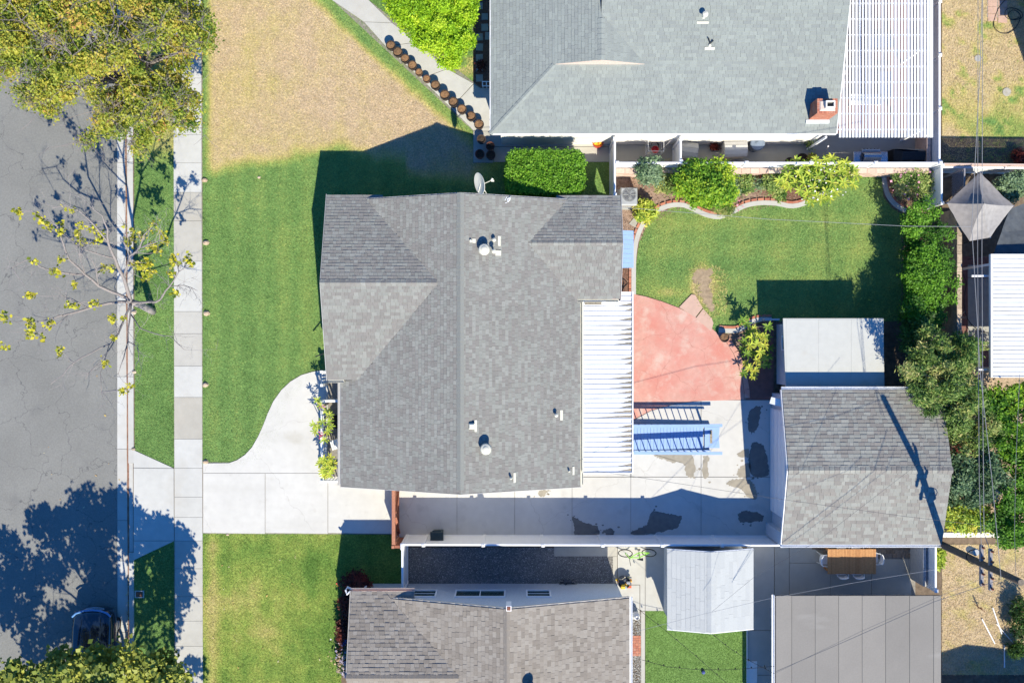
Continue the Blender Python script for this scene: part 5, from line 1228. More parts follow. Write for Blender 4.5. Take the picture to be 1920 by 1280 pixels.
# lower left tree, crown mostly below the frame
ml = thing('tree', 'green maple like street tree along the lower edge above the parked car', 'tree', (-17.3, -17.2, 0))
LW = []
for i in range(44):
    a = i/22*6.283+random.uniform(-.1, .1); rr = random.uniform(2.6, 4.3); LW.append((-17.3+math.cos(a)*rr*1.1, -17.15+math.sin(a)*rr, random.uniform(4.0, 5.8), random.uniform(.3, .62), random.uniform(.3, .62), .35))
for i in range(46):
    a = random.random()*6.283; rr = 3.2*random.random()**.5; LW.append((-17.3+math.cos(a)*rr, -17.2+math.sin(a)*rr, random.uniform(4.8, 6.6), random.uniform(.28, .6), random.uniform(.28, .55), .35))
for px, py, z, r in [(175, 1240, 5.0, 22), (182, 1226, 5.0, 14), (120, 1245, 4.8, 30), (40, 1252, 4.8, 24), (90, 1262, 5, 22), (230, 1258, 4.6, 30), (300, 1258, 4.6, 30), (330, 1272, 4.4, 20), (280, 1250, 4.5, 20), (10, 1262, 4.8, 22), (150, 1265, 5, 24), (205, 1275, 5, 24)]:
    LW += plobes([(px, py, z, r, .5)])
LW += [(-22.2, -14.6, 4.4, .9, .9, .6), (-21.9, -17, 4.6, 1.2, 1.2, .7), (-14.2, -14.8, 4.4, .7, .8, .6), (-20.3, -13.2, 4.6, .7, .6, .5), (-14.6, -13.5, 4.0, .5, .5, .4), (-16, -12.9, 4.4, .6, .5, .5)]
LW = [l for i, l in enumerate(LW) if i % 6 != 3 or l[1] > -15.6 and l[2] > 4.9]
for px, py, z, r in [(12, 1262, 4.8, 22), (40, 1256, 4.8, 20), (28, 1275, 5, 26), (60, 1272, 5, 18), (85, 1268, 5, 22), (180, 1228, 5.0, 14), (330, 1270, 4.4, 22)]: LW += plobes([(px, py, z, r, .4)])
crown('crown', 'leaf_maple', ml, LW, 2300, 7, .20, clr=.14, up=.45, tone=(.55, .25), aspect=.85, tclump=.16, inner=.12)
q = MB(); limb(q, [(-17.3, -17.2, 0), (-17.35, -17.1, 2.2)], .22, .17, 10, .02); 
for i in range(14):
    a = i/14*6.283; pth = limb(q, [(-17.35, -17.1, 2.2), (-17.3+math.cos(a)*1.5, -17.1+math.sin(a)*1.4, 3.8), (-17.3+math.cos(a)*3.4, -17.1+math.sin(a)*3.2, 4.8)], .09, .02, 6, .1, .1, 3); twigs(q, pth, 4, 1.1, .015, 1)
q.build('trunk', 'bark', ml, True)

# lime shrub tree at top
lt = thing('shrub', 'tall vivid lime green shrub tree beside the diagonal path, top edge', 'shrub', (*W2(812, 50), 0))
LW = []
for px, py, z, r in [(745, 15, 2.2, 30), (765, 35, 2.0, 28), (800, 20, 2.9, 42), (845, 25, 2.8, 38), (875, 30, 2.3, 22), (820, 60, 2.6, 40), (850, 75, 2.3, 36), (800, 75, 2.1, 28), (838, 105, 1.8, 28), (865, 60, 2.2, 25), (800, -20, 3.1, 60), (860, -15, 2.8, 40), (740, -20, 2.4, 40), (788, 52, 2.2, 28), (845, 122, 1.5, 12), (880, 78, 1.9, 13), (882, 12, 2.2, 14)]:
    LW += plobes([(px, py, z-.35, r*.7, .4)]); 
    for k in range(9): a = random.random()*6.28; d_ = r*.85*random.random()**.5; LW += plobes([(px+math.cos(a)*d_, py+math.sin(a)*d_, z+random.uniform(-.35, .4), r*random.uniform(.2, .34), .24)])
crown('foliage', 'leaf_lime', lt, LW, 2600, 15, .095, clr=.085, up=.4, tone=(.5, .25), name_part='foliage', tclump=.2, inner=.1)
q = MB(); 
for i in range(8): a = i*.785; x, y, _ = W(815, 45, 1.0); pth = limb(q, [(x, y, 0), (x+math.cos(a)*.5, y+math.sin(a)*.4, 1.1), (x+math.cos(a)*1.2, y+math.sin(a)*1.1, 2.0)], .05, .015, 6, .05); twigs(q, pth, 3, .6, .01, 0)
q.build('stem', 'bark', lt)

# clipped hedge
hg = thing('hedge', 'dense clipped bright green hedge between the two houses', 'hedge', (*W2(1022, 322), 0))
n = 2700; xa, yb_ = W2(947, 364, 2.2); xb, yt = W2(1099, 279, 2.2)
u = RNG.random(n); v = RNG.random(n); face = RNG.random(n)
X = xa+.08+u*(xb-xa-.16); Y = yb_+.08+v*(yt-yb_-.16); Z = 2.17+.12*fbm(X, Y, 1.8, 44)+RNG.normal(0, .03, n)
sd_ = face < .45; side = RNG.integers(0, 4, n); Zs = RNG.uniform(.05, 2.15, n)
X = np.where(sd_ & (side == 0), xa+.06, X); X = np.where(sd_ & (side == 1), xb-.06, X); Y = np.where(sd_ & (side == 2), yb_+.06, Y); Y = np.where(sd_ & (side == 3), yt-.06, Y); Z = np.where(sd_, Zs, Z)
cxm, cym = (xa+xb)/2, (yb_+yt)/2; rx_, ry_ = (xb-xa)/2, (yt-yb_)/2
ex = (X-cxm)/rx_; ey = (Y-cym)/ry_; f = (np.abs(ex)**5+np.abs(ey)**5)**.2; f = np.maximum(f, .001); sc = np.where(f > .94, .94/f, 1); X = cxm+ex*rx_*sc; Y = cym+ey*ry_*sc
per = 10; P_ = (np.stack([X, Y, Z], 1)[:, None, :]+RNG.normal(0, .055, (n, per, 3))).reshape(-1, 3); P_[:, 2] = np.maximum(P_[:, 2], .03)
V, F = leafcloud(P_[:, 0], P_[:, 1], P_[:, 2], 1, .085, .6, .4)
obj('foliage', rawmesh('foliage', V, F, 'leaf_hedge', np.clip(np.repeat(RNG.normal(.5, .17, n), per)+RNG.normal(0, .15, n*per), 0, 1)), hg)
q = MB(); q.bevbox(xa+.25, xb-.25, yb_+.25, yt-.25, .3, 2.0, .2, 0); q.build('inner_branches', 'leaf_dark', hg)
for i in range(5): q = MB(); x = xa+.4+i*(xb-xa-.8)/4; limb(q, [(x, cym, 0), (x, cym+.05, 1.0)], .04, .03, 6); q.build('stem', 'bark', hg)

# chip bed shrubs
bush('shrub', 'blue green leafy shrub at the left end of the chip bed', 1215, 322, 27, 2.2, 'leaf_bluegreen', 420, 9, .10)
bush('shrub', 'olive yellow shrub between the blue green and bright green ones', 1249, 337, 27, 1.0, 'leaf_olive', 380, 9, .09, tone=(.65, .2))
bush('shrub', 'largest bright green shrub of the chip bed', 1322, 345, 56, 2.4, 'leaf_bright', 1300, 12, .11, ry=46, tone=(.42, .25), nl=16, clr=.09)
bush('shrub', 'small bright round shrub at the lower right of the big green one', 1355, 355, 22, 1.1, 'leaf_bright', 220, 8, .12, tone=(.75, .2))
bush('grass_clump', 'pale green spiky grass clump below the big green shrub', 1357, 387, 20, .55, 'leaf_olive', 260, 9, .22, aspect=.10, up=.25, tone=(.8, .1), cat='plant')
bush('grass_clump', 'pale spiky grass clump beside the right of the big green shrub', 1378, 333, 16, .6, 'leaf_bluegreen', 160, 9, .22, aspect=.10, up=.25, tone=(.9, .1), cat='plant')
bush('shrub', 'compact yellow green croton beside the air conditioner', 1208, 397, 20, .75, 'leaf_plumeria', 190, 8, .17, aspect=.33, tone=(.7, .2))
bush('shrub', 'low grey green shrub right of the pale grass clump', 1385, 352, 14, .6, 'leaf_bluegreen', 120, 8, .09)
bush('shrub', 'dark olive upright shrub in the middle of the chip bed', 1398, 345, 12, .8, 'leaf_olive', 120, 8, .11, tone=(.45, .25), ry=22)
bush('shrub', 'small sage coloured shrub near the middle of the chip bed', 1423, 344, 15, .6, 'leaf_bluegreen', 120, 8, .08, tone=(.6, .2))
bush('shrub', 'mottled yellow green shrub left of the white flowering plumeria', 1450, 340, 22, .9, 'leaf_olive', 240, 9, .11, tone=(.62, .25), ry=26)
bush('shrub', 'small dark plant at the front of the chip bed by the bricks', 1462, 365, 10, .5, 'leaf_olive', 80, 8, .11, tone=(.4, .25))
bush('shrub', 'open dark shrub near the fence above the small sage shrub', 1420, 326, 16, .6, 'leaf_red', 90, 7, .08, tone=(.5, .3), clr=.1)
def dots(name, label, cat, px, py, r, n, h, m, size, tones=(0, 1)):
    x, y, _ = W(px, py, h); t = thing(name, label, cat, (x, y, 0)); rr = r/S
    X = x+RNG.normal(0, rr*.5, n); Y = y+RNG.normal(0, rr*.5, n); Z = h+RNG.normal(0, .05, n); V, F = leafcloud(X, Y, Z, 1, size, .9, .6)
    obj('blossom', rawmesh('blossom', V, F, m, RNG.uniform(*tones, n)), t)
    q = MB()
    for i in range(min(n, 14)): q.tube([(x+random.uniform(-.05, .05), y+random.uniform(-.05, .05), 0), (X[i], Y[i], Z[i])], .006, 4)
    q.build('stem', 'bark', t); return t
dots('flower', 'few pink flowers at the brick edging below the grey green shrub', 'flowers', 1382, 380, 12, 14, .35, 'flower_pink', .10)
bush('shrub', 'pale leaved pink flowering bush in the far corner bed', 1710, 345, 36, 1.2, 'leaf_olive', 420, 9, .09, tone=(.7, .2), ry=24, clr=.10, stem='bark_pale')
dots('flower', 'scattered pale pink blooms on the corner bush', 'flowers', 1708, 345, 40, 16, 1.25, 'flower_pink', .10, (.8, 1))
# viny hedge along the block wall
vh = thing('hedge', 'overgrown viny green hedge against the tan block wall', 'hedge', (*W2(1733, 500), 0))
LW = []
for i in range(34):
    px = random.uniform(1712, 1762); py = random.uniform(405, 600); LW += plobes([(px, py, 1.75+random.uniform(-.15, .25), random.uniform(14, 24), .35)])
for i in range(16): LW += plobes([(1705+random.uniform(-6, 6), 410+i*12.5, random.uniform(.6, 1.3), 10, .5)])
for px, py in [(1725, 385), (1712, 395), (1750, 400), (1775, 440), (1780, 500), (1788, 530), (1782, 560), (1740, 378)]: LW += plobes([(px, py, 1.8, 10, .3)])
crown('foliage', 'leaf_hedge', vh, LW, 2300, 11, .095, clr=.085, up=.5, tone=(.35, .25), name_part='foliage', tclump=.22)
q = MB()
for i in range(12): x, y = W2(1740+random.uniform(-10, 8), 410+i*16); limb(q, [(x-.8, y, 0), (x-.9, y+.1, .9), (x-.8, y, 1.6)], .03, .015, 5)
q.build('stem', 'bark', vh)
# trees and scrub on the right
def rtree(label, lobes, m, n, per, size, base, h, cat='tree', name='tree', **k):
    x, y, _ = W(base[0], base[1], h*.6); t = thing(name, label, cat, (x, y, 0)); LW = []
    for px, py, z, r in lobes:
        LW += plobes([(px, py, z-.5, r*.7, .35)])
        for j in range(9): a = random.random()*6.28; d_ = r*.85*random.random()**.5; LW += plobes([(px+math.cos(a)*d_, py+math.sin(a)*d_, z+random.uniform(-.5, .4), r*random.uniform(.2, .36), .30)])
    crown('crown', m, t, LW, int(n*1.0), per, size, name_part='crown', **k)
    q = MB(); f0 = Vector((x, y, h*.35)); limb(q, [(x, y, 0), f0], .09, .07, 8, .02)
    for px, py, z, r in lobes: pth = limb(q, [f0, Vector(W(px, py, z))], .04, .015, 5, .08, .1, 3); twigs(q, pth, 3, .6, .01, 1)
    q.build('trunk', 'bark', t); return t
rtree('olive green willow leaved tree overhanging the garage corner', [(1745, 640, 3.0, 38), (1790, 660, 3.0, 42), (1725, 690, 3.3, 38), (1770, 710, 3.4, 48), (1815, 655, 2.6, 28), (1725, 715, 3.4, 30), (1755, 745, 3.3, 40), (1800, 735, 3.0, 40), (1790, 700, 3.2, 35), (1745, 755, 3.1, 22)], 'leaf_olive', 1900, 12, .17, (1765, 690), 3.4, aspect=.26, up=.3, tone=(.42, .35), clr=.09, tclump=.28, inner=.1)
rtree('dark leafy shrub in the corner between white roofed shed and hedge', [(1715, 612, 1.5, 26), (1705, 590, 1.3, 18), (1740, 600, 1.6, 24), (1700, 640, 1.2, 18)], 'leaf_dark', 500, 10, .11, (1715, 610), 1.6, cat='shrub', name='shrub', up=.5, tone=(.5, .25), clr=.1)
rtree('mid green tree filling the space right of the garage roof', [(1790, 790, 2.8, 35), (1830, 780, 2.8, 40), (1815, 820, 2.6, 38), (1790, 760, 3.0, 30), (1850, 810, 2.4, 30)], 'leaf_olive', 900, 12, .14, (1815, 800), 3.0, aspect=.32, up=.35, tone=(.40, .28), clr=.10)
rtree('bright green shrub tree near the right edge below the ribbed cover', [(1880, 750, 2.4, 38), (1910, 780, 2.4, 36), (1870, 790, 2.3, 34), (1900, 830, 2.2, 36), (1860, 760, 2.4, 28), (1920, 735, 2.0, 24), (1885, 850, 2.2, 30)], 'leaf_bright', 1000, 11, .12, (1885, 800), 2.6, up=.35, tclump=.24, tone=(.22, .3), clr=.10)
rtree('dense green tree at mid right behind the garage ridge', [(1810, 885, 2.6, 38), (1850, 870, 2.6, 36), (1830, 920, 2.4, 36), (1800, 925, 2.3, 28), (1865, 900, 2.3, 28), (1795, 860, 2.4, 25)], 'leaf_bluegreen', 900, 11, .12, (1830, 895), 2.8, up=.35, tclump=.24, tone=(.22, .3), clr=.10)
rtree('dark green tree at the right edge above the pale wall', [(1900, 950, 2.2, 36), (1920, 900, 2.4, 30), (1880, 985, 2.0, 30), (1915, 1000, 2.0, 28), (1890, 1010, 1.9, 18), (1925, 860, 2.2, 24)], 'leaf_hedge', 1200, 11, .11, (1900, 960), 2.4, up=.45, tone=(.30, .25), clr=.10)
rtree('yellowish green shrub row just above the pale wall', [(1790, 975, 1.6, 20), (1815, 975, 1.6, 20), (1845, 968, 1.6, 24), (1780, 955, 1.7, 14), (1800, 955, 1.4, 18)], 'leaf_plumeria', 450, 10, .11, (1815, 972), 1.8, cat='shrub', name='shrub', up=.45, tone=(.5, .25), clr=.10)
rtree('brown twiggy dried shrub amid the green scrub', [(1800, 845, 2.5, 22), (1795, 860, 2.5, 16), (1840, 800, 2.6, 18)], 'leaf_red', 120, 6, .12, (1805, 845), 2.6, cat='shrub', name='shrub', up=.3, tone=(.5, .3), clr=.15, aspect=.2)
bush('shrub', 'leafy green bush by the right edge above the grey canopy', 1895, 350, 30, 1.5, 'leaf_bluegreen', 420, 10, .12, tone=(.7, .2))
bush('shrub', 'narrow yellow green plant beside the dining patio fence', 1757, 1043, 12, .9, 'leaf_plumeria', 130, 8, .2, aspect=.28, ry=20, tone=(.6, .25))
bush('shrub', 'dark spiky shrub in the shade at the lower right corner', 1912, 1160, 22, .9, 'leaf_dark', 200, 8, .2, aspect=.2, ry=46, tone=(.25, .2), up=.3)
bush('shrub', 'spiky dark plant on the shadow edge of the dry yard', 1905, 1215, 14, .6, 'leaf_dark', 120, 8, .2, aspect=.2, tone=(.3, .2), up=.3)
bush('shrub', 'reddish agave like plant in the shaded bed at right edge', 1912, 296, 14, .5, 'leaf_red', 90, 7, .25, aspect=.18, tone=(.7, .3), up=.3)
bush('shrub', 'dark red leaved shrub in the shade of the lower house', 668, 1092, 26, .9, 'leaf_red', 380, 9, .09, tone=(.6, .3), ry=22)
bush('shrub', 'darker red leaved shrub along the lower house wall', 652, 1135, 14, .8, 'leaf_red', 220, 8, .09, tone=(.35, .25), ry=26)
bush('shrub', 'dark low shrub hiding under the eave left of the lower house', 645, 1180, 12, .8, 'leaf_red', 180, 8, .10, tone=(.25, .2), ry=30)
for (a, b), l in zip([(636, 1096), (637, 1178)], ['single red flower at the shadow edge beside the upper red shrub', 'pair of red flowers at the shadow edge beside the lower house wall']): dots('flower', l, 'flowers', a, b, 5, 10, .5, 'toy', .08, (0, .05))
dots('flower_bed', 'mass of pale and lilac hydrangea heads at the lower house corner', 'flowers', 643, 1225, 26, 60, .6, 'flower_mix', .09, (.1, .9)).location
hy = thing('hydrangea', 'blue and pale hydrangea shrub at the corner of the lower house', 'shrub', (*W2(647, 1222, .5), 0)); q = MB(); V_ = []; T_ = []
me_cache = {}
for i, (px, py, t) in enumerate([(650, 1202, 0), (643, 1208, 0), (651, 1215, 1), (646, 1217, 1), (655, 1228, 0), (656, 1240, 0), (636, 1228, .45), (644, 1232, .35), (633, 1236, .6), (640, 1240, .25), (646, 1244, .3), (636, 1246, .5), (644, 1252, .35), (634, 1257, .45), (644, 1262, .28), (648, 1268, .3), (653, 1256, .1), (655, 1250, 0), (652, 1268, .05)]):
    x, y, _ = W(px, py, .7); k = 60; d = RNG.normal(0, 1, (k, 3)); d /= np.linalg.norm(d, axis=1)[:, None]; r = .085
    P_ = np.array([x, y, .65])+d*r; V, F = leafcloud(P_[:, 0], P_[:, 1], P_[:, 2], 1, .055, .9, .4)
    obj('flower_head', rawmesh('flower_head', V, F, 'flower_mix', np.clip(t+RNG.normal(0, .05, k), 0, 1)), hy)
crown('foliage', 'leaf_dark', hy, bumpy(*W(645, 1232, .35)[:2], .35, .32, .85, .25, 8), 160, 8, .12, clr=.08, tone=(.4, .2), name_part='foliage')

# rosette plants with single leaves as parts
def leafmesh(name, m, wd=.3):
    q = MB(); q.add([(0, 0, 0), (.35, -wd*.45, .03), (.75, -wd*.4, .0), (1, 0, -.10), (.75, wd*.4, .0), (.35, wd*.45, .03), (.5, 0, -.03)],
                    [(0, 1, 6), (1, 2, 6), (2, 3, 6), (3, 4, 6), (4, 5, 6), (5, 0, 6)]); return q.mesh(name, m)
LM = leafmesh('leaf', 'leaf_plumeria')
def rosette(parent, c, n, ln, tone=(.3, .9), tilt=(-.1, .55)):
    for i in range(n):
        a = 6.283*i/n+random.uniform(-.25, .25); o = bpy.data.objects.new('leaf', LM); link(o, parent, random.uniform(*tone))
        o.location = Vector(c)-WLOC[parent]; s = ln*random.uniform(.75, 1.15); o.scale = (s, s, s); o.rotation_euler = (random.uniform(-.3, .3), -random.uniform(*tilt), a)
def plumeria(label, heads, n, ln, base, z, tone=(.3, .9), extra=None):
    bx, by = W2(*base); t = thing('plumeria', label, 'plant', (bx, by, 0)); q = MB()
    for px, py in heads:
        zz = z+random.uniform(-.25, .2); c = Vector(W(px, py, zz)); rosette(t, c, n, ln, tone)
        mid = Vector((bx, by, 0)).lerp(c, .5)+Vector((0, 0, -.15)); q.tube([(bx+random.uniform(-.06, .06), by+random.uniform(-.06, .06), 0), mid, c], [.03, .022, .014], 6, .3)
    q.build('stem', 'bark', t); return t
plumeria('tall plumeria with yellow green leaves and pink flowers at the porch railing', [(596, 750), (600, 760), (612, 770), (617, 778), (618, 790), (620, 800), (596, 800), (590, 808), (604, 790), (588, 796), (614, 808), (608, 824)], 8, .24, (606, 790), 1.5, (.3, .8))
dots('flower', 'pink plumeria flowers over the porch railing', 'flowers', 603, 817, 6, 12, 1.6, 'flower_pink', .09, (0, .4)); dots('flower', 'paler pink flowers near the upper leaves at the porch', 'flowers', 602, 760, 5, 9, 1.6, 'flower_pink', .08, (.5, 1))
plumeria('bushy plumeria of bright yellow green leaves at the lower end of the porch', [(606, 862), (600, 868), (614, 866), (620, 858), (612, 878), (622, 880), (606, 882), (618, 888), (610, 890), (625, 870)], 10, .26, (615, 875), 1.2, (.4, .9))
plumeria('yellow green rosette plant beside the red patio, upper heads', [(1412, 618), (1422, 628), (1410, 634), (1432, 632), (1420, 645), (1434, 648), (1406, 648), (1425, 660)], 10, .27, (1418, 640), 1.2, (.4, .9))
plumeria('darker green rosettes behind the yellow green plant at the red patio', [(1400, 625), (1395, 640), (1438, 632), (1442, 652), (1392, 655), (1430, 668), (1440, 668), (1400, 664), (1412, 662), (1438, 684), (1395, 700)], 9, .26, (1418, 655), .75, (0, .35))
plumeria('yellow green rosette plant beside the red patio, lower heads', [(1420, 675), (1432, 672), (1405, 690), (1416, 695), (1412, 705), (1398, 682), (1428, 685)], 10, .25, (1415, 685), 1.0, (.5, 1))
random.seed(21)
crown('inner_foliage', 'leaf_bright', thing('shrub', 'darker green leafy growth beneath the wide plumeria by the fence', 'shrub', (*W2(1535, 345), 0)), plobes([(1490, 325, .9, 22, .4), (1520, 345, 1.0, 24, .4), (1550, 325, 1.1, 26, .4), (1545, 355, .9, 22, .35), (1580, 325, 1.1, 22, .35), (1520, 318, 1.1, 22, .4)]), 420, 9, .13, clr=.09, tone=(.35, .2), name_part='foliage', up=.4, aspect=.3)
heads = [(1572, 345), (1588, 318), (1534, 330), (1548, 312), (1512, 372), (1576, 308), (1480, 352), (1600, 345), (1530, 300), (1506, 336), (1480, 310), (1492, 300), (1510, 312), (1548, 300), (1560, 296), (1566, 310), (1535, 312), (1585, 306), (1600, 318), (1590, 330), (1606, 330), (1575, 322), (1555, 325), (1520, 328), (1498, 325), (1478, 330), (1470, 345), (1540, 340), (1560, 343), (1582, 343), (1525, 352), (1508, 345), (1548, 358), (1565, 360), (1530, 368), (1515, 362), (1540, 375), (1500, 358), (1462, 338), (1490, 343), (1556, 372), (1520, 380)]
plumeria('wide plumeria with bright leaves and white flowers reaching over the fence', heads, 9, .30, (1530, 348), 1.7, (.25, .85))
dots('flower', 'white blossoms amid the wide plumeria by the fence', 'flowers', 1540, 335, 40, 40, 1.8, 'stucco_white', .07, (0, .1))
plumeria('small palm like plant with dark leaves at the lawn corner near the patio', [(1392, 600), (1400, 606), (1440, 612)], 9, .30, (1398, 612), .9, (0, .3))

# ================================================================== OBJECTS
# dish on the roof edge
ds = thing('satellite_dish', 'white oval satellite dish on the upper eave of the main house', 'satellite dish', (*W(908, 357, 3.7),))
q = MB(); n = 24; vs = [(0, 0, 0)]
fs = []; 
for r, d_ in ((.5, -.035), (1.0, -.09)):
    for k in range(n): a = 6.283*k/n; vs.append((d_*1, .46*r*math.cos(a), .44*r*math.sin(a)))
for k in range(n): fs.append((0, 1+k, 1+(k+1) % n)); fs.append((1+k, 1+n+k, 1+n+(k+1) % n, 1+(k+1) % n))
q.add([(x+.03, y, z) for x, y, z in vs], fs); q.add([(x+.05, y, z) for x, y, z in vs], [f[::-1] for f in fs])
k0 = len(vs); 
for k in range(n): a, b = vs[1+n+k], vs[1+n+(k+1) % n]; q.add([(a[0]+.03, a[1], a[2]), (b[0]+.03, b[1], b[2]), (b[0]+.05, b[1], b[2]), (a[0]+.05, a[1], a[2])], [(0, 1, 2, 3)])
R_ = Euler((0, math.radians(27), math.radians(16))).to_matrix().to_4x4()
pos = Vector(W(901, 344, 4.0))-Vector(ds.location)
me = q.mesh('reflector', 'metal_white'); me.transform(R_); me.transform(Matrix.Translation(pos)); obj('reflector', me, ds, world=False, tone=.2)
q = MB(); p1 = Vector(W(922, 338, 4.15))-Vector(ds.location); q.tube([pos+Vector((-.02, -.05, -.15)), p1], .018, 6); q.build('feed_arm', 'metal_white', ds, world=False)
q = MB(); q.tube([p1-Vector((.02, .02, 0)), p1+Vector((.04, .07, .02))], .05, 8); q.box(p1.x-.02, p1.x+.10, p1.y-.06, p1.y+.0, p1.z-.03, p1.z+.04); q.build('receiver', 'metal_white', ds, world=False)
q = MB()
for e in [(897, 361), (905, 361), (912, 362)]: q.tube([pos+Vector((0, 0, -.05)), Vector((*W2(*e, 3.7), mE(*W2(e[0], 362, 3.8))))-Vector(ds.location)], .014, 5)
q.build('mast', 'metal_white', ds, world=False)
# white cloth on roof edge
q = MB(); x, y, _ = W(953, 372, 3.7)
for i in range(7): q.tube([(x+random.uniform(-.15, .15), y+random.uniform(-.15, .15), mE(x, y)+.05), (x+random.uniform(-.15, .15), y+random.uniform(-.2, .1), mE(x, y)+.07)], .015, 4)
t = q.build('cable_bundle', 'white_vinyl'); tag(t, 'knot of white service cable on the upper roof edge right of the dish', 'cable')

# air conditioner
ac = thing('air_conditioner', 'grey outdoor air conditioner with round fan beside the house corner', 'air conditioner', (*W2(1178, 370, .5), 0))
q = MB(); q.bevbox(-.38, .38, -.42, .40, .05, .82, .05, 0); q.build('cabinet', 'metal_grey', ac, world=False)
q = MB(); q.lathe([(.33, .80), (.33, .83), (.29, .835), (.27, .80)], 0, .06, 28, .5, cap=False); q.build('fan_shroud', 'metal_grey', ac, world=False)
q = MB(); q.lathe([(.28, .825), (.27, .828)], 0, .06, 28, .9); q.build('fan_well', 'metal_grey', ac, world=False, tone=0)
for k in range(3):
    a = k*2.094+.5; q = MB(); q.add([(0, .06, .835), (.26*math.cos(a), .06+.26*math.sin(a), .84), (.26*math.cos(a+.7), .06+.26*math.sin(a+.7), .85), (.1*math.cos(a+.9), .06+.1*math.sin(a+.9), .845)], [(0, 1, 2, 3)]); q.build('fan_blade', 'metal_grey', ac, world=False, tone=.6)
q = MB()
for r in (.08, .14, .20, .26): q.tube([(r*math.cos(a*.3142), .06+r*math.sin(a*.3142), .86) for a in range(20)], .004, 4, closed=True)
for k in range(6): a = k*1.047; q.tube([(.05*math.cos(a), .06+.05*math.sin(a), .86), (.30*math.cos(a), .06+.30*math.sin(a), .86)], .004, 4)
q.build('fan_grille', 'metal_grey', ac, world=False)
q = MB(); q.box(-.45, .45, -.5, .45, 0, .05); q.build('pad', 'stepping_stone', ac, world=False)
q = MB(); q.prism(P2([(1179, 420), (1188, 409), (1202, 417), (1194, 428)]), 0, .04); t = q.build('stepping_stone', 'stepping_stone', None, tone=.8); tag(t, 'single square stepping stone beside the croton shrub', 'stepping stone')
# blue awning
aw = thing('awning', 'light blue window awning on the rear wall of the main house', 'awning', (4.5, 4.6, 0))
n = 8
for i in range(n):
    y0 = 3.28+i*(4.93-3.28)/n; q = MB(); w = (4.93-3.28)/n
    q.add([(4.36, y0+.004, 2.25), (5.42, y0+.004, 1.86), (5.42, y0+w-.004, 1.86), (4.36, y0+w-.004, 2.25), (4.36, y0+.004, 2.235), (5.42, y0+.004, 1.845), (5.42, y0+w-.004, 1.845), (4.36, y0+w-.004, 2.235)], [(0, 1, 2, 3), (4, 7, 6, 5), (1, 5, 6, 2), (0, 4, 5, 1), (3, 2, 6, 7)]); q.build('slat', 'light_blue_paint', aw, tone=random.random()*.3)
beamparts(aw, 'bracket', 'light_blue_paint', [((4.36, 3.3, 1.5), (5.38, 3.3, 1.83)), ((4.36, 4.9, 1.5), (5.38, 4.9, 1.83))], .03, .03)

# wheelchair ramp
rp = thing('ramp', 'light blue painted ramp with railings beside the patio cover', 'ramp', (7.5, -4.5, 0))
for i in range(27):
    x0 = 4.75+i*.155; h = .34-.20*i/27; q = MB(); q.box(x0, x0+.143, -5.02, -3.97, h-.035, h, random.random()*.3)
    q.build('plank', 'light_blue_paint', rp)
q = MB(); q.add([(9.0, -4.98, .13), (9.72, -4.98, .065), (9.68, -4.5, .065), (9.72, -4.0, .065), (9.0, -4.0, .13)], [(0, 1, 2, 3, 4)]); q.add([(9.0, -4.98, .05), (9.72, -4.98, .05), (9.68, -4.5, .05), (9.72, -4.0, .05)], [(0, 1, 2, 3)]); q.build('landing', 'light_blue_paint', rp)
q = MB(); q.box(9.25, 9.36, -4.75, -4.15, .115, .125); q.build('grip_strip', 'pan_dirt', rp)
for yy in (-3.88, -5.08):
    q = MB(); q.beam((4.7, yy, 1.02), (9.60, yy+(.05 if yy > -4 else -.02), .98), .13, .045); ra = q.build('handrail', 'light_blue_paint', rp)
    q = MB(); q.beam((4.7, yy, .88), (9.25, yy, .84), .04, .09); q.build('rail', 'light_blue_paint', rp); q = MB(); q.beam((4.7, yy, .22), (9.25, yy, .12), .05, .20); q.build('rail', 'light_blue_paint', rp)
    for i in range(14):
        x = 5.0+i*.30; wd = .10 if i in (2, 13) else .035; q = MB(); q.box(x-wd/2, x+wd/2, yy-.02, yy+.02, .15, .90); q.build('baluster' if wd < .05 else 'post', 'light_blue_paint', rp)
# wheelie bin
wb = thing('wheelie_bin', 'dark green wheelie bin against the white driveway fence', 'bin', (*W2(823, 1000, 0), .05), 0)
q = MB(); a, b, h = .27, .30, .98
vs = [(-.22, -.24, .04), (.22, -.24, .04), (.22, .22, .04), (-.22, .22, .04), (-a, -b, h), (a, -b, h), (a, b, h), (-a, b, h)]; q.add(vs, [(0, 3, 2, 1), (0, 1, 5, 4), (1, 2, 6, 5), (2, 3, 7, 6), (3, 0, 4, 7)]); q.build('body', 'bin_green', wb, world=False)
q = MB(); q.bevbox(-.30, .30, -.33, .34, .98, 1.06, .03); q.box(-.2, .2, .34, .39, .98, 1.03); q.build('lid', 'bin_green', wb, world=False)
q = MB(); q.tube([(-.24, -.40, .98), (.24, -.40, .98)], .02, 6); q.tube([(-.22, -.33, 1.0), (-.22, -.40, .98)], .018, 6); q.tube([(.22, -.33, 1.0), (.22, -.40, .98)], .018, 6); q.build('handle', 'bin_green', wb, world=False)
for s_ in (-1, 1): q = MB(); q.tube([(s_*.27, -.25, .11), (s_*.33, -.25, .11)], .12, 14); q.build('wheel', 'rubber', wb, world=False)

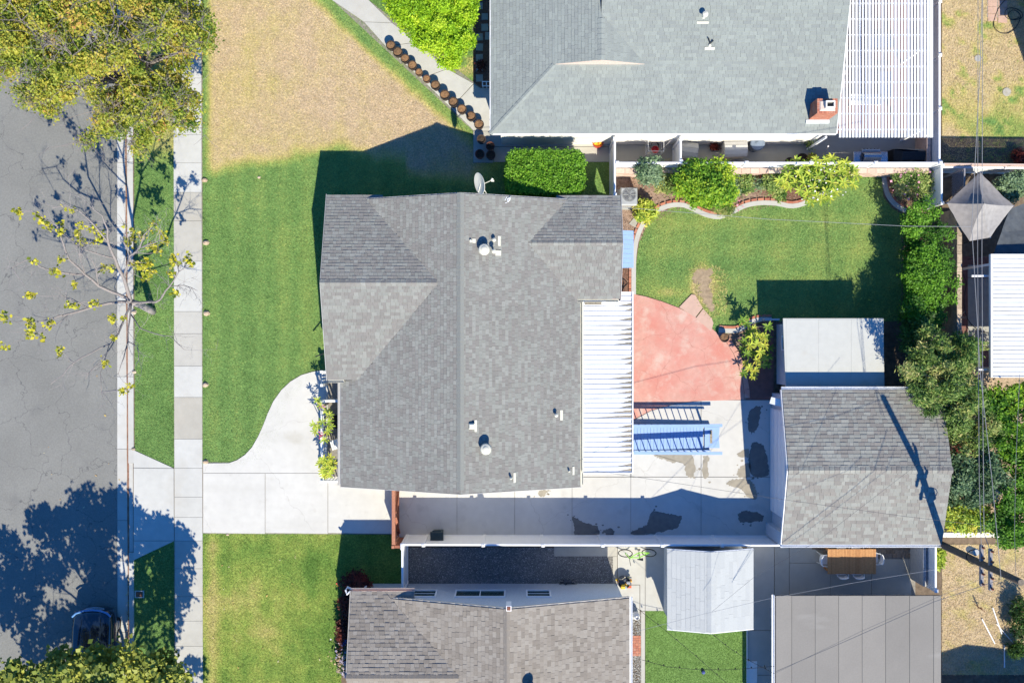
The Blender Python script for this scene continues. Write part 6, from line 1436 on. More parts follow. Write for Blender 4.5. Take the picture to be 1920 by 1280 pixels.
# planter pots along the path
pots = [(733, 86, 0, .0), (746, 98.5, 0, .1), (759.5, 110.5, 0, 0), (773, 123, .15, 0), (785.5, 135.5, .5, .0), (800, 148, .5, .0), (817, 161, 0, .1), (834, 179.5, .0, .1), (850, 193, 0, .1), (866, 206, .15, .0), (883, 219, .1, .1), (899, 234, .1, .2), (902, 262, .2, .9), (919, 274, 1, .9), (899.5, 290, 1, .95), (920, 292, .3, .95)]
def pot_meshes():
    q = MB(); q.lathe([(.15, 0), (.165, .10), (.19, .32), (.215, .33), (.215, .385), (.185, .385), (.18, .30)], 0, 0, 22, 0, cap=False); q.lathe([(.001, 0), (.15, 0)], 0, 0, 22, 0, cap=False); a = q.mesh('rim_wall', 'pot_clay')
    q = MB()
    for k in range(26):
        an = random.random()*6.28; r = random.random()**.5*.17; s_ = random.uniform(.015, .04); x, y = r*math.cos(an), r*math.sin(an); q.box(x-s_, x+s_, y-s_, y+s_, .30, .315+random.random()*.03, random.random()*.2)
    q.lathe([(.182, .30), (.18, .318)], 0, 0, 22, 0); b = q.mesh('soil', 'pot_soil'); return a, b
pa, pb = pot_meshes()
plab = ['first planter pot at the upper end of the row along the path', 'second planter pot from the upper end of the path row', 'third planter pot from the upper end of the path row', 'fourth planter pot from the upper end, slightly browner rim', 'fifth planter pot from the upper end, smaller and rusty brown', 'sixth planter pot from the upper end, smaller and rusty brown',
        'seventh pot in the path row, larger and dark rimmed', 'eighth pot in the path row, larger and dark rimmed', 'ninth pot in the path row, casting shadow on the lawn edge', 'tenth pot in the path row, two before the house end of sunlit pots', 'eleventh pot in the path row, last but one in the sun', 'last sunlit pot of the path row, nearest the house corner',
        'empty dark pot just inside the house shadow below the row', 'reddish rimmed pot in shade, right of the group of four', 'large reddish rimmed pot at lower left of the shaded group', 'dark pot at lower right of the shaded group']
for i, (px, py, t1, t2) in enumerate(pots):
    t = thing('planter_pot', plab[i], 'pot', (*W2(px, py, .35), .05), random.random()*6, 'planter pots along the diagonal path'); s_ = (1.06 if i in (0, 1, 6, 7, 8, 10, 11, 14) else (.85 if i in (4, 5) else 1.0))*random.uniform(.95, 1.06); t.rotation_euler = (random.uniform(-.05, .05), random.uniform(-.05, .05), random.random()*6); t1 += random.uniform(0, .12); t2 += random.choice([0, 0, .12, .25])
    for me_, nm, tt in ((pa, 'pot', t1), (pb, 'soil', t2)):
        o = bpy.data.objects.new(nm, me_); link(o, t, tt); o.scale = (s_, s_, s_)

# yard of the upper right house: boxes, barbecue, bins
def deckbox(label, px, py, rz, w, d, h, lid):
    t = thing('storage_box', label, 'storage box', (*W2(px, py, h*.8), .03), rz); q = MB(); q.box(-w/2+.03, w/2-.03, -d/2+.03, d/2-.03, 0, h-.12, .5); q.build('body', 'box_plastic', t, world=False)
    pr = [(-d/2, h-.12), (-d/2+.10, h-.02), (-d*.15, h+.05), (d*.15, h+.05), (d/2-.10, h-.02), (d/2, h-.12)]
    for i in range(5):
        q = MB(); (y0, z0), (y1, z1) = pr[i], pr[i+1]; q.add([(-w/2, y0+.004, z0), (w/2, y0+.004, z0), (w/2, y1-.004, z1), (-w/2, y1-.004, z1)], [(0, 1, 2, 3)], lid); q.build('lid_panel', 'box_plastic', t, world=False)
    q = MB(); vs = [(-w/2+.005, y, z) for y, z in pr]; q.add(vs, [tuple(range(6))], lid); vs = [(w/2-.005, y, z) for y, z in pr]; q.add(vs, [tuple(range(6))[::-1]], lid); q.build('lid_end', 'box_plastic', t, world=False)
    q = MB(); q.box(-w/2-.03, -w/2+.005, -.15, .15, h-.22, h-.14); q.box(w/2-.005, w/2+.03, -.15, .15, h-.22, h-.14); q.build('handle', 'box_plastic', t, world=False); return t
deckbox('tilted grey storage box right of the narrow grey fence', 1288, 283, -.12, .95, .78, .75, .0); deckbox('pale grey topped storage box in the middle of the side yard', 1378, 279, .03, 1.05, .78, .8, .35)
rb = thing('bin', 'round grey lidded bin beside the pale storage box', 'bin', (*W2(1420, 269, .7), .03)); q = MB(); q.lathe([(.25, 0), (.30, .68)], 0, 0, 24); q.build('body', 'bin_blue', rb, world=False)
q = MB(); q.lathe([(.33, .68), (.34, .72), (.31, .76), (.05, .79)], 0, 0, 24); q.build('lid', 'bin_blue', rb, world=False); q = MB(); q.box(-.10, .02, -.03, .03, .785, .83); q.build('handle', 'bin_blue', rb, world=False)
bq = thing('barbecue', 'stainless steel barbecue with side shelves by the white fence', 'barbecue', (*W2(1633, 294, .9), .03)); 
q = MB(); q.box(-.42, .42, -.25, .25, .1, .85); q.build('cabinet', 'steel', bq, world=False)
for i in range(8): 
    q = MB(); n_ = 5; x0 = -.40+i*.1
    q.add([(x0+(.094 if s else 0), -.25+.46*k/n_, .88+.24*math.sin(math.pi*(k/n_)*.9+.15)) for k in range(n_+1) for s in (0, 1)], [(2*k, 2*k+1, 2*k+3, 2*k+2) for k in range(n_)]); q.build('lid_panel', 'steel', bq, world=False)
q = MB(); q.box(-.42, .42, .25, .34, .8, .9); q.build('control_panel', 'metal_grey', bq, world=False)
for i in range(5): q = MB(); q.tube([(-.32+i*.16, .34, .86), (-.32+i*.16, .38, .87)], .025, 10); q.build('knob', 'black_plastic', bq, world=False)
q = MB(); q.tube([(-.35, .30, .98), (.35, .30, .98)], .014, 8); q.build('handle', 'steel', bq, world=False)
for sx in (-1, 1):
    q = MB(); q.bevbox(min(sx*.43, sx*.78), max(sx*.43, sx*.78), -.25, .24, .82, .86, .01); q.build('side_shelf', 'steel', bq, world=False)
for sx in (-.36, .36): q = MB(); q.tube([(sx-.02, -.2, .08), (sx+.02, -.2, .08)], .07, 10); q.build('wheel', 'rubber', bq, world=False)
gc = thing('covered_grill', 'black covered grill in the corner beside the barbecue', 'grill', (*W2(1704, 290, .8), .03)); q = MB()
q.add([(-.72, -.36, 0), (.72, -.36, 0), (.72, .30, 0), (-.72, .30, 0), (-.70, -.33, .75), (.70, -.33, .75), (.70, .26, .75), (-.70, .26, .75), (-.42, -.30, 1.0), (.62, -.30, 1.0), (.66, .10, 1.02), (-.38, .10, 1.02)],
      [(0, 1, 5, 4), (1, 2, 6, 5), (2, 3, 7, 6), (3, 0, 4, 7), (4, 5, 9, 8), (5, 6, 10, 9), (7, 4, 8, 11), (8, 9, 10, 11)]); q.build('cover', 'grill_cover', gc, world=False)
q = MB(); q.add([(-.66, .262, .77), (.66, .262, .77), (.64, .11, 1.0), (-.2, .22, .9)], [(0, 1, 2, 3)], 1); q.build('cover_flap', 'grill_cover', gc, world=False, tone=.8)
# red tub with toys
rt = thing('tub', 'red tub filled with orange and yellow things near the hedge', 'tub', (*W2(1121, 267, .35), .03)); q = MB(); q.lathe([(.20, 0), (.25, .42), (.265, .43), (.24, .43), (.22, .2)], 0, 0, 22, cap=False); q.build('bucket', 'red_plastic', rt, world=False)
q = MB(); q.lathe([(.235, .3), (.23, .32)], 0, 0, 20, .2)
for i in range(26): a = random.random()*6.28; r = random.random()*.18; x, y = r*math.cos(a), r*math.sin(a); q.box(x-.04, x+.04, y-.03, y+.03, .32, .38+random.random()*.08, random.choice([.2, .2, .35, .0]))
q.build('contents', 'toy', rt, world=False)
# wire cart with red bowl and sticks
wc = thing('utility_cart', 'white framed cart with red bowl and garden stakes beside the grey fence', 'cart', (*W2(1228, 272, .6), .03)); q = MB()
fr = [(-.36, -.35), (.36, -.35), (.36, .38), (-.36, .38)]
for z in (.25, .85): q.tube([(x, y, z) for x, y in fr], .016, 6, closed=True)
for x, y in fr: q.tube([(x, y, 0), (x, y, .85)], .016, 6)
q.build('frame', 'white_paint', wc, world=False); q = MB(); q.lathe([(.02, .45), (.14, .50), (.17, .62), (.165, .62), (.13, .52)], .0, -.22, 18, cap=False); q.build('bowl', 'red_plastic', wc, world=False)
q = MB(); q.lathe([(.18, .30), (.20, .42), (.19, .42)], .02, .0, 18, .1, cap=False); q.build('basin', 'black_plastic', wc, world=False)
for a, b in [((.15, -.4, .1), (.75, .25, 1.1)), ((.0, -.4, .1), (.72, -.05, .9)), ((-.55, .15, .7), (.2, -.4, .1)), ((.05, -.42, .1), (.68, .12, 1.05))]: q = MB(); q.tube([a, b], .012, 5); q.build('stake', 'arm_wood', wc, world=False)
for (a, b, l) in [(1480, 303, 'small dark round pot against the fence under the plumeria'), (1503, 300, 'large dark round pot against the fence beside the plumeria')]:
    t = thing('planter_pot', l, 'pot', (*W2(a, b, .3), .03), 0)
    for me_, nm, tt in ((pa, 'pot', 0), (pb, 'soil', .95)): o = bpy.data.objects.new(nm, me_); link(o, t, tt); o.scale = (1.35, 1.35, 1) if a > 1490 else (.9, .9, .8)
t = bush('potted_plant', 'tiny dark red leaved plant on the concrete between the storage boxes', 1339, 272, 9, .35, 'leaf_red', 50, 6, .09, cat='plant')
t = bush('potted_plant', 'dark plant in a pot on the front stepping stones', 902, 123, 8, .5, 'leaf_red', 60, 6, .08, tone=(.3, .2), cat='plant')
t = bush('weed', 'weedy vine climbing at the downspout of the upper right house', 1517, 268, 7, .8, 'leaf_olive', 60, 6, .07, ry=12, cat='plant', tone=(.3, .2)); t = bush('weed', 'yellow brown dry vine by the fence left of the barbecue', 1521, 296, 7, .5, 'leaf_autumn', 50, 6, .08, ry=10, cat='plant', tone=(.7, .2))
# white steps rail by the front of the upper right house
sr = thing('handrail', 'white handrail with balusters at the front corner of the upper right house', 'railing', (*W2(912, 158, .9), 0))
q = MB(); q.tube([(-.2, .1, .95), (.6, .1, .95)], .025, 6); q.tube([(-.2, -.1, .95), (.6, -.1, .95)], .025, 6); q.build('top_rail', 'white_vinyl', sr, world=False)
for i in range(5): q = MB(); q.box(-.2+i*.18, -.16+i*.18, -.1, .1, .93, .96); q.box(-.2+i*.18, -.17+i*.18, .08, .12, 0, .95); q.build('baluster', 'white_vinyl', sr, world=False)

# dining table and chairs
tb_ = thing('dining_table', 'slatted teak dining table half in the garage shadow', 'table', (15.61, -10.1, .035)); me = ubox('slat', 'teak', .03)
n = 32; X0, X1 = -1.11, 1.11
for i in range(n): piece('slat', me, tb_, (15.61+X0+(i+.5)*(X1-X0)/n, -10.1, .70+.035), 0, ((X1-X0)/n-.006, 1.14, .035), random.random())
q = MB(); 
for x in (-.98, .98):
    for y in (-.48, .48): q = MB(); q.box(x-.04, x+.04, y-.04, y+.04, 0, .70); q.build('leg', 'teak', tb_, world=False)
q = MB(); q.box(-1.0, 1.0, -.5, -.46, .6, .70); q.box(-1.0, 1.0, .46, .5, .6, .70); q.build('apron', 'teak', tb_, world=False)
def chair(label, x, y, rz):
    t = thing('chair', label, 'chair', (x, y, .035), rz, 'white chairs round the dining table'); q = MB(); q.bevbox(-.22, .22, -.22, .22, .42, .45, .01, .1); q.build('seat', 'white_paint', t, world=False)
    q = MB(); pts = [(.23*math.sin(a), -.20-.10*math.cos(a), 0) for a in [x*.35-1.4 for x in range(9)]]; vs = [(x, y-.03, z+.80) for x, y, z in pts]+[(x, y, z+.50) for x, y, z in pts]
    k = len(pts); q.add(vs, [(i, i+1, k+i+1, k+i) for i in range(k-1)]); q.add([(v[0]*1.06, v[1]-.018, v[2]) for v in vs], [(i, k+i, k+i+1, i+1) for i in range(k-1)])
    q.tube([(v[0], v[1], v[2]) for v in vs[:k]], .02, 6); q.build('backrest', 'white_paint', t, world=False)
    for sx in (-1, 1):
        for sy in (-1, 1): q = MB(); q.tube([(sx*.20, sy*.20, .42), (sx*.25, sy*.25, 0)], .016, 6); q.build('leg', 'white_paint', t, world=False)
    q = MB(); q.tube([(-.24, -.25, .7), (-.27, .0, .65), (-.24, .15, .45)], .014, 6); q.tube([(.24, -.25, .7), (.27, .0, .65), (.24, .15, .45)], .014, 6); q.build('armrest', 'white_paint', t, world=False)
chair('left white chair on the lower long side of the teak table', 15.22, -10.56, 0); chair('right white chair on the lower long side of the teak table', 15.95, -10.56, 0)
chair('left white chair on the garage side of the teak table', 15.25, -9.57, math.pi); chair('right white chair on the garage side of the teak table', 15.92, -9.56, math.pi)
chair('white chair at the left end of the teak table', 14.52, -10.08, -math.pi/2); chair('white chair at the right end of the teak table', 16.72, -10.0, math.pi/2)

# bicycle against the fence
bc = thing('bicycle', 'lime green bicycle leaning on the white fence beside the shed', 'bicycle', (*W2(1195, 1033, .4), .035), .02)
R_ = Matrix.Rotation(math.radians(16), 4, 'X')
def bpart(q, name, m, smooth=False, tone=0):
    me = q.mesh(name, m, smooth); me.transform(R_); return obj(name, me, bc, world=False, tone=tone)
def wheel(cx, rot=0):
    q = MB(); pts = [(cx+.32*math.cos(a*.2618), 0, .33+.32*math.sin(a*.2618)) for a in range(24)]; q.tube(pts, .022, 6, closed=True); w = bpart(q, 'wheel', 'rubber')
    WLOC[w] = Vector((0, 0, 0)); q = MB()
    for a in range(12): q.tube([(cx, 0, .33), (cx+.31*math.cos(a*.5236), 0, .33+.31*math.sin(a*.5236))], .004, 3)
    me = q.mesh('spokes', 'steel'); me.transform(R_); obj('spokes', me, w, world=False)
wheel(-.55); wheel(.55)
q = MB()
for a, b in [((-.42, 0, .75), (.08, 0, .30)), ((-.42, 0, .72), (.05, 0, .74)), ((.05, 0, .80), (.08, 0, .30)), ((.05, 0, .72), (.55, 0, .33)), ((.08, 0, .30), (.55, 0, .33)), ((-.40, 0, .85), (-.55, 0, .33))]: q.tube([a, b], .026, 6)
bpart(q, 'frame', 'lime_metal')
q = MB(); q.tube([(-.38, -.30, .92), (-.44, 0, .94), (-.38, .30, .92)], .015, 6); bpart(q, 'handlebar', 'black_plastic'); q = MB(); q.tube([(-.08, 0, .88), (.18, 0, .90)], [.02, .07], 8); q.tube([(.05, 0, .78), (.05, 0, .88)], .014, 6); bpart(q, 'saddle', 'black_plastic')
q = MB(); q.tube([(.08, -.10, .30), (.08, .10, .30)], .014, 6); q.box(.02, .14, .10, .18, .28, .31); q.box(.02, .14, -.18, -.10, .28, .31); bpart(q, 'pedal', 'black_plastic')
# toys pile, folded stroller, cylinder
tp = thing('toy_heap', 'heap of mixed toys in a basket at the lower house corner', 'toys', (*W2(1170, 1091, .3), .035)); q = MB(); q.lathe([(.24, 0), (.30, .32), (.28, .32), (.22, .05)], 0, 0, 16, 1, cap=False); q.build('basket', 'toy', tp, world=False, tone=0)
for i in range(16):
    q = MB(); x, y = random.uniform(-.34, .34), random.uniform(-.26, .26); s_ = random.uniform(.05, .10); z = random.uniform(.1, .35)
    if i % 2: q.bevbox(x-s_, x+s_, y-s_*.7, y+s_*.7, z, z+s_*1.4, .02)
    else: q.lathe([(s_*.4, z), (s_, z+s_*.5), (s_*.9, z+s_), (s_*.3, z+s_*1.4)], x, y, 10)
    q.build('toy', 'toy', tp, world=False, tone=random.random())
fs_ = thing('folded_chair', 'folded dark camping chair lying by the lower house wall', 'chair', (*W2(1064, 1090, .2), .02)); q = MB()
for a, b in [((-.35, -.05, .15), (.3, .1, .2)), ((-.3, .1, .2), (.35, -.1, .12)), ((-.1, -.12, .3), (.1, .15, .25)), ((.1, -.1, .1), (.45, -.15, .1)), ((-.4, -.15, .08), (0, .0, .2))]: q.tube([a, b], .018, 6)
q.build('frame', 'black_plastic', fs_, world=False); q = MB(); q.add([(-.2, -.1, .22), (.18, -.08, .22), (.2, .12, .26), (-.15, .14, .24), (0, .02, .3)], [(0, 1, 4), (1, 2, 4), (2, 3, 4), (3, 0, 4)]); q.build('fabric', 'tarp', fs_, world=False)
cy = thing('gas_cylinder', 'white gas cylinder beside the gutter of the lower house', 'gas cylinder', (*W2(1193, 1154, .3), .035)); q = MB(); q.lathe([(.13, 0), (.15, .05), (.15, .38), (.10, .46), (.03, .48)], 0, 0, 18); q.build('tank', 'white_paint', cy, world=False, smooth=True); q = MB(); q.lathe([(.09, .46), (.09, .56), (.08, .56)], 0, 0, 14, cap=False); q.build('collar', 'white_paint', cy, world=False)
ub = thing('meter_box', 'square grey meter lid set in the shaded parkway grass', 'meter box', (*W2(262, 1113), 0)); q = MB(); q.box(-.22, .22, -.17, .17, 0, .04); q.build('frame', 'concrete', ub, world=False); q = MB(); q.box(-.16, .16, -.12, .12, .03, .045); q.build('lid', 'rust', ub, world=False)

# boulders
def boulder(label, px, py, s_, grp='rocks along the pavement edge'):
    q = MB(); n = 8; rings = [(1.0, 0), (1.05, .25), (.8, .6), (.4, .8)]; vs = []
    for r, z in rings:
        for k in range(n): a = 6.283*k/n; w = random.uniform(.8, 1.15); vs.append((math.cos(a)*r*w*s_*.5, math.sin(a)*r*w*s_*.38, z*s_*.55))
    fs = [(i*n+k, i*n+(k+1) % n, (i+1)*n+(k+1) % n, (i+1)*n+k) for i in range(3) for k in range(n)]+[tuple(3*n+k for k in range(n))]
    q.add(vs, fs, random.random()); o = q.build('rock', 'bush_stone'); o.location = (*W2(px, py), .0); tag(o, label, 'rock', grp)
for (a, b, s_), l in zip([(384, 338, .28), (387, 455, .32), (388, 587, .32), (386, 721, .30), (386, 865, .28), (252, 585, .26), (252, 697, .2), (251, 841, .2), (486, 333, .16), (907-0, 1001, .2)],
                        ['brown rock at lawn edge nearest the dry grass boundary', 'brown rock at lawn edge beside the beige pavement slab', 'brown rock at lawn edge level with the bare tree trunk', 'brown rock at lawn edge between bare tree and driveway', 'brown rock at the lower tip of the front lawn', 'rock beside the kerb just left of the bare tree trunk', 'rock beside the kerb below the bare tree', 'rock at the kerb corner above the driveway apron', 'small stone on the lawn where dry grass turns green', 'small rock at the fence beside the driveway']):
    if a != 907: boulder(l, a, b, s_)
boulder('small stone at the lower driveway edge on the grass', 427, 1001, .16)
# litter on lawns
chips('fallen_leaves', [(385, 1005), (640, 1005), (630, 1280), (385, 1280)], 26, 'yellow_leaf_litter', .05, .07, .13, 'few fallen leaves on the lower lawn'); chips('street_leaves', [(60, 640), (245, 640), (245, 980), (60, 980)], 14, 'yellow_leaf_litter', -.125, .06, .12, 'few yellow leaves lying on the asphalt')
chips('kerb_leaves', [(238, 1080), (243, 1080), (244, 1200), (239, 1200)], 40, 'yellow_leaf_litter', .02, .05, .12, 'yellow leaves caught along the kerb')

# porch: slab, railing, bench
po = thing('porch_railing', 'white porch railing with balusters at the front of the main house', 'railing', (-8.6, -4, 0))
rx0 = W2(604, 0, .95)[0]; yt, yb2 = W2(0, 697, .95)[1], W2(0, 902, .95)[1]
q = MB(); q.bevbox(rx0-.07, rx0+.07, yb2, -2.9, .93, .99, .015); q.build('top_rail', 'white_vinyl', po); q = MB(); q.box(rx0-.03, rx0+.03, yb2, -2.9, .12, .18); q.build('bottom_rail', 'white_vinyl', po)
q = MB(); q.bevbox(rx0-.1, -7.7, yt-.05, yt+.05, .93, .99, .015); q.build('top_rail', 'white_vinyl', po); q = MB(); q.bevbox(rx0-.05, -7.7, yb2-.05, yb2+.05, .93, .99, .015); q.build('top_rail', 'white_vinyl', po)
y = yb2+.1
while y < yt: 
    if y < -2.9 or y > -2.0: q = MB(); q.box(rx0-.02, rx0+.02, y-.02, y+.02, 0.1, .93); q.build('baluster', 'white_vinyl', po)
    y += .15
x = rx0+.1
while x < -7.7:
    for yy in (yt, yb2): q = MB(); q.box(x-.02, x+.02, yy-.02, yy+.02, .1, .93); q.build('baluster', 'white_vinyl', po)
    x += .15
for yy in (yb2, -4.4, -2.9, -2.0, yt): q = MB(); q.box(rx0-.06, rx0+.06, yy-.06, yy+.06, 0, 1.08); q.build('post', 'white_vinyl', po)
q = MB(); q.box(rx0+.08, -6.9, yb2+.08, -1.35, 0, .12); o = q.build('porch_floor', 'joint'); struct('porch_floor', o); 
pch = thing('porch_chair', 'white slatted chair under the porch eave near the plants', 'chair', (-8.15, -4.75, .12), .3)
for i in range(5): q = MB(); q.box(-.22+i*.09, -.15+i*.09, -.22, .22, .40, .42); q.build('slat', 'white_vinyl', pch, world=False)
for sx in (-1, 1):
    for sy in (-1, 1): q = MB(); q.box(sx*.2-.02, sx*.2+.02, sy*.2-.02, sy*.2+.02, 0, .4); q.build('leg', 'white_vinyl', pch, world=False)
tre = thing('trellis', 'white slatted panel on the porch below the roof corner', 'trellis', (-8.3, -2.7, .12))
for i in range(6): q = MB(); q.box(-.5+i*.16, -.42+i*.16, -.03, .03, 0, 1.1); q.build('slat', 'white_vinyl', tre, world=False)
q = MB(); q.box(-.5, .42, -.05, .05, 1.1, 1.16); q.build('top_rail', 'white_vinyl', tre, world=False)
px_ = thing('planter_pot', 'round brown pot standing at the edge of the red patio', 'pot', (*W2(1358, 633, .3), .03))
for me_, nm, tt in ((pa, 'pot', .5), (pb, 'soil', .3)): o = bpy.data.objects.new(nm, me_); link(o, px_, tt)
jar = thing('planter_pot', 'big dark round pot on the porch under the eave', 'pot', (-8.05, -3.7, .12)); 
for me_, nm, tt in ((pa, 'pot', 0), (pb, 'soil', .95)): o = bpy.data.objects.new(nm, me_); link(o, jar, tt); o.scale = (1.5, 1.5, 1.3)
q = MB(); q.tube([W(592, 668, 1.2), W(608, 662, 1.5), W(612, 672, 1.8)], .03, 6); t = q.build('flag_bracket', 'black_plastic'); tag(t, 'dark pole bracket sticking out at the front wall of the main house', 'bracket')

# car
car = thing('parked_car', 'dark blue SUV parked at the kerb under the street tree', 'car', (*W2(189, 1225), -.125))
CW = .93
def loft(name, secs, m, parent=car, smooth=True, tone=0):
    """secs: list of (y, [(x,z)...half profile from bottom centre outward to top centre])"""
    q = MB(); vs = []; k = None
    for y, pr in secs:
        full = [(x, z) for x, z in pr]+[(-x, z) for x, z in pr[::-1]]; k = len(full); vs += [(x, y, z) for x, z in full]
    fs = [(i*k+j, i*k+(j+1) % k, (i+1)*k+(j+1) % k, (i+1)*k+j) for i in range(len(secs)-1) for j in range(k)]+[tuple(range(k))[::-1], tuple((len(secs)-1)*k+j for j in range(k))]
    q.add(vs, fs); o = q.build(name, m, parent, smooth, world=False, tone=tone); return o
def body(w, hz, nose=0): return [(0.02, .30), (w*.9, .30), (w, .45), (w*1.0, .75), (w*.93, hz-.06), (w*.8, hz), (0.02, hz+.03)]
loft('body', [(2.28, body(.50, .80)), (2.20, body(.74, .92)), (2.0, body(.88, 1.0)), (1.5, body(CW, 1.06)), (1.0, body(CW, 1.10)), (.5, body(CW, 1.12)), (-1.0, body(CW, 1.12)), (-2.2, body(CW, 1.10)), (-2.45, body(.85, 1.0)), (-2.55, body(.75, .8))], 'car_paint')
loft('cabin', [(.62, [(0.02, 1.05), (.80, 1.05), (.80, 1.10), (.78, 1.14), (0.02, 1.16)]), (-.10, [(0.02, 1.05), (.82, 1.05), (.78, 1.30), (.66, 1.62), (0.02, 1.66)]), (-.6, [(0.02, 1.05), (.83, 1.05), (.80, 1.32), (.66, 1.70), (0.02, 1.75)]),
               (-1.9, [(0.02, 1.05), (.83, 1.05), (.80, 1.32), (.64, 1.68), (0.02, 1.73)]), (-2.45, [(0.02, 1.05), (.80, 1.05), (.74, 1.25), (.58, 1.50), (0.02, 1.54)])], 'car_paint')
q = MB(); q.add([(-.74, .62, 1.19), (.74, .62, 1.19), (.62, -.08, 1.68), (-.62, -.08, 1.68), (0, .66, 1.20), (0, -.06, 1.70)], [(0, 4, 5, 3), (4, 1, 2, 5)]); q.build('windshield', 'car_glass', car, world=False)
for s_ in (-1, 1):
    for y0, y1 in ((.3, -.7), (-.78, -1.7)):
        q = MB(); q.add([(s_*.845, y0, 1.14), (s_*.845, y1, 1.14), (s_*.70, y1+.05, 1.62), (s_*.70, min(y0, -.05)-.05, 1.62)], [(0, 1, 2, 3) if s_ > 0 else (3, 2, 1, 0)]); q.build('side_window', 'car_glass', car, world=False)
    q = MB(); q.add([(s_*.44, 2.30, .72), (s_*.84, 2.06, .76), (s_*.83, 1.98, .93), (s_*.45, 2.22, .90)], [(0, 1, 2, 3) if s_ > 0 else (3, 2, 1, 0)]); q.build('headlight', 'headlight', car, world=False)
    q = MB(); q.bevbox(s_*.93 if s_ > 0 else -1.13, 1.13 if s_ > 0 else -.93, .40, .52, 1.05, 1.22, .03); q.build('side_mirror', 'car_paint', car, world=False)
    for y in (1.42, -1.5):
        q = MB(); q.tube([(s_*.68, y, .36), (s_*.90, y, .36)], .36, 22); tyr = q.build('wheel', 'rubber', car, world=False); WLOC[tyr] = Vector((0, 0, 0)); q = MB(); q.tube([(s_*.90, y, .36), (s_*.907, y, .36)], .22, 16); q.build('rim', 'steel', tyr, world=False)
    q = MB(); q.tube([(s_*.60, -.5, 1.76), (s_*.60, -2.1, 1.74)], .02, 6); q.build('roof_rail', 'steel', car, world=False)
    q = MB(); q.tube([(s_*.12, .66, 1.17), (s_*.62, .60, 1.21)], .012, 5); q.build('wiper', 'black_plastic', car, world=False)
for i in range(3): q = MB(); q.tube([(-.42, 2.29-.005*i, .62+.1*i), (0, 2.35-.012*i, .62+.1*i), (.42, 2.29-.005*i, .62+.1*i)], .022, 6); q.build('grille_bar', 'steel', car, world=False)
q = MB(); q.tube([(-.88, 2.02, .98), (-.72, 2.17, .96), (-.38, 2.28, .93), (0, 2.31, .92), (.38, 2.28, .93), (.72, 2.17, .96), (.88, 2.02, .98)], .045, 8); q.build('bonnet_trim', 'blue_paint', car, world=False)
for x in (-.45, .45): q = MB(); q.beam((x, 1.95, 1.075), (x*1.2, .75, 1.155), .03, .012); q.build('bonnet_crease', 'car_paint', car, world=False)

# canopy and tarp
cn = thing('canopy', 'grey fabric canopy with pointed top in the right hand yard', 'canopy', (*W2(1840, 385), 0))
pk = Vector(W(1845, 382, 2.75)); cs = [Vector(W(1776, 381, 2.0)), Vector(W(1838, 323, 2.1)), Vector(W(1901, 386, 2.0)), Vector(W(1857, 445, 2.1)), Vector(W(1818, 452, 1.9))]
for i in range(5):
    a, b = cs[i], cs[(i+1) % 5]; q = MB(); n = 7; vs = []; 
    for r in range(n+1):
        for k in range(n+1):
            t = r/n; e = a.lerp(b, k/n); p = pk.lerp(e, t); p.z += -.22*math.sin(math.pi*t)*.6-.07*math.sin(math.pi*k/n)*t+random.uniform(-.035, .035)*t*(1 if 0 < k < n else 0); vs.append(p)
    q.add(vs, [(r*(n+1)+k, (r+1)*(n+1)+k, (r+1)*(n+1)+k+1, r*(n+1)+k+1) for r in range(n) for k in range(n)], [.0, .45, .8, .7, .35][i]); q.build('roof_panel', 'canopy_cloth', cn, True)
for c in cs[:4]: q = MB(); q.tube([(c.x, c.y, 0), c], .03, 6); q.build('pole', 'steel', cn)
tp2 = thing('tarpaulin', 'dark grey tarpaulin stretched between canopy and ribbed cover', 'tarpaulin', (*W2(1895, 430), 0)); q = MB()
C4 = [Vector(W(1893, 392, 1.9)), Vector(W(1935, 376, 2.0)), Vector(W(1990, 478, 2.1)), Vector(W(1862, 478, 2.0))]; n = 8; vs = []
for r in range(n+1):
    for k in range(n+1): p = C4[0].lerp(C4[1], k/n).lerp(C4[3].lerp(C4[2], k/n), r/n); p.z += -.12*math.sin(math.pi*k/n)*math.sin(math.pi*r/n)+random.uniform(-.02, .02); vs.append(p)
q.add(vs, [(r*(n+1)+k, (r+1)*(n+1)+k, (r+1)*(n+1)+k+1, r*(n+1)+k+1) for r in range(n) for k in range(n)]); q.build('sheet', 'tarp', tp2)
for c in (C4[0], C4[3]): q = MB(); q.tube([(c.x, c.y, 0), c], .025, 6); q.build('pole', 'steel', tp2)
# hoses
def hose(label, pts, z, r=.016, m='black_plastic'):
    q = MB(); q.tube([(*p[:2], z) for p in smooth_path(pts, .06)], r, 6); o = q.build('garden_hose', m); tag(o, label, 'hose')
hose('black garden hose looping on the dry grass, top right', [(1890, -5), (1872, 15), (1862, 45), (1870, 60), (1885, 64), (1898, 58), (1908, 45), (1912, 30), (1900, 20), (1890, 26), (1892, 36), (1905, 38), (1916, 32), (1912, 22), (1896, 16), (1885, 20), (1884, 32), (1896, 38), (1910, 34)], .05)
hose('dark hose curving across the shaded rear paving', [(1862, 625), (1840, 622), (1822, 610), (1810, 590), (1806, 560), (1810, 530), (1800, 505)], .06)
hose('small black hose coil with red fitting beside the house wall', [(1166, 540), (1170, 530), (1166, 522), (1172, 526), (1176, 532), (1170, 538), (1166, 548)], .05)
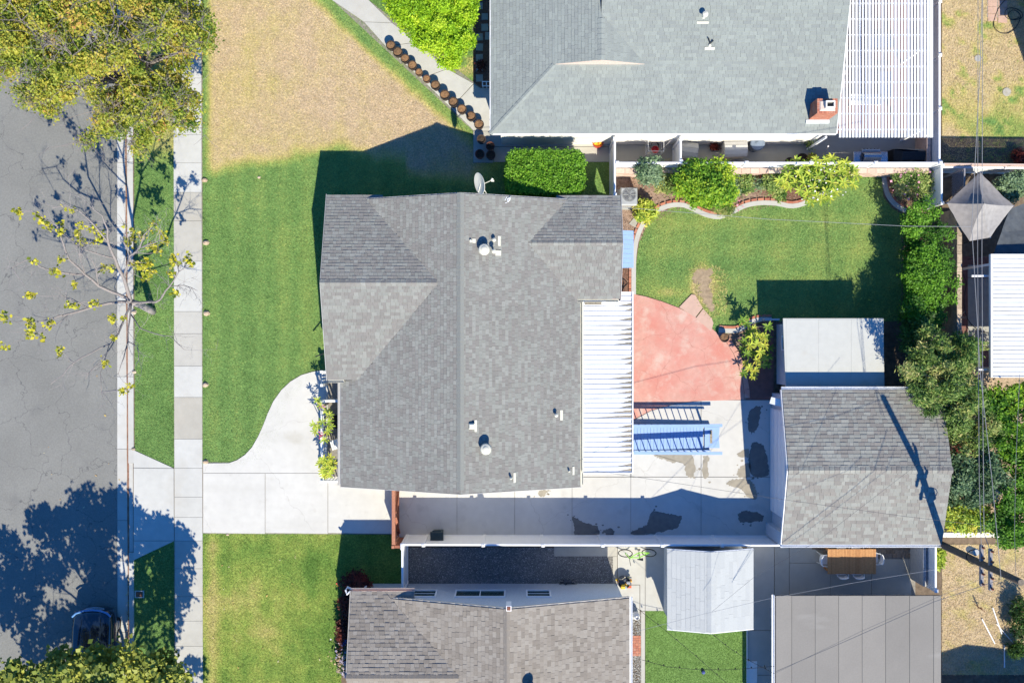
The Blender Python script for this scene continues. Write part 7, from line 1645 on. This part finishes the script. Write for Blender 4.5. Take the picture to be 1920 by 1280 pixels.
# pipes on the dry yard
for i, (a, b, l) in enumerate([((1840, 1159), (1864, 1205), 'white pipe crossing from sunlit straw into shadow, left one'), ((1860, 1138), (1877, 1187), 'upper white pipe lying on the sunlit straw'), ((1867, 1168), (1908, 1215), 'long thin pale pipe running into the shadow, right one'), ((1882, 1208), (1882, 1250), 'green white pipe lying wholly in the shadow')]):
    q = MB(); q.tube([(*W2(*a), .05), (*W2(*b), .05)], .03 if i != 2 else .018, 8); o = q.build('pipe', 'white_vinyl'); tag(o, l, 'pipe', 'pipes lying on the dry yard')
sk = thing('stake', 'rusty garden stake with crossbar on the dry yard', 'stake', (*W2(1834, 1138), 0)); q = MB(); q.tube([(0, 0, 0), (-.1, .1, .5)], .03, 6); q.build('shaft', 'rust', sk, world=False); q = MB(); q.tube([(-.25, .2, .1), (.12, -.1, .35)], .015, 6); q.build('crossbar', 'rust', sk, world=False)
# building shade caster beyond the lower right: neighbour's house outside the frame
nb = thing('house', 'neighbouring building out of view beyond the lower right corner', 'house', (23, -21, 0)); q = MB(); q.box(19.6, 29.0, -23, -17.0, 0, 1.9); q.build('wall', 'stucco_grey', nb)
q = MB(); pr = [(19.2, 1.9), (22.2, 2.75), (29.5, 1.9)]; q.add([(x, -16.9, z) for x, z in pr]+[(x, -23.2, z) for x, z in pr], [(0, 1, 4, 3)[::-1], (1, 2, 5, 4)[::-1], (0, 2, 1)[::-1], (3, 4, 5)[::-1]]); q.build('roof', 'roof_edge', nb)
nb2 = thing('house', 'neighbouring building out of view at the upper right edge', 'house', (25.2, 14, 0)); q = MB(); q.box(24.05, 30, 12.9, 22, 0, 2.7); q.build('wall', 'stucco_grey', nb2)
q = MB(); q.add([(23.75, 12.6, 2.7), (30, 12.6, 2.7), (30, 22, 4.0), (23.75, 22, 4.0)], [(0, 1, 2, 3)]); q.build('roof', 'roof_edge', nb2)

# utility pole, crossarms, wires
up = thing('utility_pole', 'leaning dark wooden utility pole crossing the dry yard, top at right edge', 'utility pole', (19.22, -9.05, 0))
pb_ = Vector((19.22, -9.08, 0)); pt = Vector(W(1914, 1091, 8.8)); q = MB()
q.tube([pb_.lerp(pt, i/8) for i in range(9)], [.17-.006*i for i in range(9)], 14, 0); q.build('shaft', 'pole_wood', up, True)
q = MB(); q.tube([pt-Vector((0, 0, .01)), pt+Vector((0, 0, .03))], .115, 14, 1); q.build('pole_top', 'pole_wood', up)
def onpole(px):
    best = min((abs(W(px, 0, pb_.lerp(pt, t/100).z)[0]-pb_.lerp(pt, t/100).x), t) for t in range(101)); return pb_.lerp(pt, best[1]/100)
pins = []
for px, d_ in ((1840, 0), (1857, .14)):
    c = onpole(px+2); z = c.z; 
    a = Vector((W(px, 1026, z)[0], c.y+.75, z)); b = Vector((W(px, 1085, z)[0], c.y-.85, z)); q = MB(); q.beam(a, b, .11, .12); arm = q.build('crossarm', 'arm_wood', up)
    for t in (.05, .3, .7, .95):
        p = a.lerp(b, t); q = MB(); q.lathe([(.02, p.z+.06), (.05, p.z+.10), (.03, p.z+.14), (.05, p.z+.18), (.02, p.z+.22)], p.x, p.y, 10); q.build('insulator', 'rust', arm)
c = onpole(1822); q = MB(); q.lathe([(.13, c.z-.25), (.15, c.z-.2), (.15, c.z+.25), (.12, c.z+.3)], c.x+.02, c.y+.34, 14); q.build('transformer', 'metal_grey', up)
c = onpole(1828); q = MB(); q.tube([c+Vector((-.35*math.cos(k*.5), .15+.3*math.sin(k*.5), .0)) for k in range(13)], .02, 6, closed=True); q.build('cable_coil', 'rubber', up)
def wire(label, pts, r=.016, tone=0, sag=0.0, grp='overhead wires'):
    r *= .52
    P_ = [Vector(W(*p)) for p in pts]; out = []
    for a, b in zip(P_, P_[1:]):
        for k in range(12): t = k/12; p = a.lerp(b, t); p.z -= sag*4*t*(1-t); out.append(p)
    out.append(P_[-1]); q = MB(); q.tube(out, r, 5, tone); o = q.build('overhead_wire', 'wire'); tag(o, label, 'wire', grp); return o
wire('overhead line passing over the grey canopy, left of the parallel pair', [(1842, -120, 8.4), (1841, 10, 8.4), (1838, 120, 8.3), (1822, 425, 7.9), (1838, 700, 8.0), (1860, 900, 8.2), (1877, 1085, 8.3)], .022, .8)
wire('straight overhead line over the canopy centre, middle one', [(1834, -120, 8.4), (1833, 480, 8.0), (1836, 900, 7.8), (1840, 1030, 7.4)], .020, .6)
wire('straight overhead line over the canopy centre, rightmost one', [(1843, -120, 8.4), (1841, 480, 8.0), (1843, 800, 7.9), (1845, 1000, 7.6), (1856, 1030, 7.2)], .022, .7)
wire('thin line down the far right through the scrub', [(1912, 700, 6), (1905, 860, 6.2), (1902, 1000, 6.4), (1905, 1080, 6.8)], .016, .5)
wire('service line from the upper roof edge across the back lawn', [(953, 370, 4.0), (1170, 389, 5.0), (1440, 411, 6.2), (1700, 424, 7.4), (1822, 425, 7.9)], .016, .9)
wire('service line from the patio cover corner across the driveway to the pole', [(1090, 878, 2.6), (1182, 892, 3.4), (1440, 932, 5.2), (1700, 968, 6.4), (1850, 985, 7.2)], .014, 0)
wire('wire from the pole across the flat grey roof to the lower edge', [(1455, 1258, 5.0), (1600, 1195, 6.0), (1750, 1128, 7.0), (1870, 1088, 8.0)], .020, .2)
wire('second wire over the flat grey roof, diverging near the pole', [(1452, 1262, 5.0), (1610, 1185, 5.8), (1760, 1118, 6.8), (1850, 1080, 7.4)], .012, .2)
wire('pale wire from the lower house over the small shed to the patio fence', [(1186, 1185, 2.5), (1300, 1155, 4.0), (1440, 1122, 5.2), (1600, 1092, 6.2), (1760, 1066, 7.0)], .012, 1)
wire('thin dark line from the shed roof toward the garage ridge', [(1335, 1146, 3.0), (1413, 1082, 4.0), (1535, 1012, 5.2), (1720, 870, 6.0)], .010, 0)
# string lights over the turf
def stringlight(label, pts, n, grp='string lights over the turf'):
    P_ = [Vector(W(*p)) for p in pts]; out = []
    for a, b in zip(P_, P_[1:]):
        for k in range(10): out.append(a.lerp(b, k/10))
    out.append(P_[-1]); t = thing('string_light', label, 'string lights', (out[0].x, out[0].y, 0), 0, grp); q = MB(); q.tube(out, .009, 4); q.build('cord', 'rubber', t)
    for i in range(n):
        p = out[int((i+.5)/n*(len(out)-1))]; q = MB(); q.lathe([(.015, p.z-.17), (.028, p.z-.13), (.026, p.z-.08), (.012, p.z-.03)], p.x, p.y, 8); q.build('bulb', 'black_plastic', t)
stringlight('string lights sagging across the turf near the lower edge', [(1203, 1236, 2.2), (1250, 1249, 2.1), (1300, 1254, 2.0), (1360, 1255, 2.0), (1410, 1252, 2.2), (1452, 1248, 2.4)], 8)
stringlight('string lights from the small shed gable toward the flat roof', [(1331, 1185, 2.2), (1365, 1212, 2.2), (1400, 1235, 2.3), (1452, 1262, 2.5)], 5)
stringlight('thin string of lights from the lower house to the turf centre', [(1186, 1133, 2.4), (1240, 1175, 2.3), (1300, 1225, 2.2), (1365, 1282, 2.2)], 5)
for f_, l in (((1318, 1258), 'small blue and orange toy lying on the turf'),):
    q = MB(); x, y = W2(*f_); q.lathe([(.03, .06), (.09, .10), (.07, .15), (.02, .17)], x, y, 10, .02); o = q.build('toy', 'flower_mix'); tag(o, l, 'toy')
# screen frame seen under right cover, low posts and netting near hedge
dr_ = thing('trash_pile', 'tangle of dry pale branches lying beside the rear wall', 'branches', (*W2(1795, 595), 0)); q = MB(); x, y = W2(1795, 595)
for i in range(16): a = random.random()*6.28; l = random.uniform(.15, .4); q.tube([(x, y, .1+random.random()*.1), (x+l*math.cos(a), y+l*math.sin(a), .15+random.random()*.2)], .012, 4, 0)
q.build('branch', 'netting', dr_)
